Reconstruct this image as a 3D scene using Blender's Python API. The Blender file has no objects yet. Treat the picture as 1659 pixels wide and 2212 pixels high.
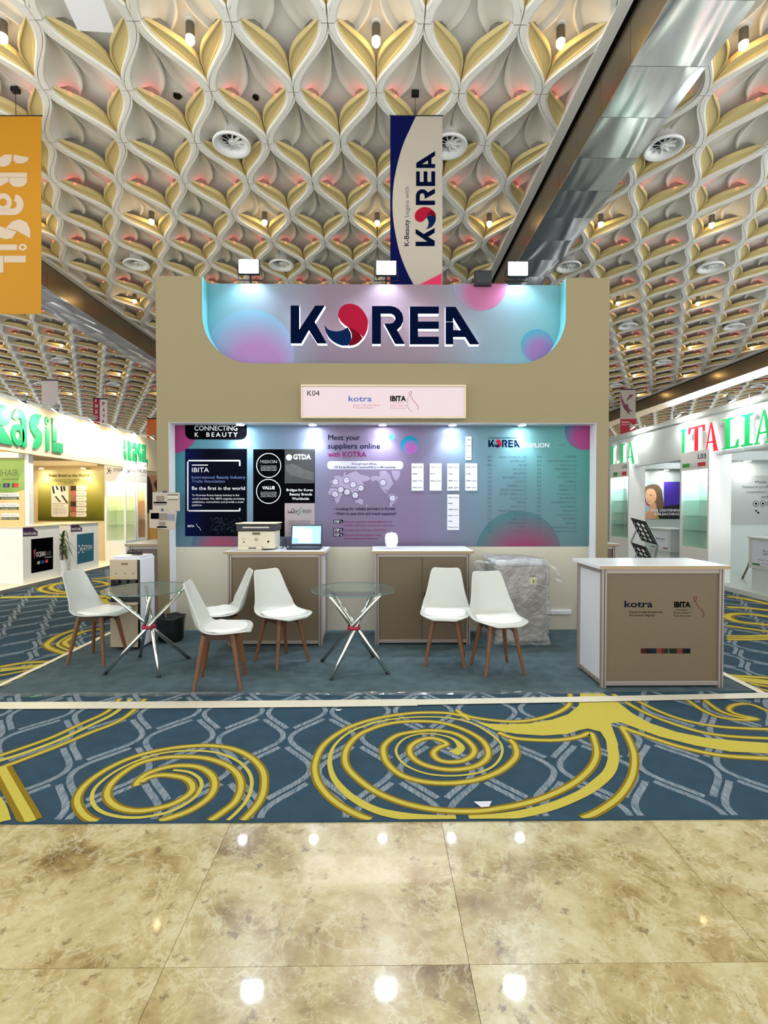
import bpy, bmesh, math, random
from mathutils import Vector, Matrix
random.seed(7)
PI = math.pi
S = bpy.context.scene
COL = S.collection

# ---------------------------------------------------------------- camera
F = 1068.0                       # focal length in pixels of the 1659 x 2212 frame
CAM = Vector((0, 0, 1.49))
YAW, PITCH = math.radians(0.6), math.radians(1.02)
cd = bpy.data.cameras.new('camera'); cam = bpy.data.objects.new('camera', cd); COL.objects.link(cam)
cam.location = CAM; cam.rotation_euler = (PI / 2 - PITCH, 0, -YAW)
cd.sensor_fit = 'VERTICAL'; cd.sensor_height = 24.0; cd.lens = F / 2212 * 24.0
cd.clip_start = 0.05; cd.clip_end = 300
S.camera = cam

# ---------------------------------------------------------------- world, exposure
W = bpy.data.worlds.new('hall_ambience'); S.world = W; W.use_nodes = True
bg = W.node_tree.nodes['Background']
bg.inputs['Color'].default_value = (0.97, 1.0, 1.03, 1); bg.inputs['Strength'].default_value = 1.0
S.view_settings.view_transform = 'Standard'; S.view_settings.look = 'None'
S.view_settings.gamma = 1.0; S.view_settings.use_curve_mapping = False
S.view_settings.exposure = 1.24
S.cycles.use_denoising = True
S.cycles.max_bounces = 7; S.cycles.diffuse_bounces = 4; S.cycles.glossy_bounces = 4
S.cycles.transparent_max_bounces = 12; S.cycles.caustics_reflective = False; S.cycles.caustics_refractive = False
S.cycles.sample_clamp_indirect = 6.0

# ---------------------------------------------------------------- pixel -> place
_f = Vector((math.sin(YAW) * math.cos(PITCH), math.cos(YAW) * math.cos(PITCH), -math.sin(PITCH)))
_r = Vector((math.cos(YAW), -math.sin(YAW), 0)); _u = _r.cross(_f)
def ray(px, py): return _f * F + _r * (px - 829.5) + _u * (1106 - py)
def at_y(px, py, Y): d = ray(px, py); return CAM + d * (Y / d.y)
def at_x(px, py, X): d = ray(px, py); return CAM + d * (X / d.x)
def at_z(px, py, Z): d = ray(px, py); return CAM + d * ((Z - CAM.z) / d.z)

# ---------------------------------------------------------------- materials
def lin(c):
    return tuple(((v / 255) / 12.92 if v / 255 <= 0.04045 else ((v / 255 + 0.055) / 1.055) ** 2.4) for v in c) + (1.0,)
MATS = {}
def M(name, rgb=(200, 200, 200), rough=0.6, metal=0.0, emit=0.0, ecol=None, bump=0.0, bscale=60.0, var=0.0, vscale=4.0, spec=0.4, trans=0.0):
    if name in MATS: return MATS[name]
    m = bpy.data.materials.new(name); m.use_nodes = True; nt = m.node_tree
    b = nt.nodes['Principled BSDF']
    b.inputs['Base Color'].default_value = lin(rgb); b.inputs['Roughness'].default_value = rough
    b.inputs['Metallic'].default_value = metal; b.inputs['Specular IOR Level'].default_value = spec
    if emit:
        b.inputs['Emission Color'].default_value = lin(ecol or rgb); b.inputs['Emission Strength'].default_value = emit
    if var or bump:
        tc = nt.nodes.new('ShaderNodeTexCoord')
    if var:
        n = nt.nodes.new('ShaderNodeTexNoise'); n.inputs['Scale'].default_value = vscale; n.inputs['Detail'].default_value = 5
        nt.links.new(tc.outputs['Object'], n.inputs['Vector'])
        mx = nt.nodes.new('ShaderNodeMix'); mx.data_type = 'RGBA'
        c = lin(rgb); mx.inputs[6].default_value = tuple(v * (1 - var) for v in c[:3]) + (1,)
        mx.inputs[7].default_value = tuple(min(1, v * (1 + var)) for v in c[:3]) + (1,)
        nt.links.new(n.outputs['Fac'], mx.inputs[0]); nt.links.new(mx.outputs[2], b.inputs['Base Color'])
    if bump:
        n2 = nt.nodes.new('ShaderNodeTexNoise'); n2.inputs['Scale'].default_value = bscale; n2.inputs['Detail'].default_value = 3
        nt.links.new(tc.outputs['Object'], n2.inputs['Vector'])
        bp = nt.nodes.new('ShaderNodeBump'); bp.inputs['Strength'].default_value = bump; bp.inputs['Distance'].default_value = 0.01
        nt.links.new(n2.outputs['Fac'], bp.inputs['Height']); nt.links.new(bp.outputs['Normal'], b.inputs['Normal'])
    MATS[name] = m
    return m
def ramp_mat(name, stops, axis, lo, hi, rough=0.5, radial=None, second=None):
    """print whose ink blends along an axis of the object (metres), or out from a centre"""
    m = bpy.data.materials.new(name); m.use_nodes = True; nt = m.node_tree; b = nt.nodes['Principled BSDF']
    b.inputs['Roughness'].default_value = rough; b.inputs['Specular IOR Level'].default_value = 0.02
    tc = nt.nodes.new('ShaderNodeTexCoord'); sp = nt.nodes.new('ShaderNodeSeparateXYZ')
    if radial:
        vm = nt.nodes.new('ShaderNodeVectorMath'); vm.operation = 'DISTANCE'; vm.inputs[1].default_value = radial
        nt.links.new(tc.outputs['Object'], vm.inputs[0]); src = vm.outputs['Value']
    else:
        nt.links.new(tc.outputs['Object'], sp.inputs[0]); src = sp.outputs[axis]
    mr = nt.nodes.new('ShaderNodeMapRange'); mr.inputs[1].default_value = lo; mr.inputs[2].default_value = hi
    nt.links.new(src, mr.inputs[0])
    cr = nt.nodes.new('ShaderNodeValToRGB'); nt.links.new(mr.outputs[0], cr.inputs[0])
    els = cr.color_ramp.elements
    while len(els) < len(stops): els.new(0.5)
    for e, (p, c) in zip(els, stops): e.position = p; e.color = lin(c)
    nt.links.new(cr.outputs['Color'], b.inputs['Base Color'])
    if second:
        (ax2, lo2, hi2, col2, amt) = second
        if radial: nt.links.new(tc.outputs['Object'], sp.inputs[0])
        mr2 = nt.nodes.new('ShaderNodeMapRange'); mr2.inputs[1].default_value = lo2; mr2.inputs[2].default_value = hi2; mr2.inputs[4].default_value = amt
        nt.links.new(sp.outputs[ax2], mr2.inputs[0])
        mx = nt.nodes.new('ShaderNodeMix'); mx.data_type = 'RGBA'; mx.inputs[7].default_value = lin(col2)
        nt.links.new(mr2.outputs[0], mx.inputs[0]); nt.links.new(cr.outputs['Color'], mx.inputs[6]); nt.links.new(mx.outputs[2], b.inputs['Base Color'])
    MATS[name] = m
    return m
def sheer_mat(name, rgb, fac, rough=0.1, fres=1.45, bump=0.0):
    """clear glass or film: see-through with a tint and a mirror-like sheen at grazing angles"""
    m = bpy.data.materials.new(name); m.use_nodes = True; nt = m.node_tree
    for n in list(nt.nodes):
        if n.type != 'OUTPUT_MATERIAL': nt.nodes.remove(n)
    out = nt.nodes['Material Output']
    tr = nt.nodes.new('ShaderNodeBsdfTransparent'); tr.inputs[0].default_value = lin(rgb)
    gl = nt.nodes.new('ShaderNodeBsdfGlossy'); gl.inputs['Roughness'].default_value = rough
    df = nt.nodes.new('ShaderNodeBsdfDiffuse'); df.inputs[0].default_value = (0.85, 0.87, 0.87, 1)
    if bump:
        tc = nt.nodes.new('ShaderNodeTexCoord'); nz = nt.nodes.new('ShaderNodeTexNoise'); nz.inputs['Scale'].default_value = 9; nz.inputs['Detail'].default_value = 5; nz.inputs['Distortion'].default_value = 1.2
        bp = nt.nodes.new('ShaderNodeBump'); bp.inputs['Strength'].default_value = bump; bp.inputs['Distance'].default_value = 0.05
        nt.links.new(tc.outputs['Object'], nz.inputs['Vector']); nt.links.new(nz.outputs['Fac'], bp.inputs['Height']); nt.links.new(bp.outputs[0], gl.inputs['Normal']); nt.links.new(bp.outputs[0], df.inputs['Normal'])
    m1 = nt.nodes.new('ShaderNodeMixShader'); m1.inputs[0].default_value = fac
    nt.links.new(tr.outputs[0], m1.inputs[1]); nt.links.new(df.outputs[0], m1.inputs[2])
    m2 = nt.nodes.new('ShaderNodeMixShader'); lw = nt.nodes.new('ShaderNodeLayerWeight'); lw.inputs[0].default_value = 0.5
    pw = nt.nodes.new('ShaderNodeMath'); pw.operation = 'POWER'; pw.inputs[1].default_value = 4.5; nt.links.new(lw.outputs['Facing'], pw.inputs[0])
    ma = nt.nodes.new('ShaderNodeMath'); ma.operation = 'MULTIPLY_ADD'; ma.inputs[1].default_value = 0.55 * (fres - 1) / 0.45; ma.inputs[2].default_value = ((fres - 1) / (fres + 1)) ** 2; nt.links.new(pw.outputs[0], ma.inputs[0])
    nt.links.new(ma.outputs[0], m2.inputs[0]); nt.links.new(m1.outputs[0], m2.inputs[1]); nt.links.new(gl.outputs[0], m2.inputs[2])
    nt.links.new(m2.outputs[0], out.inputs[0])
    MATS[name] = m
    return m

# ---------------------------------------------------------------- mesh builder
class MB:
    def __init__(s): s.v = []; s.f = []; s.mi = []; s.cur = 0
    def add(s, vs, fs):
        o = len(s.v); s.v += [tuple(p) for p in vs]
        for f in fs: s.f.append(tuple(i + o for i in f)); s.mi.append(s.cur)
        return s
    def box(s, x0, x1, y0, y1, z0, z1):
        vs = [(x, y, z) for z in (z0, z1) for y in (y0, y1) for x in (x0, x1)]
        return s.add(vs, [(0, 2, 3, 1), (4, 5, 7, 6), (0, 1, 5, 4), (2, 6, 7, 3), (0, 4, 6, 2), (1, 3, 7, 5)])
    def quad(s, a, b, c, d): return s.add([a, b, c, d], [(0, 1, 2, 3)])
    def prism(s, poly, o, ux, uy, depth):
        """2D polygon (counter-clockwise in ux,uy) pushed along -(ux x uy)*depth; front face at o"""
        o = Vector(o); ux = Vector(ux); uy = Vector(uy); n = ux.cross(uy).normalized(); k = len(poly)
        fr = [o + ux * p[0] + uy * p[1] for p in poly]
        if depth == 0: return s.add(fr, [tuple(range(k))])
        bk = [p - n * depth for p in fr]
        return s.add(fr + bk, [tuple(range(k)), tuple(range(2 * k - 1, k - 1, -1))] + [(i, i + k, (i + 1) % k + k, (i + 1) % k) for i in range(k)])
    def tube(s, pts, r, n=8, cap=True):
        pts = [Vector(p) for p in pts]; rs = r if isinstance(r, (list, tuple)) else [r] * len(pts)
        base = len(s.v); up = None; vs = []
        for i, p in enumerate(pts):
            t = (pts[min(i + 1, len(pts) - 1)] - pts[max(i - 1, 0)]).normalized()
            if up is None: up = Vector((0, 0, 1)) if abs(t.z) < 0.9 else Vector((1, 0, 0))
            a = t.cross(up).normalized(); b = a.cross(t).normalized(); up = b
            for j in range(n):
                q = 2 * PI * j / n; vs.append(p + (a * math.cos(q) + b * math.sin(q)) * rs[i])
        fs = []
        for i in range(len(pts) - 1):
            for j in range(n):
                fs.append((i * n + j, i * n + (j + 1) % n, (i + 1) * n + (j + 1) % n, (i + 1) * n + j))
        if cap: fs += [tuple(range(n - 1, -1, -1)), tuple(range((len(pts) - 1) * n, len(pts) * n))]
        return s.add(vs, fs)
    def lathe(s, prof, o, axis=(0, 0, 1), n=24):
        """profile of (radius, height) turned about an axis through o"""
        ax = Vector(axis).normalized(); a = ax.orthogonal().normalized(); b = ax.cross(a); o = Vector(o); vs = []; fs = []
        for (r, h) in prof:
            for j in range(n):
                q = 2 * PI * j / n; vs.append(o + ax * h + (a * math.cos(q) + b * math.sin(q)) * max(r, 1e-5))
        for i in range(len(prof) - 1):
            for j in range(n): fs.append((i * n + j, i * n + (j + 1) % n, (i + 1) * n + (j + 1) % n, (i + 1) * n + j))
        return s.add(vs, fs)
    def ribbon(s, pts, w, z):
        """flat band along a ground polyline; w a number or a list"""
        n = len(pts); vs = []
        for i in range(n):
            a = pts[max(i - 1, 0)]; b = pts[min(i + 1, n - 1)]
            dx, dy = b[0] - a[0], b[1] - a[1]; l = math.hypot(dx, dy) or 1
            h = (w[i] if isinstance(w, list) else w) / 2
            vs += [(pts[i][0] - dy / l * h, pts[i][1] + dx / l * h, z), (pts[i][0] + dy / l * h, pts[i][1] - dx / l * h, z)]
        return s.add(vs, [(2 * i + 1, 2 * i + 3, 2 * i + 2, 2 * i) for i in range(n - 1)])
    def build(s, name, mat, parent=None, bevel=0.0, smooth=False, local=False, seg=2, origin=None):
        me = bpy.data.meshes.new(name); off = Vector((0, 0, 0))
        if parent is not None and not local:
            p = parent
            while p is not None: off += p.location; p = p.parent
        elif parent is None and not local:
            xs, ys, zs = zip(*s.v); off = Vector(((min(xs) + max(xs)) / 2, (min(ys) + max(ys)) / 2, min(zs))) if origin is None else Vector(origin)
        me.from_pydata([(x - off.x, y - off.y, z - off.z) for x, y, z in s.v], [], s.f)
        mats = mat if isinstance(mat, (list, tuple)) else [mat]
        for m in mats: me.materials.append(m)
        if len(mats) > 1: me.polygons.foreach_set('material_index', s.mi)
        if smooth: me.polygons.foreach_set('use_smooth', [True] * len(me.polygons))
        me.update()
        o = bpy.data.objects.new(name, me); COL.objects.link(o)
        if parent is not None: o.parent = parent
        elif not local: o.location = off
        if bevel:
            b = o.modifiers.new('bevel', 'BEVEL'); b.width = bevel; b.segments = seg; b.limit_method = 'ANGLE'; b.angle_limit = 0.6
        return o
def tag(o, label=None, cat=None, group=None, kind=None):
    if label: o['label'] = label
    if cat: o['category'] = cat
    if group: o['group'] = group
    if kind: o['kind'] = kind
    return o
def thing(name, loc, label=None, cat=None, group=None, kind=None, rz=0):
    o = bpy.data.objects.new(name, None); COL.objects.link(o); o.empty_display_size = 0.1
    o.location = loc; o.rotation_euler = (0, 0, rz)
    return tag(o, label, cat, group, kind)
def copy_tree(o, parent=None):
    c = o.copy(); COL.objects.link(c); c.parent = parent
    for ch in list(o.children): copy_tree(ch, c)
    return c
def light(name, kind, loc, energy, rgb=(255, 255, 255), parent=None, aim=None, size=0.05, angle=60, blend=0.5):
    l = bpy.data.lights.new(name, kind); l.energy = energy; l.color = lin(rgb)[:3]
    if kind in ('POINT', 'SPOT'): l.shadow_soft_size = size
    if kind == 'SPOT': l.spot_size = math.radians(angle); l.spot_blend = blend
    o = bpy.data.objects.new(name, l); COL.objects.link(o)
    off = Vector((0, 0, 0)); p = parent
    while p is not None: off += p.location; p = p.parent
    o.location = Vector(loc) - off
    if aim is not None: o.rotation_euler = (Vector(aim) - Vector(loc)).to_track_quat('-Z', 'Y').to_euler()
    if parent is not None: o.parent = parent
    return o

# ---------------------------------------------------------------- lettering and print
X_ = Vector((1, 0, 0)); Y_ = Vector((0, 1, 0)); Z_ = Vector((0, 0, 1))
def glyphs(s, bold=0.0, shear=0.0, res=2, space=1.0):
    thick = bold if 'M' in s else 0.0
    if thick: bold = 0.0                      # that letter's outline cannot be fattened; it is doubled instead
    c = bpy.data.curves.new('t', 'FONT'); c.body = s; c.resolution_u = res; c.offset = bold; c.shear = shear; c.space_character = space
    o = bpy.data.objects.new('t', c); me = bpy.data.meshes.new_from_object(o)
    v = [tuple(p.co) for p in me.vertices]; f = [tuple(p.vertices) for p in me.polygons]
    bpy.data.objects.remove(o); bpy.data.curves.remove(c); bpy.data.meshes.remove(me)
    if thick > 0:
        n = len(v); v, f = [(x + dx, y, z) for dx in (-thick, thick) for x, y, z in v], f + [tuple(i + n for i in q) for q in f]
    return v, f
class Face:
    """a printed face: a plane seen in the photograph; pixels on it turn into places on it"""
    def __init__(s, axis, val, lift=0.002):
        s.axis, s.val = axis, val
        if axis == 'y': s.ux, s.n = X_, Vector((0, -1, 0))          # faces the camera
        elif axis == '+x': s.ux, s.n = Y_, Vector((1, 0, 0))        # left-hand stalls, faces the aisle
        else: s.ux, s.n = -Y_, Vector((-1, 0, 0))                   # right-hand stalls
        s.lift = lift
    def p(s, px, py, k=1):
        q = at_y(px, py, s.val) if s.axis == 'y' else at_x(px, py, s.val)
        return q + s.n * (s.lift * k)
    def poly(s, mb, pts, k=1, thick=0.0):
        fr = [s.p(x, y, k) for x, y in pts]; n = len(fr)
        # counter-clockwise as seen from the front
        a = sum((pts[i][0] * pts[(i + 1) % n][1] - pts[(i + 1) % n][0] * pts[i][1]) for i in range(n))
        if a > 0: fr = fr[::-1]
        if thick:
            bk = [q - s.n * thick for q in fr]
            return mb.add(fr + bk, [tuple(range(n)), tuple(range(2 * n - 1, n - 1, -1))] + [(i, i + n, (i + 1) % n + n, (i + 1) % n) for i in range(n)])
        return mb.add(fr, [tuple(range(n))])
    def rect(s, mb, x0, y0, x1, y1, k=1, thick=0.0): return s.poly(mb, [(x0, y0), (x1, y0), (x1, y1), (x0, y1)], k, thick)
    def rrect(s, mb, x0, y0, x1, y1, r, k=1, corners=(1, 1, 1, 1), thick=0.0):
        pts = []
        for (cx, cy, a0, on) in ((x0 + r, y0 + r, 180, corners[0]), (x1 - r, y0 + r, 270, corners[1]), (x1 - r, y1 - r, 0, corners[2]), (x0 + r, y1 - r, 90, corners[3])):
            if on: pts += [(cx + r * math.cos(math.radians(a0 + t)), cy + r * math.sin(math.radians(a0 + t))) for t in (0, 22, 45, 68, 90)]
            else: pts.append((x0 if cx < (x0 + x1) / 2 else x1, y0 if cy < (y0 + y1) / 2 else y1))
        return s.poly(mb, pts, k, thick)
    def disc(s, mb, cx, cy, r, k=1, n=28, clip=None, thick=0.0):
        pts = [(cx + r * math.cos(2 * PI * i / n), cy + r * math.sin(2 * PI * i / n)) for i in range(n)]
        if clip: pts = clip_poly(pts, clip)
        return s.poly(mb, pts, k, thick)
    def ring(s, mb, cx, cy, r, w, k=1, n=32):
        o = [s.p(cx + r * math.cos(2 * PI * i / n), cy - r * math.sin(2 * PI * i / n), k) for i in range(n)]
        q = [s.p(cx + (r - w) * math.cos(2 * PI * i / n), cy - (r - w) * math.sin(2 * PI * i / n), k) for i in range(n)]
        return mb.add(o + q, [(i, (i + 1) % n, n + (i + 1) % n, n + i) for i in range(n)])
    def stroke(s, mb, pts, w, k=1):
        for (a, b) in zip(pts[:-1], pts[1:]):
            dx, dy = b[0] - a[0], b[1] - a[1]; l = math.hypot(dx, dy) or 1; nx, ny = -dy / l * w / 2, dx / l * w / 2
            s.poly(mb, [(a[0] + nx, a[1] + ny), (b[0] + nx, b[1] + ny), (b[0] - nx, b[1] - ny), (a[0] - nx, a[1] - ny)], k)
    def text(s, mb, txt, x0, yb, x1, cap, k=2, bold=0.0, res=2, y1=None, shear=0.0, space=1.0, thick=0.0, up=None):
        """lettering from pixel x0 to x1 on baseline yb (y1 at its end), capitals cap pixels tall"""
        v, f = glyphs(txt, bold, shear, res, space)
        if not v: return mb
        xa, xb = min(p[0] for p in v), max(p[0] for p in v)
        y1 = yb if y1 is None else y1
        vs = []
        for (x, y, _) in v:
            t = (x - xa) / ((xb - xa) or 1)
            vs.append(s.p(x0 + (x1 - x0) * t, yb + (y1 - yb) * t - y / 0.7 * cap, k))
        if thick:
            n = len(vs); edges = {}
            for q in f:
                for i in range(len(q)):
                    e = (q[i], q[(i + 1) % len(q)]); edges[e] = edges.get(e, 0) + 1
            side = [(a + n, b + n, b, a) for (a, b) in edges if (b, a) not in edges]
            return mb.add(vs + [q - s.n * thick for q in vs], list(f) + side)
        return mb.add(vs, f)
def clip_poly(pts, box):
    x0, y0, x1, y1 = box
    for (ax, val, sgn) in ((0, x0, 1), (0, x1, -1), (1, y0, 1), (1, y1, -1)):
        out = []
        for i in range(len(pts)):
            a, b = pts[i - 1], pts[i]; ia = (a[ax] - val) * sgn >= 0; ib = (b[ax] - val) * sgn >= 0
            if ia != ib:
                t = (val - a[ax]) / (b[ax] - a[ax]); out.append((a[0] + (b[0] - a[0]) * t, a[1] + (b[1] - a[1]) * t))
            if ib: out.append(b)
        pts = out
    return pts
def smooth_line(pts, n=5):
    """Catmull-Rom through the points"""
    out = []
    for i in range(len(pts) - 1):
        p0, p1, p2, p3 = pts[max(i - 1, 0)], pts[i], pts[i + 1], pts[min(i + 2, len(pts) - 1)]
        for j in range(n):
            t = j / n
            out.append(tuple(0.5 * ((2 * b) + (-a + c) * t + (2 * a - 5 * b + 4 * c - d) * t * t + (-a + 3 * b - 3 * c + d) * t ** 3) for a, b, c, d in zip(p0, p1, p2, p3)))
    out.append(tuple(pts[-1]))
    return out
# ================================================================ the hall
HC = 5.5                                    # coffer ribs above the eye
ZR = CAM.z + HC                             # height of the ribs' undersides
CW = 0.2013 * HC; CP = CW * 0.866           # coffer width, row pitch
SD = 0.215                                  # depth of the coffers, in coffer widths
CX0, CY0 = -0.0057 * HC, 1.049 * HC
m_rib = M('white_plaster_rib', (243, 240, 230), 0.6)
m_tan = M('tan_leaf_panel', (218, 198, 138), 0.55)
m_pale = M('pale_leaf_panel', (238, 234, 224), 0.6)
m_slab = M('ceiling_white', (240, 238, 232), 0.7)
m_red = M('red_cove_light', (240, 70, 55), 0.6, emit=2.0, ecol=(255, 84, 66))

ceiling = thing('ceiling', (0, 20, ZR + SD * CW), kind='structure')
MB().box(-26, 26, -8, 45, ZR + SD * CW, ZR + SD * CW + 0.15).build('slab', m_slab, ceiling)

P = 0.866
def half_b(v): return 0.25 * (1 + math.cos(PI * v / P))
def rim_r(v): return 0.030 + 0.070 * math.cos(PI * v / (2 * P)) ** 4
def inset(v, k):
    """right-hand half outline of a coffer, k of the way from tile edge (0) to opening (1)"""
    b = half_b(v); d = -0.25 * PI / P * math.sin(PI * v / P); n = math.hypot(d, 1); r = rim_r(v) * k
    return (b - r / n, v + r * d / n)
def opening(k=1.0, n=200):
    return [q for q in (inset(-P + 2 * P * i / n, k) for i in range(n + 1)) if q[0] > 0.006]
def resample(pts, n):
    L = [0]
    for a, b in zip(pts[:-1], pts[1:]): L.append(L[-1] + math.hypot(b[0] - a[0], b[1] - a[1]))
    out = []; j = 0
    for i in range(n):
        t = L[-1] * i / (n - 1)
        while j < len(L) - 2 and L[j + 1] < t: j += 1
        u = (t - L[j]) / ((L[j + 1] - L[j]) or 1)
        out.append(tuple(a + (b - a) * u for a, b in zip(pts[j], pts[j + 1])))
    return out
OPEN = opening()
VT = max(p[1] for p in OPEN)                # far tip of the opening
def coffer_parts(nr, nl, fine=True):
    """lists of (verts, faces) in coffer units (u right, v away from the camera, h up)"""
    parts = {}
    rv, rf = [], []
    prof = [(0.0, 0.03), (0.06, 0.0), (0.72, 0.0), (0.74, 0.022), (1.0, 0.022), (1.0, 0.08)] if fine else [(0.0, 0.0), (0.8, 0.0), (1.0, 0.03), (1.0, 0.08)]
    m = len(prof)
    for sd in (1, -1):
        for (va, vb) in ((-P, -0.004), (0.004, P)):
            o = len(rv)
            for i in range(nr + 1):
                v = va + (vb - va) * i / nr
                for (k, h) in prof:
                    q = inset(v, k); rv.append((sd * max(q[0], 0.002), q[1], h))
            for i in range(nr):
                for j in range(m - 1):
                    a = o + i * m + j; q = (a, a + 1, a + m + 1, a + m); rf.append(q if sd > 0 else q[::-1])
    parts['rib'] = (rv, rf)
    out_far = [p for p in OPEN if p[1] >= 0.0]; out_near = [p for p in OPEN if p[1] <= 0.06]
    in_far = smooth_line([(0.392, 0.01), (0.206, 0.188), (0.088, 0.313), (0.018, 0.454), (0.010, 0.50), (0.008, VT - 0.01)], 6)
    in_near = smooth_line([(0.008, -VT + 0.01), (0.012, -0.35), (0.028, -0.14), (0.055, 0.03), (0.11, 0.145), (0.206, 0.265)], 6)
    hin_near = [0.05, 0.12, 0.165, 0.18, 0.185, 0.185]
    ks = [(0, .03), (.10, .03), (.13, .052), (.86, .058), (.885, .034), (1, .034), (1, .10)] if fine else [(0, .03), (.5, .05), (1, .034), (1, .10)]
    O = resample(out_far, nl); I = resample(in_far, nl); v0 = []
    for i in range(nl):
        e = max(0.0, math.sin(PI * i / (nl - 1))) ** 0.5
        for (k, h) in ks: v0.append((O[i][0] + (I[i][0] - O[i][0]) * k, O[i][1] + (I[i][1] - O[i][1]) * k, 0.03 + (h - 0.03) * (0.35 + 0.65 * e)))
    mk = len(ks); f0 = [(i * mk + j, i * mk + j + 1, (i + 1) * mk + j + 1, (i + 1) * mk + j) for i in range(nl - 1) for j in range(mk - 1)]
    parts['far'] = (v0, f0)
    O = resample(out_near, nl); I = resample(in_near, nl); v1 = []
    kn = [(0, 0), (.2, .03), (.5, .06), (.8, .035), (.9, .0), (.91, -.03), (1, -.03), (1, .02)] if fine else [(0, 0), (.5, .05), (.9, -.02), (1, -.02)]
    for i in range(nl):
        t = i / (nl - 1) * 5; j = min(int(t), 4); hi = hin_near[j] + (hin_near[j + 1] - hin_near[j]) * (t - j)
        for (k, h) in kn: v1.append((O[i][0] + (I[i][0] - O[i][0]) * k, O[i][1] + (I[i][1] - O[i][1]) * k, 0.05 + (hi - 0.05) * k ** 0.8 + h))
    mk = len(kn); f1 = [(i * mk + j, i * mk + j + 1, (i + 1) * mk + j + 1, (i + 1) * mk + j) for i in range(nl - 1) for j in range(mk - 1)]
    parts['near'] = (v1, f1)
    bx = MB().box(0.25, 0.33, 0.12, 0.16, 0.064, 0.08); parts['red'] = (bx.v, bx.f)
    return parts
def mirror(p): return ([(-a, b, c) for a, b, c in p[0]], [f[::-1] for f in p[1]])
def clip_mesh(me, lo, hi):
    bm = bmesh.new(); bm.from_mesh(me)
    for (co, no) in ((lo, (-1, 0, 0)), (hi, (1, 0, 0))):
        if co is not None: bmesh.ops.bisect_plane(bm, geom=bm.verts[:] + bm.edges[:] + bm.faces[:], plane_co=(co, 0, 0), plane_no=no, clear_outer=True)
    n = len(bm.faces); bm.to_mesh(me); bm.free(); return n
FINE = coffer_parts(16, 14, True); COARSE = coffer_parts(6, 6, False)
# bays between the metal bulkheads, in units of HC
BAYS = [(-3.45, -1.56), (-1.384, 0.506), (0.672, 2.53), (2.70, 4.6)]
cells = []
for j in range(-3, 44):
    y = CY0 + j * CP
    if y < 3.2 or y > 44: continue
    for i in range(-30, 31):
        x = CX0 + (i + 0.5 * (j % 2)) * CW
        if abs(x) > 0.86 * y + 1.5: continue
        for (b0, b1) in BAYS:
            lo, hi = b0 * HC + 0.14, b1 * HC - 0.14
            if x + CW / 2 < lo or x - CW / 2 > hi: continue
            cells.append((x, y, lo - x if x - CW / 2 < lo else None, hi - x if x + CW / 2 > hi else None, j))
# those that show largest in the photograph get their own objects
def seen(c):
    d = Vector((c[0], c[1], ZR)) - CAM; px = 829.5 + F * d.dot(_r) / d.dot(_f); py = 1106 - F * d.dot(_u) / d.dot(_f)
    return -120 < px < 1780 and -110 < py < 950 and not (345 < px < 1310 and py > 640)
ranked = sorted([c for c in cells if seen(c)], key=lambda c: c[1] ** 2 + 0.3 * c[0] ** 2)
single = set(ranked[:290])
MESH = {}
def part_mesh(key, geo, mat, lo, hi, flip):
    k = (key, None if lo is None else round(lo, 3), None if hi is None else round(hi, 3), flip)
    if k not in MESH:
        me = bpy.data.meshes.new(key); s = -1 if flip else 1
        me.from_pydata([(u * CW, v * CW * s, h * CW) for u, v, h in geo[0]], [], [f[::-1] if flip else f for f in geo[1]]); me.materials.append(mat)
        if lo is not None or hi is not None:
            if not clip_mesh(me, lo, hi): me = None
        if me is not None and key != 'red_light_strip': me.polygons.foreach_set('use_smooth', [key.startswith('pale') for _ in me.polygons])
        MESH[k] = me
    return MESH[k]
FLIP_Y = 900.0
bulk_v = MB()
for c in cells:
    x, y, lo, hi, j = c; flip = y > FLIP_Y
    if c in single:
        me = part_mesh('coffer', FINE['rib'], m_rib, lo, hi, flip)
        if me is None: continue
        o = bpy.data.objects.new('coffer', me); COL.objects.link(o); o.parent = ceiling
        o.location = Vector((x, y, ZR)) - ceiling.location
        items = [('tan_leaf', FINE['far'], m_tan), ('pale_leaf', FINE['near'], m_pale)]
        if j % 2: items.append(('red_light_strip', FINE['red'], m_red))
        for (nm, g, mt) in items:
            for sd in (1, -1):
                me = part_mesh(nm + ('' if sd > 0 else '_mirrored'), g if sd > 0 else mirror(g), mt, lo, hi, flip)
                if me is None: continue
                q = bpy.data.objects.new(nm, me); COL.objects.link(q); q.parent = o
    else:
        near = y < 3.0 * HC
        G = COARSE; s = -1 if flip else 1
        for mi, key in enumerate(('rib', 'far', 'near', 'red')):
            if key == 'red' and not (j % 2): continue
            for g in ((G[key],) if key == 'rib' else (G[key], mirror(G[key]))):
                if lo is not None or hi is not None:
                    g = ([(min(max(u, lo / CW if lo is not None else -9), hi / CW if hi is not None else 9), v, h) for u, v, h in g[0]], g[1])
                bulk_v.cur = mi
                bulk_v.add([(x + u * CW, y + v * CW * s, ZR + h * CW) for u, v, h in g[0]], [f[::-1] if flip else f for f in g[1]])
o = bulk_v.build('distant_coffers', [m_rib, m_tan, m_pale, m_red], ceiling); o['kind'] = 'stuff'
# plain border strips of each bay
for (b0, b1) in BAYS:
    for e, sg in ((b0, 1), (b1, -1)):
        xa = e * HC; q = MB().box(min(xa, xa + sg * 0.15), max(xa, xa + sg * 0.15), 2.2, 45, ZR - 0.01, ZR + SD * CW)
        q.build('border_strip', m_rib, ceiling)

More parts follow.
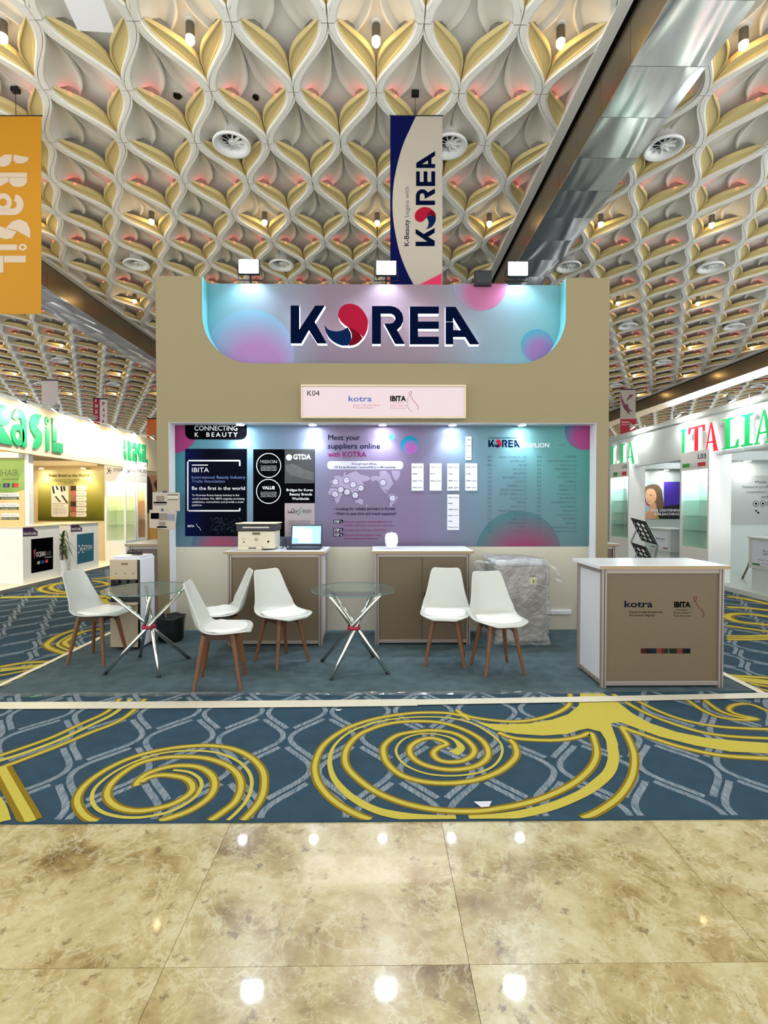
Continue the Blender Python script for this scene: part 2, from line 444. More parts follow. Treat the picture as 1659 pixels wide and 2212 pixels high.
# metal-clad bulkheads between the bays
def metal_mat(name, rgb, rough, bump, metal=0.9):
    m = bpy.data.materials.new(name); m.use_nodes = True; nt = m.node_tree; b = nt.nodes['Principled BSDF']
    b.inputs['Base Color'].default_value = lin(rgb); b.inputs['Metallic'].default_value = metal; b.inputs['Roughness'].default_value = rough
    tc = nt.nodes.new('ShaderNodeTexCoord'); mp = nt.nodes.new('ShaderNodeMapping'); mp.inputs['Scale'].default_value = (2.2, 0.55, 0.5)
    oi = nt.nodes.new('ShaderNodeObjectInfo'); va = nt.nodes.new('ShaderNodeVectorMath'); va.operation = 'ADD'
    nt.links.new(tc.outputs['Object'], va.inputs[0]); nt.links.new(oi.outputs['Random'], va.inputs[1]); nt.links.new(va.outputs[0], mp.inputs[0])
    n = nt.nodes.new('ShaderNodeTexNoise'); n.inputs['Scale'].default_value = 1.0; n.inputs['Detail'].default_value = 0.6; n.inputs['Distortion'].default_value = 0.9
    nt.links.new(mp.outputs[0], n.inputs['Vector'])
    bp = nt.nodes.new('ShaderNodeBump'); bp.inputs['Strength'].default_value = bump; bp.inputs['Distance'].default_value = 0.1
    nt.links.new(n.outputs['Fac'], bp.inputs['Height']); nt.links.new(bp.outputs['Normal'], b.inputs['Normal'])
    MATS[name] = m; return m
m_metal = metal_mat('polished_sheet_metal', (228, 228, 226), 0.15, 0.30)
m_metal2 = metal_mat('brushed_sheet_metal', (150, 138, 116), 0.28, 0.3)
m_gap = M('dark_gap', (20, 18, 16), 0.9)
ZB = CAM.z + 0.894 * HC
PL = 0.1342 * HC
def bulkhead(xa, xb, n):
    y0 = 0.888 * HC - 4 * PL
    b = thing('trim_%d' % n, ((xa + xb) / 2, 20, ZB), kind='structure')
    MB().box(xa + 0.03, xb - 0.03, y0, 44.5, ZB + 0.03, ZR + SD * CW - 0.005).build('carcass', m_gap, b)
    bot = MB().box(0, xb - xa, 0.003, PL - 0.003, 0, 0.012); sid = MB().box(0, 0.012, 0.003, PL - 0.003, 0.0, ZR - ZB - 0.04)
    first = None
    for k in range(int((44.4 - y0) / PL)):
        y = y0 + k * PL
        if first is None:
            p1 = bot.build('bottom_panel', m_metal, b, local=True); p2 = sid.build('side_panel', m_metal2, b, local=True); p3 = p2.copy(); COL.objects.link(p3); first = (p1, p2)
        else:
            p1, p2, p3 = first[0].copy(), first[1].copy(), first[1].copy()
            for q in (p1, p2, p3): COL.objects.link(q); q.parent = b
        p3.name = 'side_panel'
        for q, xx in ((p1, xa), (p2, xa + 0.0), (p3, xb - 0.012)): q.location = Vector((xx, y, ZB + (0.012 if q is not p1 else 0))) - b.location
for n, (xa, xb) in enumerate(((0.506, 0.672), (-1.56, -1.384), (2.53, 2.70))):
    bulkhead(xa * HC + 0.05, xb * HC, n + 1)

# ---------------------------------------------------------------- ceiling lamps and air diffusers
m_lampbody = M('lamp_grey_metal', (120, 118, 112), 0.35, 0.8)
m_lampglow = M('warm_lamp_glow', (255, 226, 170), 0.5, emit=14.0, ecol=(255, 214, 150))
m_white = M('white_enamel', (238, 238, 234), 0.4)
m_black = M('black_matte', (18, 18, 20), 0.55)
def make_downlight():
    t = thing('ceiling_downlight', (0, 0, 0))
    top = SD * CW
    MB().lathe([(0.0, top - 0.002), (0.075, top - 0.002), (0.075, top - 0.03), (0.0, top - 0.03)], (0, 0, 0), n=16).build('ceiling_plate', m_white, t, local=True, smooth=False)
    MB().lathe([(0.0, top - 0.03), (0.05, top - 0.03), (0.052, 0.05), (0.045, 0.05), (0.045, 0.07), (0.0, 0.07)], (0, 0, 0), n=16).build('can', m_lampbody, t, local=True)
    MB().lathe([(0.0, -0.035), (0.03, -0.03), (0.05, 0.0), (0.05, 0.045), (0.0, 0.05)], (0, 0, 0), n=16).build('bulb', m_lampglow, t, local=True, smooth=True)
    return t
def make_diffuser():
    t = thing('air_diffuser', (0, 0, 0))
    R0 = 0.235; z = 0.0
    MB().lathe([(R0 * 0.62, SD * CW + 0.018), (R0 * 0.62, 0.09), (R0 * 0.98, 0.055), (R0 * 1.18, 0.02), (R0 * 1.22, 0.0), (R0 * 1.2, -0.018), (R0 * 1.1, -0.022), (R0 * 0.86, 0.012), (R0 * 0.80, 0.05), (R0 * 0.62, 0.09)], (0, 0, 0), n=32).build('collar', m_white, t, local=True, smooth=True)
    MB().lathe([(0.0, 0.02), (0.045, 0.02), (0.05, 0.035), (0.05, 0.07), (0.0, 0.07)], (0, 0, 0), n=16).build('hub', m_white, t, local=True)
    MB().lathe([(0.0, 0.088), (R0 * 0.64, 0.088)], (0, 0, 0), n=24).build('dark_duct', M('duct_dark', (30, 32, 32), 0.7), t, local=True)
    for k in range(10):
        a = 2 * PI * k / 10; ca, sa = math.cos(a), math.sin(a); nx, ny = -sa, ca
        mb = MB(); w = 0.013
        pts = [(ca * 0.04 + nx * w, sa * 0.04 + ny * w, 0.03), (ca * R0 * 0.82 + nx * w, sa * R0 * 0.82 + ny * w, 0.03), (ca * R0 * 0.82 - nx * w, sa * R0 * 0.82 - ny * w, 0.055), (ca * 0.04 - nx * w, sa * 0.04 - ny * w, 0.055)]
        mb.add(pts + [(a_, b_, c_ + 0.008) for a_, b_, c_ in pts], [(3, 2, 1, 0), (4, 5, 6, 7), (0, 1, 5, 4), (2, 3, 7, 6), (1, 2, 6, 5), (3, 0, 4, 7)])
        mb.build('vane', m_white, t, local=True)
    return t
lamp0, diff0 = make_downlight(), make_diffuser()
used = [0, 0]
def place(kind, x, y, label, group):
    src = (lamp0, diff0)[kind]
    o = src if not used[kind] else copy_tree(src)
    used[kind] = 1
    o.location = (x, y, ZR - (0.02 if kind else 0)); tag(o, label, ('downlight', 'air diffuser')[kind], group)
    return o
def in_bay(x):
    return any(b0 * HC + 0.45 < x < b1 * HC - 0.45 for b0, b1 in BAYS)
ORD = ('first', 'second', 'third', 'fourth', 'fifth', 'sixth', 'seventh', 'eighth', 'ninth', 'tenth', 'eleventh', 'twelfth')
for r in range(6):                          # lamps sit two coffers apart, every fourth row
    y = CY0 + r * 4 * CP + 0.22 * CW
    xs = [x for x in (CX0 + i * 2 * CW for i in range(-12, 13)) if in_bay(x) and seen((x, y, 0, 0, 0))]
    for k, x in enumerate(xs):
        o = place(0, x, y, 'glowing ceiling downlight, %s from left in the %s lamp row from the front' % (ORD[k], ORD[r]), 'downlights hanging in the ceiling coffers')
        if r < 3 and abs(x) < 6: light('lamp_beam', 'SPOT', (x, y, ZR - 0.06), 12, (255, 226, 180), o, aim=(x, y, 0), size=0.05, angle=110, blend=0.9)
for r in range(5):                          # diffusers three coffers apart
    y = CY0 + (2 + 4 * r) * CP
    xs = [x for x in (CX0 + (i * 3 - 2) * CW for i in range(-8, 9)) if in_bay(x) and seen((x, y, 0, 0, 0))]
    for k, x in enumerate(xs):
        place(1, x, y, 'round spoked air diffuser, %s from left in the %s ceiling row of diffusers' % (ORD[k], ORD[r]), 'round air diffusers in the ceiling coffers')

# ---------------------------------------------------------------- marble floor, carpets
def marble_mat():
    m = bpy.data.materials.new('polished_beige_marble'); m.use_nodes = True; nt = m.node_tree; b = nt.nodes['Principled BSDF']
    N, L = nt.nodes.new, nt.links.new
    tc = N('ShaderNodeTexCoord'); oi = N('ShaderNodeObjectInfo')
    mul = N('ShaderNodeVectorMath'); mul.operation = 'SCALE'; mul.inputs[0].default_value = (37, 61, 17); L(oi.outputs['Random'], mul.inputs['Scale'])
    ad = N('ShaderNodeVectorMath'); ad.operation = 'ADD'; L(tc.outputs['Object'], ad.inputs[0]); L(mul.outputs[0], ad.inputs[1])
    def noise(scale, det, rough=0.6, dist=0.0):
        n = N('ShaderNodeTexNoise'); n.inputs['Scale'].default_value = scale; n.inputs['Detail'].default_value = det; n.inputs['Roughness'].default_value = rough; n.inputs['Distortion'].default_value = dist
        L(ad.outputs[0], n.inputs['Vector']); return n.outputs['Fac']
    def ramp(src, stops):
        r = N('ShaderNodeValToRGB'); L(src, r.inputs[0]); e = r.color_ramp.elements
        while len(e) < len(stops): e.new(0.5)
        for q, (p, c) in zip(e, stops): q.position = p; q.color = lin(c)
        return r.outputs['Color']
    base = ramp(noise(2.3, 14, 0.74, 0.25), [(0.32, (102, 79, 41)), (0.42, (149, 129, 81)), (0.50, (175, 159, 111)), (0.60, (193, 183, 143)), (0.74, (161, 143, 95))])
    vein = ramp(noise(3.0, 10, 0.62, 0.7), [(0.480, (0, 0, 0)), (0.496, (255, 255, 255)), (0.502, (255, 255, 255)), (0.516, (0, 0, 0))])
    mx = N('ShaderNodeMix'); mx.data_type = 'RGBA'; L(base, mx.inputs[6]); mx.inputs[7].default_value = lin((202, 193, 158))
    vm = N('ShaderNodeMath'); vm.operation = 'MULTIPLY'; vm.inputs[1].default_value = 0.55; L(vein, vm.inputs[0]); L(vm.outputs[0], mx.inputs[0])
    vein2 = ramp(noise(7.0, 8, 0.66, 0.5), [(0.484, (0, 0, 0)), (0.497, (255, 255, 255)), (0.503, (255, 255, 255)), (0.516, (0, 0, 0))])
    mv = N('ShaderNodeMix'); mv.data_type = 'RGBA'; L(mx.outputs[2], mv.inputs[6]); mv.inputs[7].default_value = lin((204, 197, 163))
    v2 = N('ShaderNodeMath'); v2.operation = 'MULTIPLY'; v2.inputs[1].default_value = 0.5; L(vein2, v2.inputs[0]); L(v2.outputs[0], mv.inputs[0]); mx = mv
    spots = ramp(noise(18, 6, 0.7), [(0.58, (0, 0, 0)), (0.67, (255, 255, 255)), (1.0, (255, 255, 255))])
    m2 = N('ShaderNodeMix'); m2.data_type = 'RGBA'; L(mx.outputs[2], m2.inputs[6]); m2.inputs[7].default_value = lin((95, 69, 36))
    s2 = N('ShaderNodeMath'); s2.operation = 'MULTIPLY'; s2.inputs[1].default_value = 0.7; L(spots, s2.inputs[0]); L(s2.outputs[0], m2.inputs[0])
    dark = ramp(noise(1.7, 6, 0.6, 0.6), [(0.60, (0, 0, 0)), (0.70, (255, 255, 255)), (1.0, (255, 255, 255))])
    m3 = N('ShaderNodeMix'); m3.data_type = 'RGBA'; L(m2.outputs[2], m3.inputs[6]); m3.inputs[7].default_value = lin((117, 84, 51))
    s3 = N('ShaderNodeMath'); s3.operation = 'MULTIPLY'; s3.inputs[1].default_value = 0.6; L(dark, s3.inputs[0]); L(s3.outputs[0], m3.inputs[0])
    L(m3.outputs[2], b.inputs['Base Color'])
    b.inputs['Roughness'].default_value = 0.17; b.inputs['Specular IOR Level'].default_value = 0.6
    rr = N('ShaderNodeMapRange'); rr.inputs[3].default_value = 0.20; rr.inputs[4].default_value = 0.34; b.inputs['Coat Weight'].default_value = 0.55; b.inputs['Coat Roughness'].default_value = 0.045; L(noise(9, 4), rr.inputs[0]); L(rr.outputs[0], b.inputs['Roughness'])
    return m
m_marble = marble_mat()
YE = 2.285                                  # where the marble ends and the carpet begins
floor = thing('floor', (0, 1, 0), kind='structure')
MB().box(-8.6, 8.6, -0.5, YE, -0.2, -0.012).build('screed', M('grout', (176, 156, 116), 0.9), floor)
xs = [-0.69 + 0.982 * k for k in range(-4, 5)]; ys = [-0.5, 0.585, 1.5675, YE]
for i in range(len(xs) - 1):
    for j in range(len(ys) - 1):
        g = 0.0009
        MB().box(xs[i] + g, xs[i + 1] - g, ys[j] + g, ys[j + 1] - g, -0.012, 0).build('marble_tile', m_marble, floor)
for sx in (-1, 1): MB().box(min(sx * 8.6, xs[0] if sx < 0 else xs[-1]), max(sx * 8.6, xs[0] if sx < 0 else xs[-1]), -0.5, YE - 0.002, -0.012, 0).build('marble_field', m_marble, floor)

m_navy = M('navy_carpet', (52, 75, 90), 0.95, bump=0.5, bscale=900, var=0.28, vscale=9, spec=0.1)
m_gold = M('old_gold_pile', (132, 108, 28), 0.95, bump=0.4, bscale=900, var=0.1, vscale=60, spec=0.1)
m_yellow = M('yellow_pile', (188, 174, 74), 0.95, bump=0.4, bscale=900, var=0.08, vscale=60, spec=0.1)
def streak_mat():
    m = bpy.data.materials.new('grey_streaked_pile'); m.use_nodes = True; nt = m.node_tree; b = nt.nodes['Principled BSDF']; b.inputs['Roughness'].default_value = 0.95; b.inputs['Specular IOR Level'].default_value = 0.1
    tc = nt.nodes.new('ShaderNodeTexCoord'); mp = nt.nodes.new('ShaderNodeMapping'); mp.inputs['Scale'].default_value = (140, 12, 1); nt.links.new(tc.outputs['Object'], mp.inputs[0])
    n = nt.nodes.new('ShaderNodeTexNoise'); n.inputs['Scale'].default_value = 1.0; n.inputs['Detail'].default_value = 2; nt.links.new(mp.outputs[0], n.inputs['Vector'])
    r = nt.nodes.new('ShaderNodeValToRGB'); nt.links.new(n.outputs['Fac'], r.inputs[0]); e = r.color_ramp.elements
    e[0].position = 0.40; e[0].color = lin((88, 106, 118)); e[1].position = 0.58; e[1].color = lin((132, 140, 146)); nt.links.new(r.outputs[0], b.inputs['Base Color'])
    return m
m_streak = streak_mat()
ZC = 0.008
carpet = thing('floor_carpet', (0, 20, 0), kind='structure')
MB().box(-8.6, 8.6, YE, 44, -0.2, ZC).build('carpet_ground', m_navy, carpet)
for sx in (-1, 1): MB().box(min(sx * 9.1, sx * 25), max(sx * 9.1, sx * 25), 6.5, 44, -0.2, ZC).build('outer_hall_floor', M('outer_floor_grey', (104, 106, 108), 0.8), carpet)
# grey ogee lattice woven into the carpet
mb = MB(); GW, GP = 0.45, 0.39
def inside_booth(x, y): return -3.0 < x < 2.9 and y > 3.9
for j in range(-3, 30):
    for i in range(-22, 23):
        cx, cy = -1.257 + (i + 0.5 * (j % 2)) * GW, 3.11 + j * GP
        if abs(cx) > 0.8 * cy + 0.8 or inside_booth(cx, cy) or abs(cx) > 6.3: continue
        for sd in (1, -1):
            pts = []
            for k in range(29):
                v = -GP + 2 * GP * k / 28; bq = GW / 4 * (1 + math.cos(PI * v / GP)); d = -GW / 4 * PI / GP * math.sin(PI * v / GP); n = math.hypot(d, 1)
                pts.append((cx + sd * max(bq - 0.024 / n, 0.0), cy + v + 0.024 * d / n))
            pts = [q for q in pts if q[1] > YE + 0.02 and (q[0] - cx) * sd > 0.004]
            if len(pts) > 2: mb.ribbon(pts if sd > 0 else pts[::-1], 0.034, ZC + 0.0004 + 0.0003 * (j % 2) + 0.00015 * (sd > 0))
mb.build('grey_lattice', m_streak, carpet)
# gold scrolls
def tr(pts, ox, oy, sc): return [tuple(at_z(ox + x / sc, oy + y / sc, ZC)[:2]) for x, y in pts]
r1 = lambda p: tr(p, 0, 1480, 2.592); r2 = lambda p: tr(p, 640, 1480, 2.592); r3 = lambda p: tr(p, 1019, 1480, 2.592)
r4 = lambda p: tr(p, 0, 1220, 6.9125); r5 = lambda p: tr(p, 1540, 1260, 8.504)
YC = YE + 0.002
def runs(q, ws):
    """pieces of a line that lie on the carpet, cut at its edge"""
    out, cur = [], []
    for i, (p, w) in enumerate(zip(q, ws)):
        if i and (p[1] > YC) != (q[i - 1][1] > YC):
            t = (YC - q[i - 1][1]) / (p[1] - q[i - 1][1]); c = ((q[i - 1][0] + (p[0] - q[i - 1][0]) * t, YC), w)
            if p[1] > YC: cur = [c]
            else: cur.append(c); out.append(cur); cur = []
        if p[1] > YC: cur.append((p, w))
    out.append(cur)
    return [([p for p, _ in r], [w for _, w in r]) for r in out if len(r) > 2]
def strip_mesh(q, w, z):
    mb = MB().ribbon(q, w, z); mb.v = [(x, max(y, YC), zz) for x, y, zz in mb.v]; return mb
BN = [0]
def band(pts, w=0.052, core=0.5, n=5):
    q = smooth_line(pts, n)
    for r, _ in runs(q, [w] * len(q)):
        BN[0] += 1; dz = 0.00002 * BN[0]
        g = strip_mesh(r, w, ZC + 0.0012 + dz).build('gold_band', m_gold, carpet)
        strip_mesh(r, w * core, ZC + 0.0017 + dz).build('yellow_core', m_yellow, g)
def line(pts, w=0.02, n=5):
    q = smooth_line(pts, n)
    ws = [a for (a,) in smooth_line([(a,) for a in w], n)] if isinstance(w, list) else [w] * len(q)
    for r, rw in runs(q, ws): strip_mesh(r, rw, ZC + 0.0030).build('yellow_line', m_yellow, carpet)
band(r2([(898, 140), (925, 162), (970, 196)]), 0.05)
band(r2([(945, 176), (850, 158), (700, 155), (560, 168), (420, 195), (280, 245), (160, 330), (108, 430), (112, 520), (160, 600), (240, 670), (350, 730), (470, 770), (600, 792)]))
line(r2([(880, 385), (922, 352), (880, 305), (800, 280), (700, 275), (610, 300), (562, 350), (567, 400), (612, 450), (700, 490), (800, 508), (920, 508), (1030, 490), (1110, 450), (1150, 390), (1145, 330), (1080, 270), (980, 215), (850, 185), (700, 180), (560, 190), (430, 215), (300, 265), (215, 340), (188, 420), (200, 500), (245, 570), (325, 640), (440, 700), (560, 730), (700, 747), (850, 752), (1000, 751), (1150, 740), (1300, 716), (1450, 675), (1600, 610), (1682, 555), (1750, 490), (1775, 420), (1772, 350), (1750, 290), (1700, 230)]),
     [0.07, 0.05, 0.025, 0.016] + [0.016] * 12 + [0.02] * 8 + [0.026, 0.032, 0.04, 0.045, 0.05] + [0.055] * 8 + [0.06] * 7)
band(r2([(1130, 266), (1225, 298), (1400, 310), (1520, 303), (1600, 285), (1648, 268), (1672, 320), (1682, 390), (1652, 460), (1582, 530), (1482, 590), (1362, 640), (1232, 675), (1082, 700), (982, 708), (850, 705), (720, 690), (580, 655), (450, 600), (350, 530), (285, 460), (272, 400), (292, 340), (350, 280), (450, 235), (560, 210), (700, 203), (830, 215), (950, 255), (1040, 310), (1075, 370), (1060, 420), (990, 460), (880, 475), (780, 465), (690, 435), (640, 390), (640, 345), (690, 310), (750, 298), (810, 310), (842, 332), (800, 350), (768, 380), (790, 415), (850, 432), (930, 425), (985, 395), (995, 355), (950, 305), (880, 270), (780, 255), (680, 260), (570, 280), (500, 330), (488, 380), (512, 440), (580, 500), (680, 535), (800, 550), (930, 545), (1050, 520), (1160, 470), (1230, 400), (1225, 340), (1195, 305)]))
band(r3([(835, 232), (872, 290), (905, 370), (910, 450), (890, 530), (830, 620), (740, 690), (640, 740), (520, 775), (470, 790)]))
band(r3([(835, 232), (900, 258), (1050, 310), (1200, 355), (1400, 395), (1670, 412), (1950, 425)]), 0.06)
band(r3([(-60, 160), (0, 180), (120, 198), (250, 205), (370, 190), (480, 155), (545, 110), (552, 50)]), 0.05)
band(r3([(790, 50), (870, 100), (960, 150), (1080, 200), (1250, 255), (1420, 285), (1670, 300), (1950, 312)]), 0.05)
band(r3([(900, 70), (960, 105), (1060, 152), (1200, 200), (1400, 235), (1670, 248), (1950, 250)]), 0.05)
band(r3([(1170, 60), (1230, 100), (1290, 140), (1380, 178), (1500, 195), (1600, 190), (1500, 168), (1440, 140), (1470, 112), (1560, 108), (1670, 150), (1800, 190), (1950, 200)]), 0.05)
band(r3([(1290, 70), (1330, 105), (1400, 150), (1500, 180), (1590, 190)]), 0.05)
poly = r3([(15, 205), (100, 218), (200, 222), (330, 215), (450, 195), (540, 165), (600, 115), (608, 46), (735, 46), (830, 105), (900, 160), (1000, 215), (1150, 265), (1300, 295), (1500, 315), (1680, 327), (1950, 336), (1950, 392), (1680, 386), (1450, 375), (1250, 340), (1050, 290), (900, 235), (830, 210), (778, 216), (800, 275), (822, 340), (760, 380), (752, 310), (720, 262), (650, 245), (600, 255), (540, 275), (400, 285), (250, 275), (130, 255)])
MB().add([(x, y, ZC + 0.0028) for x, y in poly], [tuple(range(len(poly) - 1, -1, -1))]).build('yellow_field', m_yellow, carpet)
band(r1([(1320, 792), (1400, 720), (1460, 640), (1480, 560), (1470, 480), (1410, 410), (1310, 360), (1180, 340), (1040, 345), (900, 365), (760, 400), (620, 460), (500, 540), (437, 620), (442, 690), (500, 750), (600, 777), (720, 787), (830, 777), (950, 745), (1070, 700), (1170, 630), (1203, 560), (1180, 500), (1110, 460), (1000, 452), (900, 470), (820, 500), (772, 540), (764, 566)]))
band(r1([(790, 545), (830, 520), (900, 505), (980, 510), (1050, 530), (1080, 575), (1050, 620), (960, 670), (840, 700), (740, 705), (650, 680), (602, 630), (612, 570), (680, 500), (780, 440), (900, 410), (1020, 402), (1150, 410), (1260, 445), (1330, 500), (1350, 570), (1320, 650), (1250, 710), (1160, 770), (1110, 797)]))
line(r1([(970, 478), (1060, 490), (1120, 530), (1125, 580), (1080, 640), (980, 700), (880, 730), (760, 745), (640, 735), (550, 700), (515, 640), (540, 570), (640, 490), (760, 430), (900, 385), (1050, 370), (1200, 378), (1310, 415), (1380, 470), (1410, 540), (1390, 630), (1330, 710), (1240, 790)]), 0.02)
band(r1([(-320, 490), (0, 395), (150, 345), (300, 290), (450, 220), (600, 150), (670, 78)]), 0.05)
line(r1([(-320, 520), (0, 425), (150, 378), (330, 310), (480, 240), (640, 160), (735, 78)]), 0.036)
band(r1([(-320, 560), (0, 465), (150, 410), (320, 345), (500, 270), (650, 210), (740, 150), (812, 78)]), 0.05)
band(r1([(8, 465), (60, 560), (110, 650), (150, 720), (190, 800)]), 0.09, 0.45)
line(r1([(-30, 640), (0, 690), (22, 760), (30, 800)]), 0.05)
for pts, w in (([(0, 1530), (200, 1490), (450, 1460), (850, 1448)], .09), ([(0, 1655), (300, 1600), (620, 1540)], .06), ([(0, 1760), (300, 1690), (500, 1625)], .06), ([(0, 1815), (250, 1740), (330, 1710)], .05),
               ([(1160, 955), (900, 1050), (760, 1130), (700, 1210), (850, 1290), (1060, 1345)], .09), ([(1540, 950), (1250, 1000), (1060, 1090), (965, 1170), (1060, 1230), (1240, 1275)], .09), ([(1550, 1060), (1440, 1120), (1430, 1180)], .08),
               ([(1010, 250), (700, 310), (590, 370), (750, 420), (1060, 438)], .12), ([(1030, 272), (850, 290), (755, 340), (850, 390), (1060, 418)], .12), ([(1370, 215), (1540, 200), (1660, 180)], .14), ([(1390, 240), (1560, 268), (1600, 300), (1420, 332)], .12)):
    band(r4(pts), w)
line(r4([(0, 1580), (300, 1545), (700, 1500)]), 0.1); line(r4([(0, 490), (300, 486), (700, 478), (1085, 478)]), 0.16); line(r4([(1150, 1000), (980, 1090), (870, 1170), (880, 1220), (1050, 1295)]), 0.03)
line(r4([(1480, 460), (1560, 490), (1670, 500)]), 0.14); line(r4([(1500, 500), (1560, 570), (1670, 620)]), 0.14)
for pts, w in (([(250, 1690), (600, 1715), (1100, 1745)], .08), ([(680, 1845), (1100, 1915)], .07), ([(800, 1935), (1100, 1995)], .06), ([(255, 780), (600, 830), (1100, 900)], .12), ([(255, 965), (600, 972), (1100, 955)], .08), ([(255, 1032), (600, 1036), (1100, 1022)], .09),
               ([(1100, 630), (700, 572), (450, 562), (270, 592), (300, 650), (500, 712), (1100, 775)], .16), ([(255, 440), (600, 455), (1100, 505)], .18), ([(255, 240), (600, 290), (1100, 400)], .2)):
    band(r5(pts), w)
line(r5([(430, 1760), (700, 1790), (1100, 1835)]), 0.12); line(r5([(255, 1000), (600, 1003), (1100, 985)]), 0.04)
# far end of the hall
MB().box(-26, 26, 44.4, 44.8, 0, ZR + 0.5).build('wall_back', M('far_wall_beige', (196, 180, 150), 0.8), None)
bpy.data.objects['wall_back']['kind'] = 'structure'
# ================================================================ the Korea booth
ZF = 0.012                                   # top of the booth's charcoal carpet
Y2 = 5.74; Y1 = 5.575; YB = 5.98             # graphic wall, front face, back of the wall
m_cream = M('cream_paint', (135, 123, 91), 0.75, bump=0.06, bscale=220)
m_cream2 = M('cream_wall_lower', (190, 184, 165), 0.75, bump=0.05, bscale=220)
m_wht = M('white_paint', (212, 213, 216), 0.6)
m_cyan = M('aqua_lining', (98, 172, 180), 0.6)
m_nvy = M('navy_ink', (5, 13, 40), 0.5, spec=0.0)
m_nvy2 = M('navy_ink_light', (10, 30, 66), 0.5, spec=0.0)
m_rd = M('crimson_ink', (150, 24, 48), 0.5, spec=0.0)
m_rd2 = M('dark_red_ink', (100, 14, 28), 0.5, spec=0.0)
m_mag = M('magenta_ink', (116, 22, 80), 0.5, spec=0.0)
m_wink = M('white_ink', (214, 214, 216), 0.5)
m_bink = M('black_ink', (6, 6, 9), 0.5, spec=0.0)
m_gink = M('grey_ink', (96, 98, 104), 0.5, spec=0.0)

fl = at_z(0, 1492, ZF); 
MB().box(-3.03, 2.95, 3.84, 7.6, 0.0085, ZF).build('booth_carpet', M('charcoal_felt_carpet', (79, 95, 100), 0.95, bump=0.5, bscale=500, var=0.45, vscale=8, spec=0.1), None)
tag(bpy.data.objects['booth_carpet'], kind='structure')

# the wall itself, one built unit
wall = thing('booth_wall', ((at_y(338, 900, Y1).x + at_y(1314, 900, Y1).x) / 2, Y2, ZF), 'tall cream exhibition booth wall with KOREA letters in a cut-out header', 'booth')
xl, xr = at_y(338, 900, Y1).x, at_y(1315, 900, Y1).x
ol, orr = at_y(364.5, 1000, Y1).x, at_y(1288, 1000, Y1).x
ztop = 4.02; zop = at_y(820, 913, Y1).z
MB().box(xl, ol, Y1, YB, ZF, zop).build('pillar', [m_cream], wall)
MB().box(orr, xr, Y1, YB, ZF, zop).build('pillar', [m_cream], wall)
for xa, xb in ((ol, ol + 0.004), (orr - 0.004, orr)): MB().box(xa, xb, Y1 + 0.003, Y2, ZF, zop).build('white_return', m_wht, wall)
MB().box(ol, orr, Y1 + 0.003, Y2, zop - 0.004, zop).build('soffit_lining', m_wht, wall)
# header with the U-shaped cut-out
ul, ur = at_y(437, 690, Y1).x, at_y(1222, 690, Y1).x; ub = at_y(830, 785, Y1).z; rad = 0.53
arc = [(ul, ztop)] + [(ul + rad - rad * math.cos(a), ub + rad - rad * math.sin(a)) for a in [PI / 2 * i / 14 for i in range(15)]]
arc2 = [(ul + ur - x, z) for x, z in arc[::-1]]
cutline = arc + arc2
hp = [(xl, ztop), (xl, zop), (xr, zop), (xr, ztop)] + [(x, z) for x, z in cutline[::-1]]
mb = MB()
# header face in strips so that every face stays convex
cols = [(xl, ztop)] + cutline + [(xr, ztop)]
edge = [(xl, ztop), (ul, ztop)] + arc[1:] + arc2[:-1] + [(ur, ztop), (xr, ztop)]
for (a, b) in zip(edge[:-1], edge[1:]):
    if b[0] - a[0] > 1e-5: mb.add([(a[0], Y1, zop), (b[0], Y1, zop), (b[0], Y1, b[1]), (a[0], Y1, a[1])], [(0, 1, 2, 3)])
for (a, b) in ((xl, ul), (ur, xr)): mb.add([(a, Y1, ztop), (b, Y1, ztop), (b, YB, ztop), (a, YB, ztop)], [(0, 1, 2, 3)])
mb.add([(xl, Y1, zop), (xl, Y1, ztop), (xl, YB, ztop), (xl, YB, zop)], [(0, 1, 2, 3)]); mb.add([(xr, Y1, zop), (xr, YB, zop), (xr, YB, ztop), (xr, Y1, ztop)], [(0, 1, 2, 3)])
mb.add([(xl, YB, zop), (xl, YB, ztop), (xr, YB, ztop), (xr, YB, zop)], [(0, 1, 2, 3)])
mb.build('header', m_cream, wall)
mb = MB()
for (a, b) in zip(cutline[:-1], cutline[1:]): mb.add([(a[0], Y1, a[1]), (b[0], Y1, b[1]), (b[0], Y2, b[1]), (a[0], Y2, a[1])], [(0, 1, 2, 3)])
mb.build('cut_out_lining', m_cyan, wall)
# printed panels
pw = at_y(830, 690, Y2)
upper_mat = ramp_mat('upper_print', [(0.0, (86, 150, 160)), (0.16, (120, 138, 150)), (0.34, (120, 104, 116)), (0.62, (126, 110, 118)), (0.85, (116, 142, 152)), (1.0, (98, 156, 160))], 0, -2.1, 2.1, 0.45)
uo = MB().box(ul - 0.03, ur + 0.03, Y2, Y2 + 0.05, ub - 0.06, ztop - 0.01).build('header_print', upper_mat, wall)
lower_mat = ramp_mat('lower_print', [(0.0, (58, 116, 126)), (0.18, (100, 132, 150)), (0.40, (113, 102, 126)), (0.58, (110, 99, 124)), (0.72, (96, 122, 134)), (1.0, (74, 132, 124))], 0, -2.4, 2.4, 0.45, second=(2, 1.9, 0.9, (110, 90, 116), 0.4))
pl_, pr_ = at_y(378, 1050, Y2).x, at_y(1275, 1050, Y2).x; zb = at_y(830, 1181, Y2).z
MB().box(ol, orr, Y2, Y2 + 0.06, ZF, zb).build('lower_board', m_cream2, wall)
lo = MB().box(ol, orr, Y2, Y2 + 0.06, zb, zop + 0.2).build('graphic_board', lower_mat, wall)
FU = Face('y', Y2, 0.0012); FL = Face('y', Y2, 0.0012)
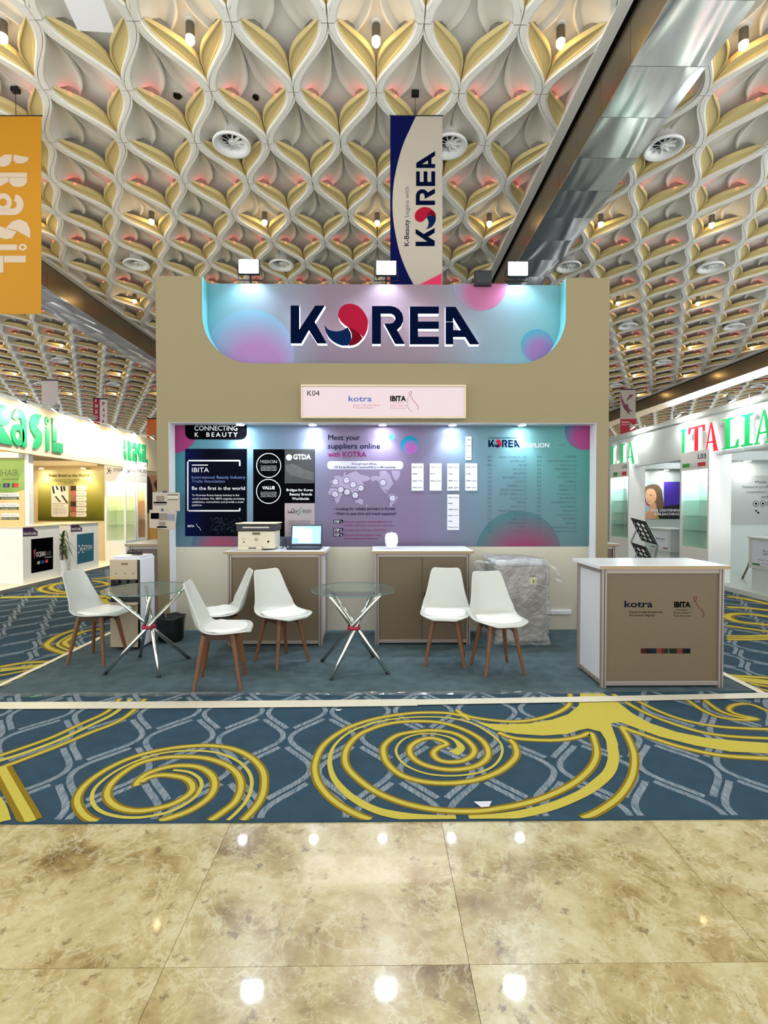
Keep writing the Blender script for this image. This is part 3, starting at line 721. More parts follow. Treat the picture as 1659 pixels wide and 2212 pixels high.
# printed balls
def ball(face, cx, cy, r, clip, inner, outer, k, parent, soft=1.0):
    inner = tuple(int(v * 0.78) for v in inner); outer = tuple(int(v * 0.78) for v in outer)
    c = face.p(cx, cy, k); R = (face.p(cx + r, cy, k) - c).length
    mb = MB(); face.disc(mb, cx, cy, r, k, 40, clip)
    o = mb.build('printed_ball', None, parent)
    o.data.materials.clear()
    off = Vector((0, 0, 0)); p = parent
    while p is not None: off += p.location; p = p.parent
    q = face.p(cx + r * 0.15, cy + r * 0.35, k) - off
    o.data.materials.append(ramp_mat('ball_print', [(0.0, inner), (0.45, inner), (1.0, outer)], 0, 0.0, R * 1.25 * soft, 0.45, radial=tuple(q)))
    return o
UCLIP = (452, 613, 1208, 786)
ball(FU, 540, 765, 96, UCLIP, (190, 140, 196), (140, 190, 216), 1, wall); ball(FU, 1038, 612, 59, UCLIP, (200, 120, 160), (140, 176, 200), 1, wall); ball(FU, 1160, 746, 35, UCLIP, (170, 130, 190), (90, 176, 206), 1, wall)
LCLIP = (378, 919, 1275, 1180)
ball(FL, 372, 922, 58, LCLIP, (176, 70, 130), (60, 130, 170), 1, wall); ball(FL, 470, 1180, 56, LCLIP, (180, 92, 118), (76, 128, 150), 1, wall)
ball(FL, 885, 962, 20, LCLIP, (190, 110, 190), (40, 150, 190), 1, wall, 0.8); ball(FL, 846.5, 944, 6.5, LCLIP, (90, 190, 206), (80, 180, 200), 1, wall); ball(FL, 1120, 1195, 92, LCLIP, (168, 80, 118), (92, 136, 142), 1, wall); ball(FL, 1262, 930, 42, LCLIP, (180, 80, 140), (60, 130, 170), 1, wall)

# ---------------------------------------------------------------- KOREA logotype (units: pixels of a 460 x 120 crop enlarged 3.607 times)
LOGO = {
 'K': [[(100, 72), (168, 72), (168, 258), (292, 72), (368, 72), (288, 200), (382, 368), (308, 368), (243, 265), (183, 368), (100, 368)]],
 'R': [[(735, 76), (880, 76), (915, 84), (945, 102), (967, 130), (978, 165), (976, 200), (962, 232), (930, 262), (990, 372), (915, 372), (828, 213), (878, 213), (900, 205), (914, 188), (916, 168), (905, 148), (885, 137), (803, 137), (803, 372), (735, 372)]],
 'E': [[(1028, 80), (1255, 80), (1255, 137), (1093, 137), (1093, 197), (1255, 197), (1255, 255), (1093, 255), (1093, 315), (1255, 315), (1255, 375), (1028, 375)]],
 'A': [[(1307, 82), (1386, 82), (1570, 375), (1497, 375), (1460, 318), (1367, 318), (1367, 375), (1307, 375), (1307, 200), (1367, 200), (1367, 264), (1425, 264), (1367, 170), (1367, 199), (1307, 199)]],
}
SWIRL = [('red', smooth_line([(470, 140), (482, 100), (512, 70), (560, 58), (620, 72), (670, 120), (700, 180), (703, 225), (695, 270), (668, 325)], 3) + smooth_line([(640, 295), (600, 262), (540, 238), (490, 195), (472, 160)], 3)),
         ('dark', smooth_line([(545, 240), (600, 262), (640, 295), (664, 326)], 3) + smooth_line([(630, 362), (595, 380), (550, 387)], 3) + smooth_line([(572, 340), (574, 290), (548, 244)], 3)),
         ('navy', smooth_line([(363, 222), (390, 256), (430, 270), (475, 272), (515, 260), (545, 240)], 3) + smooth_line([(572, 290), (572, 340), (550, 385)], 3) + smooth_line([(500, 385), (450, 365), (405, 330), (380, 290), (364, 230)], 3))]
def logo(place, mb_of, parent, thick=0.0, names=True):
    """place(u, v) -> point with u,v in logo pixels; builds letter meshes"""
    cm = {'red': m_rd, 'dark': m_rd2, 'navy': m_nvy2}
    for ch, polys in LOGO.items(): mb_of(ch, polys[0], m_nvy)
    for nm, pts in SWIRL: mb_of('O_' + nm, pts, cm[nm])
m_letterside = M('lit_letter_edge', (250, 250, 255), 0.5, emit=0.6, ecol=(245, 246, 255))
def sign_letter(nm, pts, mat):
    mb = MB(); n = len(pts)
    P3 = [at_y(600 + x / 3.607, 640 + y / 3.607, Y2 - 0.09) for x, y in pts][::-1]
    a = sum(P3[i].x * P3[(i + 1) % n].z - P3[(i + 1) % n].x * P3[i].z for i in range(n))
    if a < 0: P3 = P3[::-1]
    mb.cur = 0; mb.add(P3, [tuple(range(n))])
    bk = [p + Vector((0, 0.075, 0)) for p in P3]
    mb.cur = 1; mb.add(P3 + bk, [(i, i + n, (i + 1) % n + n, (i + 1) % n) for i in range(n) if not (nm == 'A' and abs(P3[i].z - P3[(i + 1) % n].z) < 0.01 and abs(P3[i].z - at_y(970, 640 + 199.5 / 3.607, Y2 - 0.09).z) < 0.02)] + [tuple(range(2 * n - 1, n - 1, -1))])
    o = mb.build({'K': 'letter_k', 'R': 'letter_r', 'E': 'letter_e', 'A': 'letter_a'}.get(nm, 'letter_o_swirl'), [mat, m_letterside], wall)
    s = MB(); c = sum(P3, Vector()) / n
    s.box(c.x - 0.01, c.x + 0.01, Y2 - 0.016, Y2 + 0.01, c.z - 0.01, c.z + 0.01).build('standoff', m_wht, o)
logo(None, sign_letter, wall)
def flat_logo(parent, fn, name='logo'):
    groups = {}
    def f(nm, pts, mat):
        P3 = [fn(x, y) for x, y in pts]; MB().add(P3, [tuple(range(len(P3)))]).build('logo_letter' if len(nm) == 1 else 'logo_swirl', mat, parent)
    logo(None, f, parent)
# ---------------------------------------------------------------- print on the graphic board
def T(parent, face, mat, items, name='lettering'):
    joint = MB()
    for it in items:
        a = it[:5]; kw = it[5] if len(it) > 5 else {}
        if it[4] < 5 and len(items) > 2: face.text(joint, *a, **kw)       # small print stays one block
        else: face.text(MB(), *a, **kw).build(name, mat, parent)
    if joint.v:
        o = joint.build('small_print', mat, parent)
        o['kind'] = 'stuff'
T(wall, FL, m_nvy, [('Meet your', 709, 950.5, 778, 11.5, dict(bold=0.006)), ('suppliers online', 708, 969, 821, 11.5, dict(bold=0.008)),
    ('10 local head offices,', 760, 1004, 815, 4.6, dict(bold=0.01)), ('129 Korea Business Centers(KBCs) in 84 countries', 721.5, 1011.5, 854, 5, dict(bold=0.01)),
    ('\u2022 Looking for reliable partners in Korea?', 721.5, 1101.5, 854, 5.6, dict(bold=0.015)), ('\u2022 Want to save time and travel expenses?', 721.5, 1112, 856, 5.6, dict(bold=0.015))])
T(wall, FL, m_mag, [('with KOTRA', 708, 987, 791, 11.5, dict(bold=0.008)), ('Send your inquiries to exhibition@kotra.or.kr', 743, 1129, 847, 4.2), ('KOTRA\u2019s staff in your country will contact you', 743, 1137, 849, 4.2),
    ('Schedule online meetings with KOTRA', 743, 1147, 833, 4.2), ('Meet your Korean suppliers online', 743, 1157.5, 824, 4.2), ('with an experienced interpreter', 743, 1165, 817, 4.2)])
mb = MB(); FL.rrect(mb, 707, 996, 871, 1014, 7, 1); mb.build('caption_pill', M('pill_print', (176, 174, 196), 0.5), wall)
m_map = M('map_print', (140, 128, 156), 0.5)
mb = MB(); q = lambda pts: [(690 + x / 7.9, 920 + y / 7.9) for x, y in pts]
for pts in ([(270, 850), (330, 850), (400, 880), (430, 780), (450, 790), (440, 850), (560, 790), (620, 770), (700, 830), (830, 860), (890, 900), (790, 950), (730, 940), (760, 1010), (700, 1040), (660, 1130), (600, 1110), (590, 1180), (540, 1130), (520, 1080), (480, 1140), (440, 1060), (400, 1050), (420, 1110), (360, 1120), (340, 1060), (290, 1040), (200, 1040), (220, 980), (180, 960), (240, 910)],
            [(190, 1060), (330, 1070), (380, 1140), (400, 1160), (350, 1230), (340, 1290), (290, 1330), (260, 1250), (250, 1190), (160, 1170), (150, 1120)],
            [(890, 850), (1030, 860), (1030, 770), (1130, 760), (1210, 850), (1260, 990), (1200, 1060), (1180, 1100), (1110, 1090), (1160, 1140), (1190, 1165), (1120, 1140), (1060, 1080), (1030, 1010), (1000, 940), (960, 920), (900, 960), (880, 910)],
            [(1230, 760), (1380, 770), (1370, 860), (1320, 940), (1280, 920), (1240, 830)], [(1190, 1170), (1260, 1160), (1340, 1220), (1300, 1290), (1240, 1340), (1220, 1390), (1200, 1360), (1210, 1280), (1180, 1220)],
            [(610, 1280), (690, 1240), (740, 1260), (745, 1310), (720, 1350), (660, 1310), (620, 1320)], [(790, 1370), (830, 1330), (810, 1380)]):
    FL.poly(mb, q(pts), 0.6)
mb.build('world_map', m_map, wall)
mw, mk = MB(), MB(); tx = []
for (x, y, a, b) in ((272, 957, 'Europe', '26'), (463, 928, 'CIS', '13'), (575, 1003, 'China', '20'), (709, 1063, 'Japan', '4'), (365, 1087, 'Middle East', '10'), (471, 1130, 'Southwest', '8'), (611, 1183, 'Southeast', '12'), (267, 1167, 'Africa', '8'), (1087, 967, 'North America', '10'), (1246, 1236, 'Latin America', '12')):
    px, py = 690 + x / 7.9, 920 + y / 7.9
    FL.disc(mw, px, py, 6.4, 1.2, 24); FL.ring(mk, px, py, 7.2, 1.0, 1.4)
    tx += [(a, px - 4, py - 0.5, px + 4, 1.8), (b, px - 1.4, py + 4, px + 1.4, 2.4)]
mw.build('map_badge', M('badge_print', (182, 178, 198), 0.5), wall); mk.build('map_badge_ring', m_nvy, wall); T(wall, FL, m_nvy, tx)
mb = MB()
for y in (1127, 1145, 1155.5): FL.rect(mb, 720, y - 4.2, 741, y + 3.4, 1)
mb.build('step_tab', m_nvy, wall)
T(wall, FL, m_wink, [('STEP 1.', 721.5, 1129.3, 739.5, 5, dict(bold=0.015)), ('STEP 2.', 721.5, 1147.3, 739.5, 5, dict(bold=0.015)), ('STEP 3.', 721.5, 1157.8, 739.5, 5, dict(bold=0.015))])
# pavilion list
flat_logo(wall, lambda x, y: FL.p(1055 + (x - 100) * 68 / 1470, 950 + (y - 72) * 16 / 300, 2))
mb = MB(); FL.rect(mb, 1055, 945.5, 1116, 946.8, 1); mb.build('rule', m_nvy, wall)
T(wall, FL, m_wink, [('PAVILION', 1129, 966.5, 1186, 9.5, dict(bold=0.004))])
T(wall, FL, m_gink, [('kotra', 1208, 963, 1221, 4), ('IBITA', 1231, 962, 1239, 4)])
C1 = ['Beauty Cosmetic Co., Ltd.', 'GPCLUB CO.,LTD.', 'CTK CLIP', 'FAU CO., LTD', 'NEUROSEMOREA', 'J&G COSMETICS CO., LTD', 'C.J. MODISYS', 'YEGREENA Co., Ltd.', 'INNOTECH CORPORATION LTD', 'NEWGEN COSMETICS Co., LTD', 'Sunpul Co., Ltd', 'NARA INC.', 'ORCOS Co., Ltd.', 'Myungin Cosmetics Co., LTD', 'JT Co., Ltd.', 'CHILDI CO., LTD', 'CARVER CORPORATION', 'HANACOS', 'P.R. Co., Ltd']
N1 = ['M17', 'M19', 'M21', 'O16', 'O18', 'O19', 'Q01', 'Q20', 'Q22', 'J07', 'J09', 'J13', 'J15', 'J16', 'J17', 'J19', 'J20', 'J21', 'J22']
C2 = ['KOTRA INDIA', 'DLKS International Co., Ltd', 'Hyple Co., Ltd.', 'STURDZONING CO., LTD.', 'Intex Co., Ltd', 'UPT Bell Co., Ltd.', 'STOMIN Inc.', 'BAILACK CO., LTD', 'ARTINICE CO. LTD', 'Powerlist Co., Ltd', 'LABA CORPORATION', 'HYUNDAEPRINTECH CO., LTD', 'Korean Research', 'Dojangsun Ltd', 'Royal Professional', 'M CT COSMETIC', 'Relak Lab.', 'LK Innovation Co., Ltd.', 'Kaneco Bio Co., Ltd']
N2 = ['K04', 'K06', 'K10', 'K12', 'K14', 'K16', 'K17', 'K18', 'K19', 'K20', 'K21', 'K22', 'K15', 'K16', 'K20', 'L06', 'L18', 'L20', 'L22']
its = []
for i in range(19):
    y = 988.5 + i * 8.95
    for (s, xe) in ((C1[i], 1137.5), (C2[i], 1245.5)): its.append((s, xe - 2.35 * len(s), y, xe, 4.0, dict(res=1)))
    for (s, xs) in ((N1[i], 1053.5), (N2[i], 1160.5)): its.append((s, xs, y, xs + 8.5, 4.0, dict(res=1, bold=0.01)))
T(wall, FL, M('list_ink', (52, 74, 92), 0.5), its)

# ---------------------------------------------------------------- posters pasted on the board
FP = Face('y', Y2 - 0.006, 0.0012)
m_pblack = ramp_mat('night_blue_poster', [(0.0, (8, 18, 66)), (0.35, (3, 5, 16)), (1.0, (2, 3, 8))], 0, -0.42, 0.5, 0.5)
def sheet(name, x0, y0, x1, y1, mat, label, cat='poster', group=None, face=None, th=0.005):
    face = face or FP; mb = MB(); face.rect(mb, x0, y0, x1, y1, 0, th)
    a = face.p((x0 + x1) / 2, y1, 0); t = thing(name, a, label, cat, group)
    mb.build('sheet', mat, t); return t
tgp = thing('wall_sign', FP.p(467, 948, 0), 'black rounded tab reading CONNECTING K-BEAUTY at the board\u2019s top left', 'sign')
mb = MB(); FP.rrect(mb, 400, 917.5, 533, 949, 14, 0, (0, 0, 1, 1), 0.005); mb.build('plate', m_bink, tgp)
T(tgp, FP, m_wink, [('CONNECTING', 420, 930, 513, 10.5, dict(bold=0.008)), ('K', 421, 943.5, 429, 9.5, dict(bold=0.008)), ('BEAUTY', 446, 943.5, 513.5, 9.5, dict(space=1.4, bold=0.008))])
p = sheet('wall_poster', 400, 969.5, 533, 1158, m_pblack, 'dark blue IBITA poster with a white bracket frame, leftmost on the board')
mb = MB(); cx = lambda x: 395 + x / 5.624; cy = lambda y: 960 + y / 5.624
for a in ((52, 188, 700, 206), (52, 188, 68, 815), (52, 798, 700, 815), (684, 188, 700, 262), (684, 772, 700, 815), (110, 246, 305, 257)): FP.rect(mb, cx(a[0]), cy(a[1]), cx(a[2]), cy(a[3]), 1)
FP.stroke(mb, [(cx(165), cy(960)), (cx(175), cy(990)), (cx(205), cy(1015)), (cx(216), cy(1045))], 0.8, 1)
mb.build('bracket_frame', m_wink, p)
T(p, FP, m_wink, [('IBITA', cx(112), cy(338), cx(317), 10), ('Be the first in the world', cx(112), cy(553), cx(755), 7.6, dict(bold=0.004)), ('IBITA', cx(58), cy(1003), cx(140), 4.2, dict(bold=0.02)),
    ('To Promote Korea beauty industry in the', cx(112), cy(628), cx(685), 4.2), ('world markets, We, IBITA organize promising', cx(112), cy(670), cx(750), 4.2), ('exhibitions, conventions and provide a trade', cx(112), cy(710), cx(738), 4.2), ('platform', cx(112), cy(748), cx(228), 4.2)])
T(p, FP, M('slate_ink', (92, 112, 170), 0.5), [('International Beauty Industry', cx(110), cy(416), cx(760), 6.4), ('Trade Association', cx(110), cy(464), cx(510), 6.4)])
mb = MB(); rnd = random.Random(3)
for i in range(120):
    x = 330 + rnd.random() * 420; y = 890 + rnd.random() * 190; w = 4 + rnd.random() * 18
    FP.poly(mb, [(cx(x), cy(y)), (cx(x + w), cy(y - 5)), (cx(x + w), cy(y - 3)), (cx(x), cy(y + 3))], 1)
mb.build('city_lights_print', M('city_print', (64, 82, 104), 0.5), p)
p = sheet('wall_poster', 547, 970.5, 680, 1159, m_bink, 'black poster with MISSION and VALUE circles and GTDA block')
mb = MB(); FP.ring(mb, cx(1043), cy(255), 26.8, 1.6, 1.2, 40); FP.ring(mb, cx(1041), cy(570), 26.8, 1.6, 1.2, 40); FP.disc(mb, cx(1290), cy(158), 6.6, 2)
mb.build('circle_print', m_wink, p)
mb = MB(); FP.rect(mb, 615, 971, 679.6, 1044, 0.6); mb.build('photo_block', M('dim_photo_print', (44, 46, 48), 0.4, var=0.6, vscale=5), p)
mb = MB(); FP.poly(mb, [(cx(1245), cy(250)), (cx(1330), cy(230)), (cx(1470), cy(300)), (cx(1590), cy(340)), (cx(1590), cy(440)), (cx(1450), cy(410)), (cx(1300), cy(370)), (cx(1250), cy(320))], 0.9); mb.build('handshake_print', M('handshake_ink', (70, 72, 70), 0.4, var=0.4, vscale=14), p)
T(p, FP, m_wink, [('MISSION', cx(942), cy(228), cx(1143), 6.6, dict(bold=0.006)), ('VALUE', cx(964), cy(545), cx(1118), 6.6, dict(bold=0.03)), ('GTDA', cx(1340), cy(180), cx(1556), 10.5, dict(bold=0.03)),
    ('Bridges for Korea', cx(1260), cy(568), cx(1580), 5.6, dict(bold=0.012)), ('Beauty Brands', cx(1298), cy(620), cx(1570), 5.6, dict(bold=0.012)), ('Worldwide', cx(1326), cy(674), cx(1534), 5.6, dict(bold=0.012))] +
    [(s, cx(945), cy(266 + 18 * i), cx(1138), 2, dict(res=1)) for i, s in enumerate(('To support your business', 'create beauty industry', 'through the global market', 'and international network'))] +
    [(s, cx(945), cy(584 + 18 * i), cx(1138), 2, dict(res=1)) for i, s in enumerate(('Value Growth, Success Sharing', 'Support by Innovation and', 'Growth, Dependability', 'Quality and Transparency'))])
p2 = sheet('info_sheet', 615, 1087, 680, 1159.5, M('taupe_paper', (150, 138, 140), 0.6), 'taupe sheet with a bilingual logo below the GTDA poster block', 'sheet', face=Face('y', Y2 - 0.0075, 0.0012), th=0.0008)
FP2 = Face('y', Y2 - 0.0075, 0.0012)
mb = MB(); FP2.stroke(mb, [(cx(1440), cy(765)), (cx(1410), cy(800)), (cx(1425), cy(825)), (cx(1390), cy(858))], 2.0, 1); mb.build('swoosh', M('teal_ink', (20, 120, 116), 0.5), p2)
mb = MB()
for pts in ([(1275, 800), (1285, 822), (1310, 825), (1318, 800), (1322, 822), (1345, 825), (1350, 800)], [(1320, 785), (1345, 780), (1352, 800), (1385, 822), (1388, 795)], [(1275, 832), (1388, 832)]): FP2.stroke(mb, [(cx(x), cy(y)), ] and [(cx(x), cy(y)) for x, y in pts], 1.1, 1)
mb.build('script_lettering', m_bink, p2)
T(p2, FP2, m_bink, [('INDEX', cx(1450), cy(830), cx(1562), 7, dict(space=1.2))] + [(s, cx(1285), cy(932 + 17 * i), cx(1545 if i != 3 else 1320), 2, dict(res=1)) for i, s in enumerate(('Distributing products with high quality', 'Sharing market and brands', 'mutual synergy in these partners', 'offers'))] + [(s, cx(1285), cy(1020 + 17 * i), cx(1330), 2, dict(res=1)) for i, s in enumerate(('Leader', 'offering', '', 'Together', 'Service'))])
# white sheets of exhibitor logos
for (x0, y0, x1, y1, lab, n, words) in ((889, 1001, 915, 1060, 'white logo sheet nearest the world map, in the middle row of sheets', 4, ['Beauty', 'ENGINE', 'Studio', 'FAU']), (928, 1001, 954, 1060, 'second white logo sheet from the world map, with square emblem', 4, ['d.chang', 'KO', 'Hyaura', '']),
        (966, 1001, 992, 1060, 'white logo sheet directly above the tall two-column sheet', 4, ['Neogenlab', 'CARVER', 'CREA', 'J2']), (1005, 1001, 1031, 1060, 'white logo sheet nearest the pavilion name list', 4, ['Lumiere', 'ROUND', 'DAISO', 'KOSMO']),
        (966, 1068, 992, 1145, 'tallest white logo sheet, lowest on the board', 6, ['LOHACO', 'INCEL', 'ALRIS', 'Sunny', 'VIL', 'Toon']), (1005.5, 943, 1018.5, 994, 'narrow white logo sheet above the others', 4, ['Cellup', 'Aura', 'Pont', 'Miel'])):
    p = sheet('logo_sheet', x0, y0, x1, y1, M('white_paper', (202, 202, 208), 0.6), lab, 'sheet', 'white logo sheets on the graphic board')
    mb = MB(); h = (y1 - y0) / n
    for i in range(1, n): FP.rect(mb, x0 + 1, y0 + h * i - 0.2, x1 - 1, y0 + h * i + 0.2, 1)
    if x1 - x0 > 20: FP.rect(mb, (x0 + x1) / 2 - 0.2, y0 + 2, (x0 + x1) / 2 + 0.2, y1 - 2, 1)
    mb.build('grid_line', M('grid_ink', (190, 190, 196), 0.6), p)
    its = []
    for i, w in enumerate(words):
        if not w: continue
        yb = y0 + h * (i + 0.62)
        its.append((w, x0 + 2, yb, (x0 + x1) / 2 - 1 if x1 - x0 > 20 else x1 - 2, 2.6, dict(bold=0.02)))
        if x1 - x0 > 20 and i % 3 != 1: its.append((w[::-1].title() if len(w) > 3 else w, (x0 + x1) / 2 + 1.5, yb, x1 - 2, 2.4, dict(bold=0.01)))
    T(p, FP, m_bink, its[:])
# ---------------------------------------------------------------- lightbox sign K04
YS = Y1 - 0.075; FS = Face('y', YS - 0.002, 0.0012)
a = FS.p(828, 903, 0); t = thing('lightbox_sign', a, 'backlit pale pink booth sign numbered K04 with two logos, below the header', 'sign')
mb = MB(); FS.rect(mb, 653.5, 836, 1003, 899.5, 0, 0.01); mb.build('lit_face', M('lit_pink_acrylic', (140, 138, 140), 0.4, emit=0.21, ecol=(255, 216, 222)), t)
mb = MB(); x0, x1 = FS.p(650, 830, 0).x, FS.p(1006.5, 830, 0).x; z0, z1 = FS.p(828, 903.5, 0).z, FS.p(828, 831, 0).z
mb.box(x0, x1, YS + 0.008, Y1 - 0.002, z0 + 0.006, z1 - 0.006); mb.build('box', m_wht, t)
for b in ((x0, x1, z0, z0 + 0.02), (x0, x1, z1 - 0.02, z1), (x0, x0 + 0.017, z0 + 0.02, z1 - 0.02), (x1 - 0.017, x1, z0 + 0.02, z1 - 0.02)): MB().box(b[0], b[1], YS - 0.012, YS + 0.012, b[2], b[3]).build('frame_bar', M('champagne_frame', (196, 178, 146), 0.35, 0.5), t, bevel=0.003)
T(t, FS, m_bink, [('K04', 664, 855, 690, 11.5, dict(bold=0.0)), ('IBITA', 843, 866.5, 877, 11, dict(bold=0.04))])
m_kotra = M('kotra_blue', (52, 84, 160), 0.5)
T(t, FS, m_kotra, [('kotra', 753, 867, 803, 12, dict(bold=0.012))])
T(t, FS, M('pale_red_ink', (190, 110, 120), 0.5), [('Korea Trade-Investment', 763, 877, 821, 4), ('Promotion Agency', 763, 882.5, 808, 4), ('International', 848, 871.5, 872, 2.6), ('Beauty Industry', 843, 877.5, 876, 2.8), ('Trade Association', 842, 883, 878, 2.8)])
def face_outline(face, mb, ox, oy, sc, w, k=2):
    face.stroke(mb, [(ox + x * sc, oy + y * sc) for x, y in smooth_line([(0, 30), (-1, 45), (-8, 60), (-2, 72), (-8, 85), (-4, 95), (-14, 105), (0, 125), (12, 145), (35, 150)], 4)], w, k)
def face_hair(face, mb, ox, oy, sc, w, k=2):
    face.stroke(mb, [(ox + x * sc, oy + y * sc) for x, y in smooth_line([(14, 34), (6, 15), (12, 0), (24, 2), (22, 20), (18, 34), (34, 62), (62, 95), (76, 120), (70, 140)], 4)], w, k)
mb = MB(); face_outline(FS, mb, 882, 846, 0.28, 0.7); mb.build('face_line', m_gink, t)
mb = MB(); face_hair(FS, mb, 882, 846, 0.28, 0.9); mb.build('hair_line', m_rd, t)
sg = light('sign_glow', 'AREA', (a.x, YS - 0.03, (z0 + z1) / 2), 2.5, (255, 230, 232), t, aim=(a.x, 0, (z0 + z1) / 2))
sg.data.shape = 'RECTANGLE'; sg.data.size = 1.75; sg.data.size_y = 0.3

# ---------------------------------------------------------------- downlights in the soffit
m_cool = M('cool_led', (240, 248, 255), 0.4, emit=120.0, ecol=(232, 244, 255))
names5 = ('leftmost', 'second from left', 'middle', 'second from right', 'rightmost')
for i, px in enumerate((519.5, 675.5, 826.5, 977.5, 1127.5)):
    c = at_y(px, 915, Y1 + 0.055)
    t = thing('recessed_downlight', (c.x, c.y, zop - 0.005), '%s of the five recessed LED downlights over the graphic board' % names5[i], 'downlight', 'downlights in the booth soffit')
    MB().lathe([(0.0, -0.001), (0.055, -0.001), (0.055, -0.012), (0.043, -0.018), (0.043, -0.010), (0.0, -0.010)], t.location, n=20).build('trim_ring', m_wht, t)
    MB().lathe([(0.0, -0.020), (0.03, -0.019), (0.042, -0.012), (0.0, -0.011)], t.location, n=20).build('lens', m_cool, t, smooth=True)
    light('downlight_beam', 'SPOT', (c.x, c.y, zop - 0.04), 14, (226, 240, 255), t, aim=(c.x, Y2 - 0.02, 0.6), size=0.03, angle=105, blend=0.8)
# ---------------------------------------------------------------- floodlights above the header
def flood(px, py, label, lit=True, w=0.24, y=Y2 + 0.02):
    c = at_y(px, py, y); zt = ztop - 0.01
    t = thing('floodlight', (c.x, y, zt), label, 'floodlight', 'floodlights above the header')
    MB().tube([(c.x, y + 0.02, zt - 0.06), (c.x, y + 0.02, zt + 0.03), (c.x, y - 0.02, c.z)], 0.012, 8).build('arm', m_black, t)
    MB().tube([(c.x - w / 2 - 0.015, y - 0.05, c.z), (c.x - w / 2 - 0.015, y, zt + 0.05), (c.x + w / 2 + 0.015, y, zt + 0.05), (c.x + w / 2 + 0.015, y - 0.05, c.z)], 0.007, 6).build('bracket', m_black, t)
    MB().box(c.x - w / 2, c.x + w / 2, y - 0.075, y - 0.03, c.z - 0.085, c.z + 0.085).build('housing', m_black, t, bevel=0.006)
    if lit:
        MB().box(c.x - w / 2 + 0.012, c.x + w / 2 - 0.012, y - 0.082, y - 0.074, c.z - 0.073, c.z + 0.073).build('led_panel', M('flood_led', (240, 250, 255), 0.4, emit=70, ecol=(226, 244, 255)), t)
        light('flood_beam', 'SPOT', (c.x, y - 0.13, c.z - 0.02), 20, (224, 238, 255), t, aim=(c.x, y - 0.16, 3.0), size=0.06, angle=120, blend=0.7)
    else:
        MB().box(c.x - w / 2 + 0.012, c.x + w / 2 - 0.012, y - 0.08, y - 0.074, c.z - 0.06, c.z + 0.06).build('dark_glass', M('dark_glass', (30, 32, 36), 0.15), t)
    return t
flood(541, 582, 'lit floodlight above the header, over the letter K side'); flood(834, 585, 'lit floodlight above the middle of the header, below the hanging banner'); flood(1115, 587, 'lit floodlight above the right end of the header')
flood(1041, 606, 'unlit black floodlight on the header, right of the banner', False, 0.2)
# ================================================================ furniture of the booth
m_shell = M('white_shell_plastic', (184, 186, 178), 0.32, spec=0.5)
m_pad = M('white_leatherette', (218, 219, 214), 0.42, bump=0.05, bscale=300)
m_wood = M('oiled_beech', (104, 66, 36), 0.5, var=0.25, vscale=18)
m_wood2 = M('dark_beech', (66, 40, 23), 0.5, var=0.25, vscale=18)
m_chrome = M('chrome', (214, 212, 204), 0.10, 1.0)
m_rubber = M('black_rubber', (16, 16, 16), 0.7)
SHELL = [(.245, .430, .100, 0, 0), (.240, .446, .155, 0, 0), (.215, .457, .197, 0, 0), (.16, .456, .222, .002, 0), (.08, .448, .232, .006, 0), (0, .441, .235, .012, 0), (-.08, .439, .232, .024, 0),
         (-.14, .449, .226, .05, .015), (-.178, .480, .219, .06, .05), (-.20, .53, .207, .036, .066), (-.217, .60, .191, .016, .058), (-.235, .68, .175, .009, .044), (-.252, .75, .162, .007, .032), (-.266, .80, .150, .010, .022), (-.274, .826, .136, .012, .016), (-.278, .838, .108, .006, .010)]
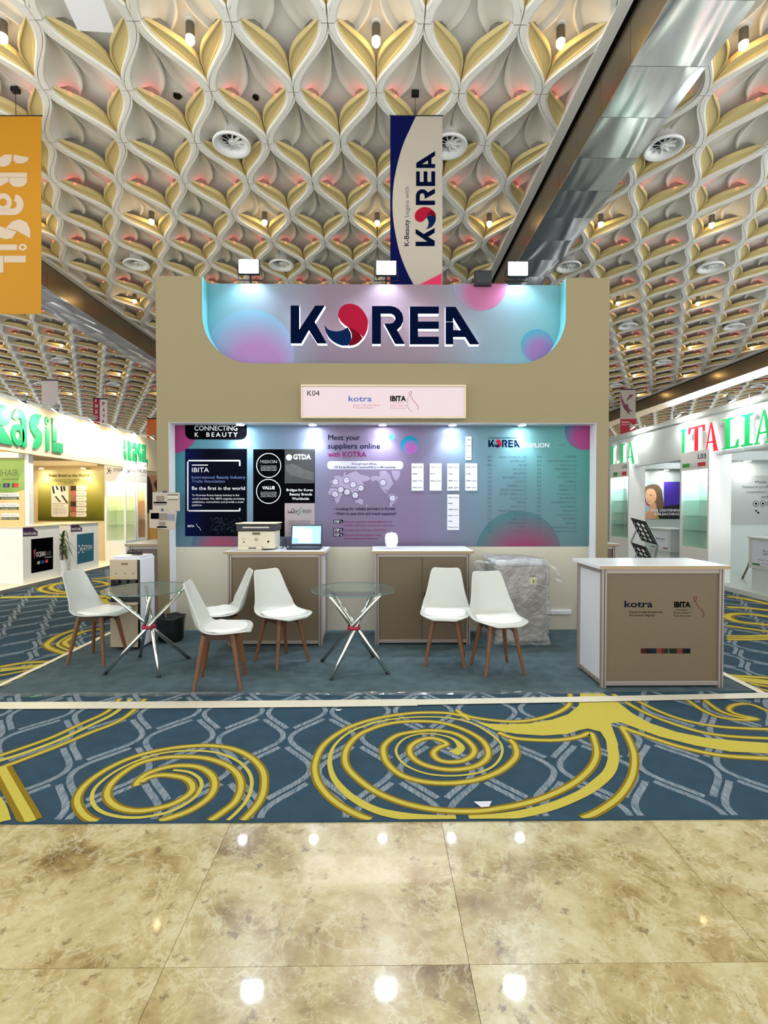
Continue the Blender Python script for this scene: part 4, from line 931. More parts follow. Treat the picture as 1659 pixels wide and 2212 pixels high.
def make_chair():
    t = thing('shell_chair', (0, 0, 0))
    mb = MB(); m = 13
    for (y, z, hw, ez, ey) in SHELL:
        for j in range(m):
            q = -1 + 2 * j / (m - 1); e = abs(q) ** 2.6
            mb.v.append((hw * q, y + ey * e, z + ez * e))
    for i in range(len(SHELL) - 1):
        for j in range(m - 1): mb.f.append((i * m + j, i * m + j + 1, (i + 1) * m + j + 1, (i + 1) * m + j)); mb.mi.append(0)
    o = mb.build('seat_shell', m_shell, t, smooth=True, local=True)
    s = o.modifiers.new('thickness', 'SOLIDIFY'); s.thickness = 0.013; s.offset = -1
    s = o.modifiers.new('round', 'SUBSURF'); s.levels = 1; s.render_levels = 2
    mb = MB(); n = 28; rings = [(0.86, -0.004), (1.0, 0.004), (1.02, 0.014), (0.96, 0.024), (0.7, 0.030), (0.3, 0.031), (0.0, 0.031)]
    for (k, h) in rings:
        for i in range(n):
            a = 2 * PI * i / n; c, sn = math.cos(a), math.sin(a)
            x = 0.196 * k * math.copysign(abs(c) ** 0.8, c); y = 0.035 + 0.186 * k * math.copysign(abs(sn) ** 0.8, sn)
            mb.v.append((x, y, 0.446 + h + 0.02 * (x / 0.2) ** 2 * (1 if y < 0 else 0.4)))
    for r in range(len(rings) - 1):
        for i in range(n): mb.f.append((r * n + i, r * n + (i + 1) % n, (r + 1) * n + (i + 1) % n, (r + 1) * n + i)); mb.mi.append(0)
    mb.build('seat_pad', m_pad, t, smooth=True, local=True)
    mb = MB()
    for sx, sy, ex, ey in ((1, 1, 1, -1), (1, -1, -1, -1), (-1, -1, -1, 1), (-1, 1, 1, 1)):
        a = Vector((sx * .108, sy * .112, 0)); b = Vector((ex * .108, ey * .112, 0)); d = (b - a).normalized(); nn = Vector((-d.y, d.x, 0)) * 0.011
        prof = [(0.0, .352), (0.22, .388), (0.78, .388), (1.0, .352)]; top = .428
        L = (b - a); k = [a + L * u for u, _ in prof]
        fr = [(p.x + nn.x, p.y + nn.y, z) for p, (_, z) in zip(k, prof)] + [(p.x + nn.x, p.y + nn.y, top) for p in k[::-1]]
        bk = [(p.x - nn.x, p.y - nn.y, z) for p, (_, z) in zip(k, prof)] + [(p.x - nn.x, p.y - nn.y, top) for p in k[::-1]]
        mb.add(fr + bk, [tuple(range(8)), tuple(range(15, 7, -1))] + [(i + 8, (i + 1) % 8 + 8, (i + 1) % 8, i) for i in range(8)])
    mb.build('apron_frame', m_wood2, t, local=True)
    for sx in (1, -1):
        for sy in (1, -1):
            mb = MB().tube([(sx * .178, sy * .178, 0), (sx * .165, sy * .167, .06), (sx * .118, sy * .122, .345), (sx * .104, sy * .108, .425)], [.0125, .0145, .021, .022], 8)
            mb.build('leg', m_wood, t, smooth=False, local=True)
    return t
chair0 = make_chair()
chair_spots = [(-2.66, 4.69, (.985, -.10), 'white shell chair at the far left, between aisle and glass table'), (-1.30, 4.05, (.985, .16), 'white shell chair nearest the camera, back turned to the left glass table'),
               (-1.47, 4.66, (-.92, -.38), 'white shell chair facing left, half hidden behind the nearest chair'), (-.905, 4.60, (.72, -.69), 'white shell chair turned right, in front of the printer counter'),
               (.62, 4.60, (-.16, -.985), 'left chair of the touching pair, before the middle cupboard counter'), (1.05, 4.36, (.17, -.985), 'right chair of the touching pair, before the plastic-wrapped appliance')]
for i, (x, y, d, lab) in enumerate(chair_spots):
    o = chair0 if i == 0 else copy_tree(chair0)
    o.location = (x, y, ZF); o.rotation_euler = (0, 0, math.atan2(d[1], d[0]) - PI / 2)
    tag(o, lab, 'chair', 'white shell chairs')

m_tglass = sheer_mat('table_glass', (224, 234, 228), 0.04, 0.03)
m_tedge = M('glass_edge_green', (70, 110, 100), 0.15, spec=0.8)
def make_table():
    t = thing('glass_table', (0, 0, 0)); R = 0.378; h = 0.712
    n = 48; mb = MB()
    mb.lathe([(0.0, h), (R, h)], (0, 0, 0), n=n); mb.lathe([(0.0, h - 0.008), (R, h - 0.008)], (0, 0, 0), n=n)
    o = mb.build('glass_top', m_tglass, t, local=True)
    MB().lathe([(R, h - 0.008), (R + 0.0015, h - 0.004), (R, h)], (0, 0, 0), n=n).build('glass_rim', m_tedge, o, local=True, smooth=True)
    for i in range(4):
        a = PI / 4 + i * PI / 2; c, s = math.cos(a), math.sin(a); off = 0.026
        f = Vector((c * .355 - s * off, s * .355 + c * off, 0.004)); q = Vector((-c * .30 - s * off, -s * .30 + c * off, h - 0.022))
        leg = MB().tube([f, q], 0.0165, 12).build('leg', m_chrome, t, local=True, smooth=True)
        MB().tube([f - Vector((0, 0, 0.004)), f + (q - f) * 0.018], 0.0175, 10).build('foot_cap', m_rubber, leg, local=True)
        MB().lathe([(0.0, 0), (0.014, 0), (0.014, 0.013), (0.0, 0.013)], (q.x, q.y, q.z + 0.0), n=12).build('suction_pad', M('clear_pad', (225, 230, 228), 0.2), leg, local=True)
    mb = MB(); zc = 0.365
    mb.lathe([(.050, zc - .016), (.058, zc - .014), (.058, zc + .014), (.050, zc + .016), (.046, zc), (.050, zc - .016)], (0, 0, 0), n=24)
    mb.build('binding_ring', M('crimson_plastic', (160, 26, 60), 0.4), t, local=True, smooth=True)
    return t
tab0 = make_table(); tab1 = copy_tree(tab0)
tab0.location = (-2.08, 4.47, ZF); tab0.rotation_euler.z = math.radians(-12); tag(tab0, 'round glass table on crossed chrome legs, left one beside the water dispenser', 'table', 'round glass tables')
tab1.location = (-.225, 4.42, ZF); tab1.rotation_euler.z = math.radians(11); tag(tab1, 'round glass table on crossed chrome legs, standing alone between the two counters', 'table', 'round glass tables')

# ---------------------------------------------------------------- system counters
m_panel = M('system_panel_shaded', (99, 85, 63), 0.55)  # shade on the counter fronts, put into the panel colour
m_alu = M('anodised_profile', (146, 134, 126), 0.4, 0.35)
m_side = M('system_panel_lit', (194, 195, 198), 0.5)  # same panels on the sides, coloured lighter for the light they catch
m_groove = M('profile_groove', (70, 58, 54), 0.6)
m_top = M('white_laminate', (202, 205, 208), 0.3)
def counter(x0, x1, y0, y1, label, h=0.985, doors=False, zbase=ZF, panel=None, group='system counters'):
    t = thing('system_counter', ((x0 + x1) / 2, (y0 + y1) / 2, zbase), label, 'counter', group); z = zbase; H = z + h; pn = panel or m_panel; w = 0.04
    MB().box(x0 - 0.03, x1 + 0.03, y0 - 0.03, y1 + 0.03, H - 0.03, H).build('top', [m_top], t, bevel=0.003)
    MB().box(x0 - 0.031, x1 + 0.031, y0 - 0.031, y0 - 0.028, H - 0.028, H - 0.003).build('top_edging', M('tan_edging', (150, 128, 92), 0.5), t)
    for cx in (x0, x1 - w):
        for cy in (y0, y1 - w):
            p = MB().box(cx, cx + w, cy, cy + w, z, H - 0.03).build('corner_post', m_alu, t, bevel=0.004)
            MB().box(cx + 0.016, cx + 0.024, cy - 0.0012, cy + 0.004, z + 0.004, H - 0.034).build('groove', m_groove, p)
    for (a, b) in ((z + 0.02, z + 0.055), (H - 0.068, H - 0.032)):
        for yy in (y0 + 0.004, y1 - 0.034): MB().box(x0 + w, x1 - w, yy, yy + 0.03, a, b).build('rail', m_alu, t, bevel=0.003)
        for xx in (x0 + 0.004, x1 - 0.034): MB().box(xx, xx + 0.03, y0 + w, y1 - w, a, b).build('rail', m_alu, t, bevel=0.003)
    za, zb_ = z + 0.055, H - 0.068
    if doors:
        xm = (x0 + x1) / 2
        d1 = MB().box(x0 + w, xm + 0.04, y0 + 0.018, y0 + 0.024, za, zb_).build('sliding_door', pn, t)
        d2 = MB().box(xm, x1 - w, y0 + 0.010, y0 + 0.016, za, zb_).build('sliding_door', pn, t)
        MB().tube([(xm + 0.02, y0 + 0.008, (za + zb_) / 2 + 0.06), (xm + 0.02, y0 + 0.0, (za + zb_) / 2 + 0.03), (xm + 0.02, y0 + 0.008, (za + zb_) / 2)], 0.008, 8).build('lock', m_black, d2)
        MB().box(xm - 0.002, xm, y0 + 0.008, y0 + 0.02, za, zb_).build('door_edge', m_groove, d2)
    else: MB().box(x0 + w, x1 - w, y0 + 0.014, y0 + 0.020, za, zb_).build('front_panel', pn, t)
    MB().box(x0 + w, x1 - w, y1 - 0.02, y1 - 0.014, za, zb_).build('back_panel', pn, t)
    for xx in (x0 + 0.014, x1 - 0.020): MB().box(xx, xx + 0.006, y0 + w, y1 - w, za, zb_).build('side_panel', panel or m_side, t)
    return t
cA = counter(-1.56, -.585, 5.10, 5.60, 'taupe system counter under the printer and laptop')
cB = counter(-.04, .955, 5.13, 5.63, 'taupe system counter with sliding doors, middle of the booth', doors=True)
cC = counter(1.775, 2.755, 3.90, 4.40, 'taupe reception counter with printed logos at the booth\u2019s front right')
counter(-3.05, -2.55, 6.05, 6.75, 'brown counter peeking out behind the booth\u2019s left pillar', panel=M('dark_taupe_panel', (100, 82, 76), 0.55))
counter(2.45, 2.9, 6.0, 6.6, 'dark taupe counter behind the booth\u2019s right pillar', panel=MATS['dark_taupe_panel'])
FK = Face('y', 3.90 + 0.014, 0.0012)
T(cC, FK, m_nvy, [('kotra', 1349, 1311.5, 1409.5, 14, dict(bold=0.012))]); T(cC, FK, m_bink, [('Korea Trade-Investment', 1360, 1324, 1431, 4.6), ('Promotion Agency', 1360, 1331, 1415, 4.6), ('IBITA', 1456, 1311.5, 1491.5, 11.5, dict(bold=0.04)), ('International', 1460, 1318.5, 1485, 3), ('Beauty Industry', 1456, 1325, 1490, 3.2), ('Trade Association', 1454, 1331.5, 1492, 3.2)])
mb = MB(); face_outline(FK, mb, 1497, 1289, 0.31, 0.8); mb.build('face_line', m_gink, cC)
mb = MB(); face_hair(FK, mb, 1497, 1289, 0.31, 1.0); mb.build('hair_line', m_rd2, cC)
bar = [(1384, 1395, (78, 26, 34)), (1395, 1407, (22, 22, 26)), (1407, 1418, (20, 34, 60)), (1418, 1429, (140, 70, 46)), (1429, 1436, (96, 30, 36)), (1436, 1443, (22, 44, 44)), (1443, 1445, (120, 120, 50)), (1445, 1462, (24, 44, 36)), (1462, 1474, (140, 66, 44)), (1474, 1491, (18, 22, 34))]
for i, (a, b, c) in enumerate(bar):
    mb = MB(); FK.rect(mb, a, 1400.5, b, 1411.5, 1); mb.build('colour_bar', M('bar_ink_%d' % i, tuple(int(v * 0.72) for v in c), 0.5, spec=0.1), cC)

# ---------------------------------------------------------------- printer, laptop, cables, packet
m_pr = M('printer_white', (196, 188, 164), 0.4); m_prd = M('printer_black', (26, 28, 32), 0.3)
ZT = ZF + 0.985
x0, x1 = at_y(513.5, 1187, 5.20).x, at_y(593, 1187, 5.20).x
t = thing('laser_printer', ((x0 + x1) / 2, 5.36, ZT), 'white multifunction laser printer with black lid on the left counter', 'printer')
MB().box(x0, x1, 5.20, 5.50, ZT + 0.012, ZT + 0.20).build('body', m_pr, t, bevel=0.012, seg=3)
MB().box(x0 - 0.012, x1 + 0.012, 5.185, 5.51, ZT + 0.20, ZT + 0.268).build('scanner_bed', m_prd, t, bevel=0.01)
MB().box(x0 - 0.02, x1 + 0.018, 5.18, 5.515, ZT + 0.272, ZT + 0.286).build('scanner_lid', m_pr, t, bevel=0.006)
MB().box(x0 + 0.06, x1 - 0.05, 5.168, 5.19, ZT + 0.232, ZT + 0.246).build('output_slot', M('slot_light', (190, 186, 176), 0.4), t, bevel=0.003)
MB().box(x0 + 0.01, x0 + 0.255, 5.17, 5.3, ZT, ZT + 0.045).build('paper_tray', m_pr, t, bevel=0.005)
MB().box(x0 + 0.12, x0 + 0.2, 5.167, 5.172, ZT + 0.018, ZT + 0.03).build('tray_grip', m_groove, t)
FPr = Face('y', 5.20, 0.0015)
mb = MB(); FPr.ring(mb, 553.5, 1165.5, 3.8, 0.7, 1); FPr.text(mb, 'hp', 551.5, 1167.5, 555.5, 4.2, shear=0.25); FPr.rect(mb, 545, 1150, 562, 1155.5, 1); mb.build('badge_print', M('badge_brown', (96, 84, 66), 0.5), t)
mb = MB(); FPr.text(mb, '\u25b2', 525, 1172, 529, 3); FPr.rect(mb, 522.5, 1163.5, 530, 1164.2, 1); FPr.disc(mb, 579.5, 1170, 2.2, 1, 12); mb.build('small_marks', m_bink, t)
MB().box(x1 - 0.0005, x1 + 0.0015, 5.26, 5.44, ZT + 0.06, ZT + 0.16).build('side_vent', M('vent_grey', (190, 186, 172), 0.5), t)
lx0, lx1 = at_y(626, 1180, 5.38).x, at_y(694, 1180, 5.38).x
t = thing('laptop', ((lx0 + lx1) / 2, 5.33, ZT), 'open black laptop showing a bright blue desktop, right of the printer', 'laptop')
MB().box(lx0 - 0.005, lx1 + 0.005, 5.21, 5.43, ZT, ZT + 0.024).build('base', m_prd, t, bevel=0.005)
MB().box(lx0 + 0.02, lx1 - 0.02, 5.27, 5.40, ZT + 0.0235, ZT + 0.0255).build('keyboard', M('key_black', (34, 34, 38), 0.6, bump=0.6, bscale=120), t)
ca, sa = math.cos(math.radians(14)), math.sin(math.radians(14))
def lid(u, v, w): return (lx0 + u, 5.428 + v * sa + w * ca, ZT + 0.026 + v * ca - w * sa)
def lidbox(u0, u1, v0, v1, w0, w1): mb = MB(); vs = [lid(u, v, w) for v in (v0, v1) for w in (w0, w1) for u in (u0, u1)]; return mb.add(vs, [(0, 2, 3, 1), (4, 5, 7, 6), (0, 1, 5, 4), (2, 6, 7, 3), (0, 4, 6, 2), (1, 3, 7, 5)])
LW = lx1 - lx0
sc = lidbox(0, LW, 0, 0.235, 0, 0.01).build('screen_lid', m_prd, t, bevel=0.003)
lidbox(0.012, LW - 0.012, 0.022, 0.222, -0.0012, 0.0).build('display', M('screen_blue', (120, 160, 232), 0.2, emit=0.5, ecol=(126, 168, 240)), sc)
for u0, u1, v0, v1, c in ((0.08, 0.22, 0.03, 0.19, (196, 212, 246)), (0.02, 0.15, 0.085, 0.21, (176, 200, 240)), (0.045, 0.13, 0.14, 0.19, (214, 224, 250)), (0.225, 0.30, 0.03, 0.2, (140, 176, 236))):
    lidbox(u0 * LW / 0.33, u1 * LW / 0.33, v0, v1, -0.0018, -0.0014).build('screen_window', M('screen_w%d' % c[0], c, 0.2, emit=0.45, ecol=c), sc)
pts = smooth_line([(lx0 - 0.012, 5.40, ZT + 0.008), (lx0 - 0.04, 5.42, ZT + 0.006), (lx0 - 0.06, 5.46, ZT + 0.03), (lx0 - 0.055, 5.47, ZT + 0.09), (lx0 - 0.085, 5.46, ZT + 0.07), (lx0 - 0.085, 5.44, ZT + 0.006), (lx0 - 0.1, 5.40, ZT + 0.006)], 6)
tag(MB().tube(pts, 0.005, 6).build('power_cable', m_black, None, smooth=True), 'short black cable looped between printer and laptop', 'cable')
c = at_y(845.5, 1183, 5.38); mb = MB(); rnd = random.Random(5)
prof = [(.045, .002), (.056, .02), (.064, .07), (.068, .12), (.060, .15), (.044, .165), (.02, .158), (0, .15)]; n = 28
for k, (r, h) in enumerate(prof):
    for i in range(n):
        a = 2 * PI * i / n; w = 1 + (0.10 * math.sin(7 * a + k) + 0.05 * math.sin(11 * a - 2 * k)) * (k > 1); mb.v.append((c.x + r * w * math.cos(a), 5.38 + r * w * math.sin(a), ZT + h + 0.006 * math.sin(5 * a) * (k > 3)))
for k in range(len(prof) - 1):
    for i in range(n): mb.f.append((k * n + i, k * n + (i + 1) % n, (k + 1) * n + (i + 1) % n, (k + 1) * n + i)); mb.mi.append(0)
t = thing('wrapped_packet', (c.x, 5.38, ZT), 'small white bundle in a gathered bag on the middle counter', 'packet')
mb.build('bag', M('white_polybag', (232, 232, 228), 0.35), t, smooth=True)
MB().tube(smooth_line([(c.x - 0.02, 5.36, ZT + 0.15), (c.x - 0.005, 5.355, ZT + 0.172), (c.x + 0.015, 5.36, ZT + 0.166), (c.x + 0.03, 5.37, ZT + 0.145)], 4), [0.008] * 13, 6).build('twisted_ears', MATS['white_polybag'], t, smooth=True)

# ---------------------------------------------------------------- water dispenser with a coiled cable
dx0, dx1, dy0, dy1 = -2.695, -2.395, 4.96, 5.30
t = thing('water_dispenser', ((dx0 + dx1) / 2, (dy0 + dy1) / 2, ZF), 'white floor-standing water dispenser with beige front and black tap bay', 'dispenser')
H = ZF + 0.925
m_dw = M('dispenser_white', (206, 207, 212), 0.25); m_db = M('champagne_plastic', (166, 150, 122), 0.35); m_dk = M('gloss_black', (10, 10, 12), 0.15)
MB().box(dx0 + 0.012, dx1, dy0 + 0.03, dy1, ZF + 0.02, H).build('cabinet', m_dw, t, bevel=0.014, seg=3)
MB().box(dx0 + 0.004, dx1 - 0.008, dy0 + 0.018, dy0 + 0.035, ZF + 0.02, H - 0.015).build('black_fascia', m_dk, t, bevel=0.004)
MB().box(dx0, dx1 - 0.025, dy0, dy0 + 0.022, H - 0.215, H - 0.012).build('control_panel', m_db, t, bevel=0.012, seg=3)
MB().box(dx0, dx1 - 0.025, dy0 + 0.002, dy0 + 0.022, ZF + 0.03, ZF + 0.46).build('lower_door', m_db, t, bevel=0.008)
MB().box(dx0 + 0.0, dx1 - 0.02, dy0 - 0.035, dy0 + 0.02, ZF + 0.46, ZF + 0.485).build('drip_tray', M('drip_tray_grey', (168, 156, 136), 0.4), t, bevel=0.004)
MB().box(dx0 + 0.02, dx1 - 0.01, dy0 + 0.04, dy1 - 0.02, H, H + 0.018).build('top_plate', m_dw, t, bevel=0.006)
for k in range(3):
    xx = dx0 + 0.05 + k * 0.085; MB().box(xx, xx + 0.045, dy0 - 0.012, dy0 + 0.02, H - 0.25, H - 0.212).build('tap', m_dk, t, bevel=0.004)
    MB().lathe([(0, 0), (.006, 0), (.006, .003), (0, .003)], (xx + 0.02, dy0 + 0.001, H - 0.15), (0, -1, 0), 10).build('indicator', m_groove, t)
MB().box(dx0 + 0.01, dx0 + 0.05, dy0 - 0.0012, dy0 + 0.002, H - 0.2, H - 0.185).build('warning_sticker', M('yellow_sticker', (196, 160, 40), 0.5), t)
FDw = Face('y', dy0, 0.0015); xm = at_y(270, 1222, dy0)
mb = MB(); FDw.text(mb, 'VOLTAS', 262, 1220, 276, 3.6, bold=0.03); mb.build('badge', m_bink, t)
cx_, cy_ = -2.53, 5.14; zc = H + 0.018
pts = []
for i in range(60):
    a = i / 60 * 2 * PI * 3.2; r = 0.052 + 0.012 * math.sin(i * 0.9); pts.append((cx_ + r * 1.25 * math.cos(a), cy_ + r * math.sin(a), zc + 0.006 + 0.010 * (i // 19) + 0.022 * max(0, math.sin(a * 0.5)) ** 4))
tag(MB().tube(pts, 0.0045, 6).build('coiled_cable', m_black, None, smooth=True), 'black power cable coiled on top of the water dispenser', 'cable')
# black bin bag beside the pillar
bx, by = -2.24, 5.33; mb = MB(); n = 24; prof = [(.115, .0), (.125, .03), (.13, .14), (.14, .235), (.147, .265), (.132, .272), (.122, .2), (.11, .04), (0, .03)]
for k, (r, h) in enumerate(prof):
    for i in range(n):
        a = 2 * PI * i / n; sq = 1 / max(abs(math.cos(a)), abs(math.sin(a))) ** 0.35; w = 1 + 0.025 * math.sin(6 * a + k); mb.v.append((bx + r * sq * w * math.cos(a), by + r * sq * w * 0.9 * math.sin(a), ZF + h + (0.008 * math.sin(5 * a) if k in (4, 5) else 0)))
for k in range(len(prof) - 1):
    for i in range(n): mb.f.append((k * n + i, k * n + (i + 1) % n, (k + 1) * n + (i + 1) % n, (k + 1) * n + i)); mb.mi.append(0)
tag(mb.build('waste_bin', M('black_bin_liner', (12, 12, 14), 0.4, bump=0.3, bscale=40), None, smooth=True), 'small black lined waste bin at the foot of the left pillar', 'bin')

# ---------------------------------------------------------------- appliance under a plastic cover
ax0, ax1, ay0, ay1 = 1.23, 1.76, 5.14, 5.62
t = thing('wrapped_appliance', ((ax0 + ax1) / 2, (ay0 + ay1) / 2, ZF), 'beige appliance standing under a crumpled clear plastic cover by the back wall', 'appliance')
MB().box(ax0, ax1, ay0, ay1, ZF + 0.03, ZF + 0.82).build('cabinet', M('appliance_beige', (140, 130, 114), 0.5), t, bevel=0.02, seg=3)
MB().box(ax0 - 0.005, ax1 + 0.005, ay0 - 0.005, ay1 + 0.005, ZF + 0.82, ZF + 0.85).build('worktop', M('appliance_grey', (150, 150, 148), 0.5), t, bevel=0.008)
for xx in (ax0 + 0.05, ax1 - 0.09):
    MB().box(xx, xx + 0.04, ay0 + 0.03, ay0 + 0.07, ZF, ZF + 0.03).build('foot', m_rubber, t)
FA = Face('y', ay0, 0.003)
mb = MB(); FA.rect(mb, 1145, 1246, 1159, 1262, 1); mb.build('energy_label', M('label_yellow', (212, 196, 90), 0.5), t)
mb = MB(); FA.poly(mb, [(1145, 1246), (1145, 1241), (1150, 1243), (1155, 1241), (1159, 1246)], 1.2); FA.text(mb, '5', 1150, 1259, 1154, 7, k=2, bold=0.03); mb.build('label_print', m_bink, t)
mb = MB(); rnd = random.Random(11); nu = 64; rows = [0.0, 0.03, .08, .16, .26, .36, .46, .56, .66, .74, .80, .85, .88, .895]
import mathutils
def wr(x, y, z): return mathutils.noise.noise(Vector((x * 7, y * 7, z * 5))) + 0.5 * mathutils.noise.noise(Vector((x * 19, y * 19, z * 13)))
hx, hy = (ax1 - ax0) / 2 + 0.045, (ay1 - ay0) / 2 + 0.03; mx_, my_ = (ax0 + ax1) / 2, (ay0 + ay1) / 2
for k, h in enumerate(rows):
    for i in range(nu):
        a = 2 * PI * i / nu; c, s = math.cos(a), math.sin(a); q = 1 / max(abs(c), abs(s)) ** 0.86
        g = 1 + (0.06 if h < 0.05 else 0.0) + (0.02 if 0.6 < h < 0.8 else 0)
        if h > 0.86: g *= (0.96 if h < 0.89 else 0.86)
        x = hx * c * q * g; y = hy * s * q * g
        e = wr(x, y, h) * (0.05 if h > 0.04 else 0.06)
        x += c * e; y += min(s * e, 0.02)
        mb.v.append((mx_ + x, min(my_ + y, Y2 - 0.012), ZF + h + 0.02 * wr(x, y, 3.3) * (h > 0.1) + 0.004))
for k in range(len(rows) - 1):
    for i in range(nu): mb.f.append((k * nu + i, k * nu + (i + 1) % nu, (k + 1) * nu + (i + 1) % nu, (k + 1) * nu + i)); mb.mi.append(0)
top0 = len(mb.v); mb.v.append((mx_, my_, ZF + 0.90)); lastr = (len(rows) - 1) * nu
for i in range(nu): mb.f.append((lastr + i, lastr + (i + 1) % nu, top0)); mb.mi.append(0)
m_film = sheer_mat('clear_crumpled_film', (248, 249, 250), 0.20, 0.10, fres=1.85, bump=0.9)
cov = mb.build('plastic_cover', m_film, t, smooth=True)
cov.modifiers.new('round', 'SUBSURF').levels = 1
for (pa, lab) in (([(ax0 - 0.02, 5.2, .86), (ax0 - 0.10, 5.15, .87), (ax0 - 0.2, 5.12, .885), (ax0 - 0.235, 5.14, .84), (ax0 - 0.14, 5.16, .73), (ax0 - 0.03, 5.2, .66)], 'ear'), ([(ax1 + 0.03, 5.2, .84), (ax1 + 0.10, 5.16, .80), (ax1 + 0.155, 5.14, .70), (ax1 + 0.165, 5.15, .63), (ax1 + 0.11, 5.18, .64), (ax1 + 0.03, 5.2, .68)], 'ear')):
    mb = MB(); q = [Vector((a, b, c + ZF)) for a, b, c in smooth_line(pa, 4)]; cc = sum(q, Vector()) / len(q); n = len(q)
    vs = []
    for lay, dy in ((1.0, 0), (0.6, -0.035), (0.25, 0.02), (0.02, -0.01)):
        for i, p in enumerate(q): vs.append(cc + (p - cc) * lay + Vector((0, dy + 0.02 * wr(p.x * 2, lay, p.z * 2), 0.01 * wr(p.z, p.x, lay))))
    mb.add(vs, [(k * n + i, k * n + i + 1, (k + 1) * n + i + 1, (k + 1) * n + i) for k in range(3) for i in range(n - 1)])
    e = mb.build('loose_film_fold', m_film, cov, smooth=True)
# sockets and papers
FW = Face('y', Y2, 0.0)
def strip(x0, y0, x1, y1, n, label):
    p0, p1 = at_y(x0, y1, Y2 - 0.03), at_y(x1, y0, Y2 - 0.03)
    t = thing('power_strip', ((p0.x + p1.x) / 2, Y2 - 0.015, p0.z), label, 'power strip')
    MB().box(p0.x, p1.x, Y2 - 0.03, Y2 - 0.001, p0.z, p1.z).build('housing', m_wht, t, bevel=0.004)
    w = (p1.x - p0.x) / (n + 0.5)
    for i in range(n):
        cx = p0.x + w * (i + 0.75); cz = (p0.z + p1.z) / 2
        s = MB().box(cx - w * .4, cx + w * .4, Y2 - 0.033, Y2 - 0.029, cz - 0.018, cz + 0.018).build('socket', M('socket_white', (222, 222, 220), 0.4), t, bevel=0.002)
        for (a, b) in ((0, .008), (-.008, -.006), (.008, -.006)): MB().lathe([(0, 0), (.0028, 0), (.0028, .0012), (0, .0012)], (cx + a, Y2 - 0.033, cz + b), (0, -1, 0), 8).build('pin_hole', m_bink, s)
    return t
strip(1183, 1318, 1235, 1327.5, 5, 'white multi-socket power strip on the wall right of the wrapped appliance')
strip(441, 1313, 461, 1324, 1, 'white wall socket low on the wall behind the chairs')
pb = [at_y(1183.5, 1322, Y2 - 0.02), at_y(1181.5, 1328, Y2 - 0.02), at_y(1180, 1350, Y2 - 0.03), at_y(1183, 1362, Y2 - 0.03)]
tag(MB().tube(smooth_line([tuple(p) for p in pb], 4), 0.004, 6).build('mains_lead', m_wht, None, smooth=True), 'thin white lead running down from the power strip', 'cable')
m_paper = M('sheet_paper', (168, 156, 140), 0.7); m_ph = M('photo_grey', (122, 108, 100), 0.6, var=0.5, vscale=25); m_tape = M('blue_tape', (22, 40, 96), 0.5)
pc = lambda x, y: (210 + x / 8.505, 950 + y / 8.505)
YP = Y1 - 0.004
def paper(corners, label, marks, yo=0.0, tape=None):
    fc = Face('y', YP - yo, 0.0008); mb = MB(); pts = [pc(*c) for c in corners]; fc.poly(mb, pts, 0, 0.0006)
    xs = [p[0] for p in pts]; ysx = [p[1] for p in pts]; o = thing('paper_notice', fc.p(sum(xs) / 4, max(ysx), 0), label, 'paper', 'paper notices taped to the pillar')
    mb.build('paper', m_paper, o)
    for (r, mt) in marks:
        mb = MB(); fc.poly(mb, [pc(*c) for c in ((r[0], r[1]), (r[2], r[1]), (r[2], r[3]), (r[0], r[3]))], 1); mb.build('printed_picture' if mt is m_ph else 'printed_line', mt, o)
    if tape: mb = MB(); fc.poly(mb, [pc(*c) for c in tape], 2); mb.build('tape', m_tape, o)
paper([(1015, 965), (1300, 960), (1300, 1300), (1018, 1295)], 'paper notice with a booth picture, upper left on the pillar', [((1085, 1030, 1235, 1140), m_ph), ((1035, 1140, 1280, 1170), m_bink), ((1040, 1185, 1270, 1200), m_gink)], tape=[(1198, 938), (1282, 942), (1280, 972), (1205, 972)])
paper([(1285, 968), (1515, 968), (1520, 1310), (1290, 1300)], 'plain printed paper with two dark lines, upper right on the pillar', [((1290, 1006, 1485, 1018), m_bink), ((1290, 1096, 1485, 1106), m_bink), ((1290, 1030, 1485, 1075), M('faint_print', (186, 176, 160), 0.7))], yo=0.0016)
paper([(958, 1285), (1465, 1320), (1430, 1655), (958, 1615)], 'large lower paper with a strip of pictures taped on the pillar', [((985, 1345, 1135, 1455), m_bink), ((1135, 1350, 1290, 1480), m_ph), ((1290, 1365, 1430, 1490), M('photo_bluegrey', (120, 122, 132), 0.6)), ((1130, 1505, 1255, 1590), m_ph), ((1095, 1590, 1280, 1618), m_bink)], yo=0.0032, tape=[(1180, 1262), (1215, 1265), (1208, 1315), (1172, 1310)])
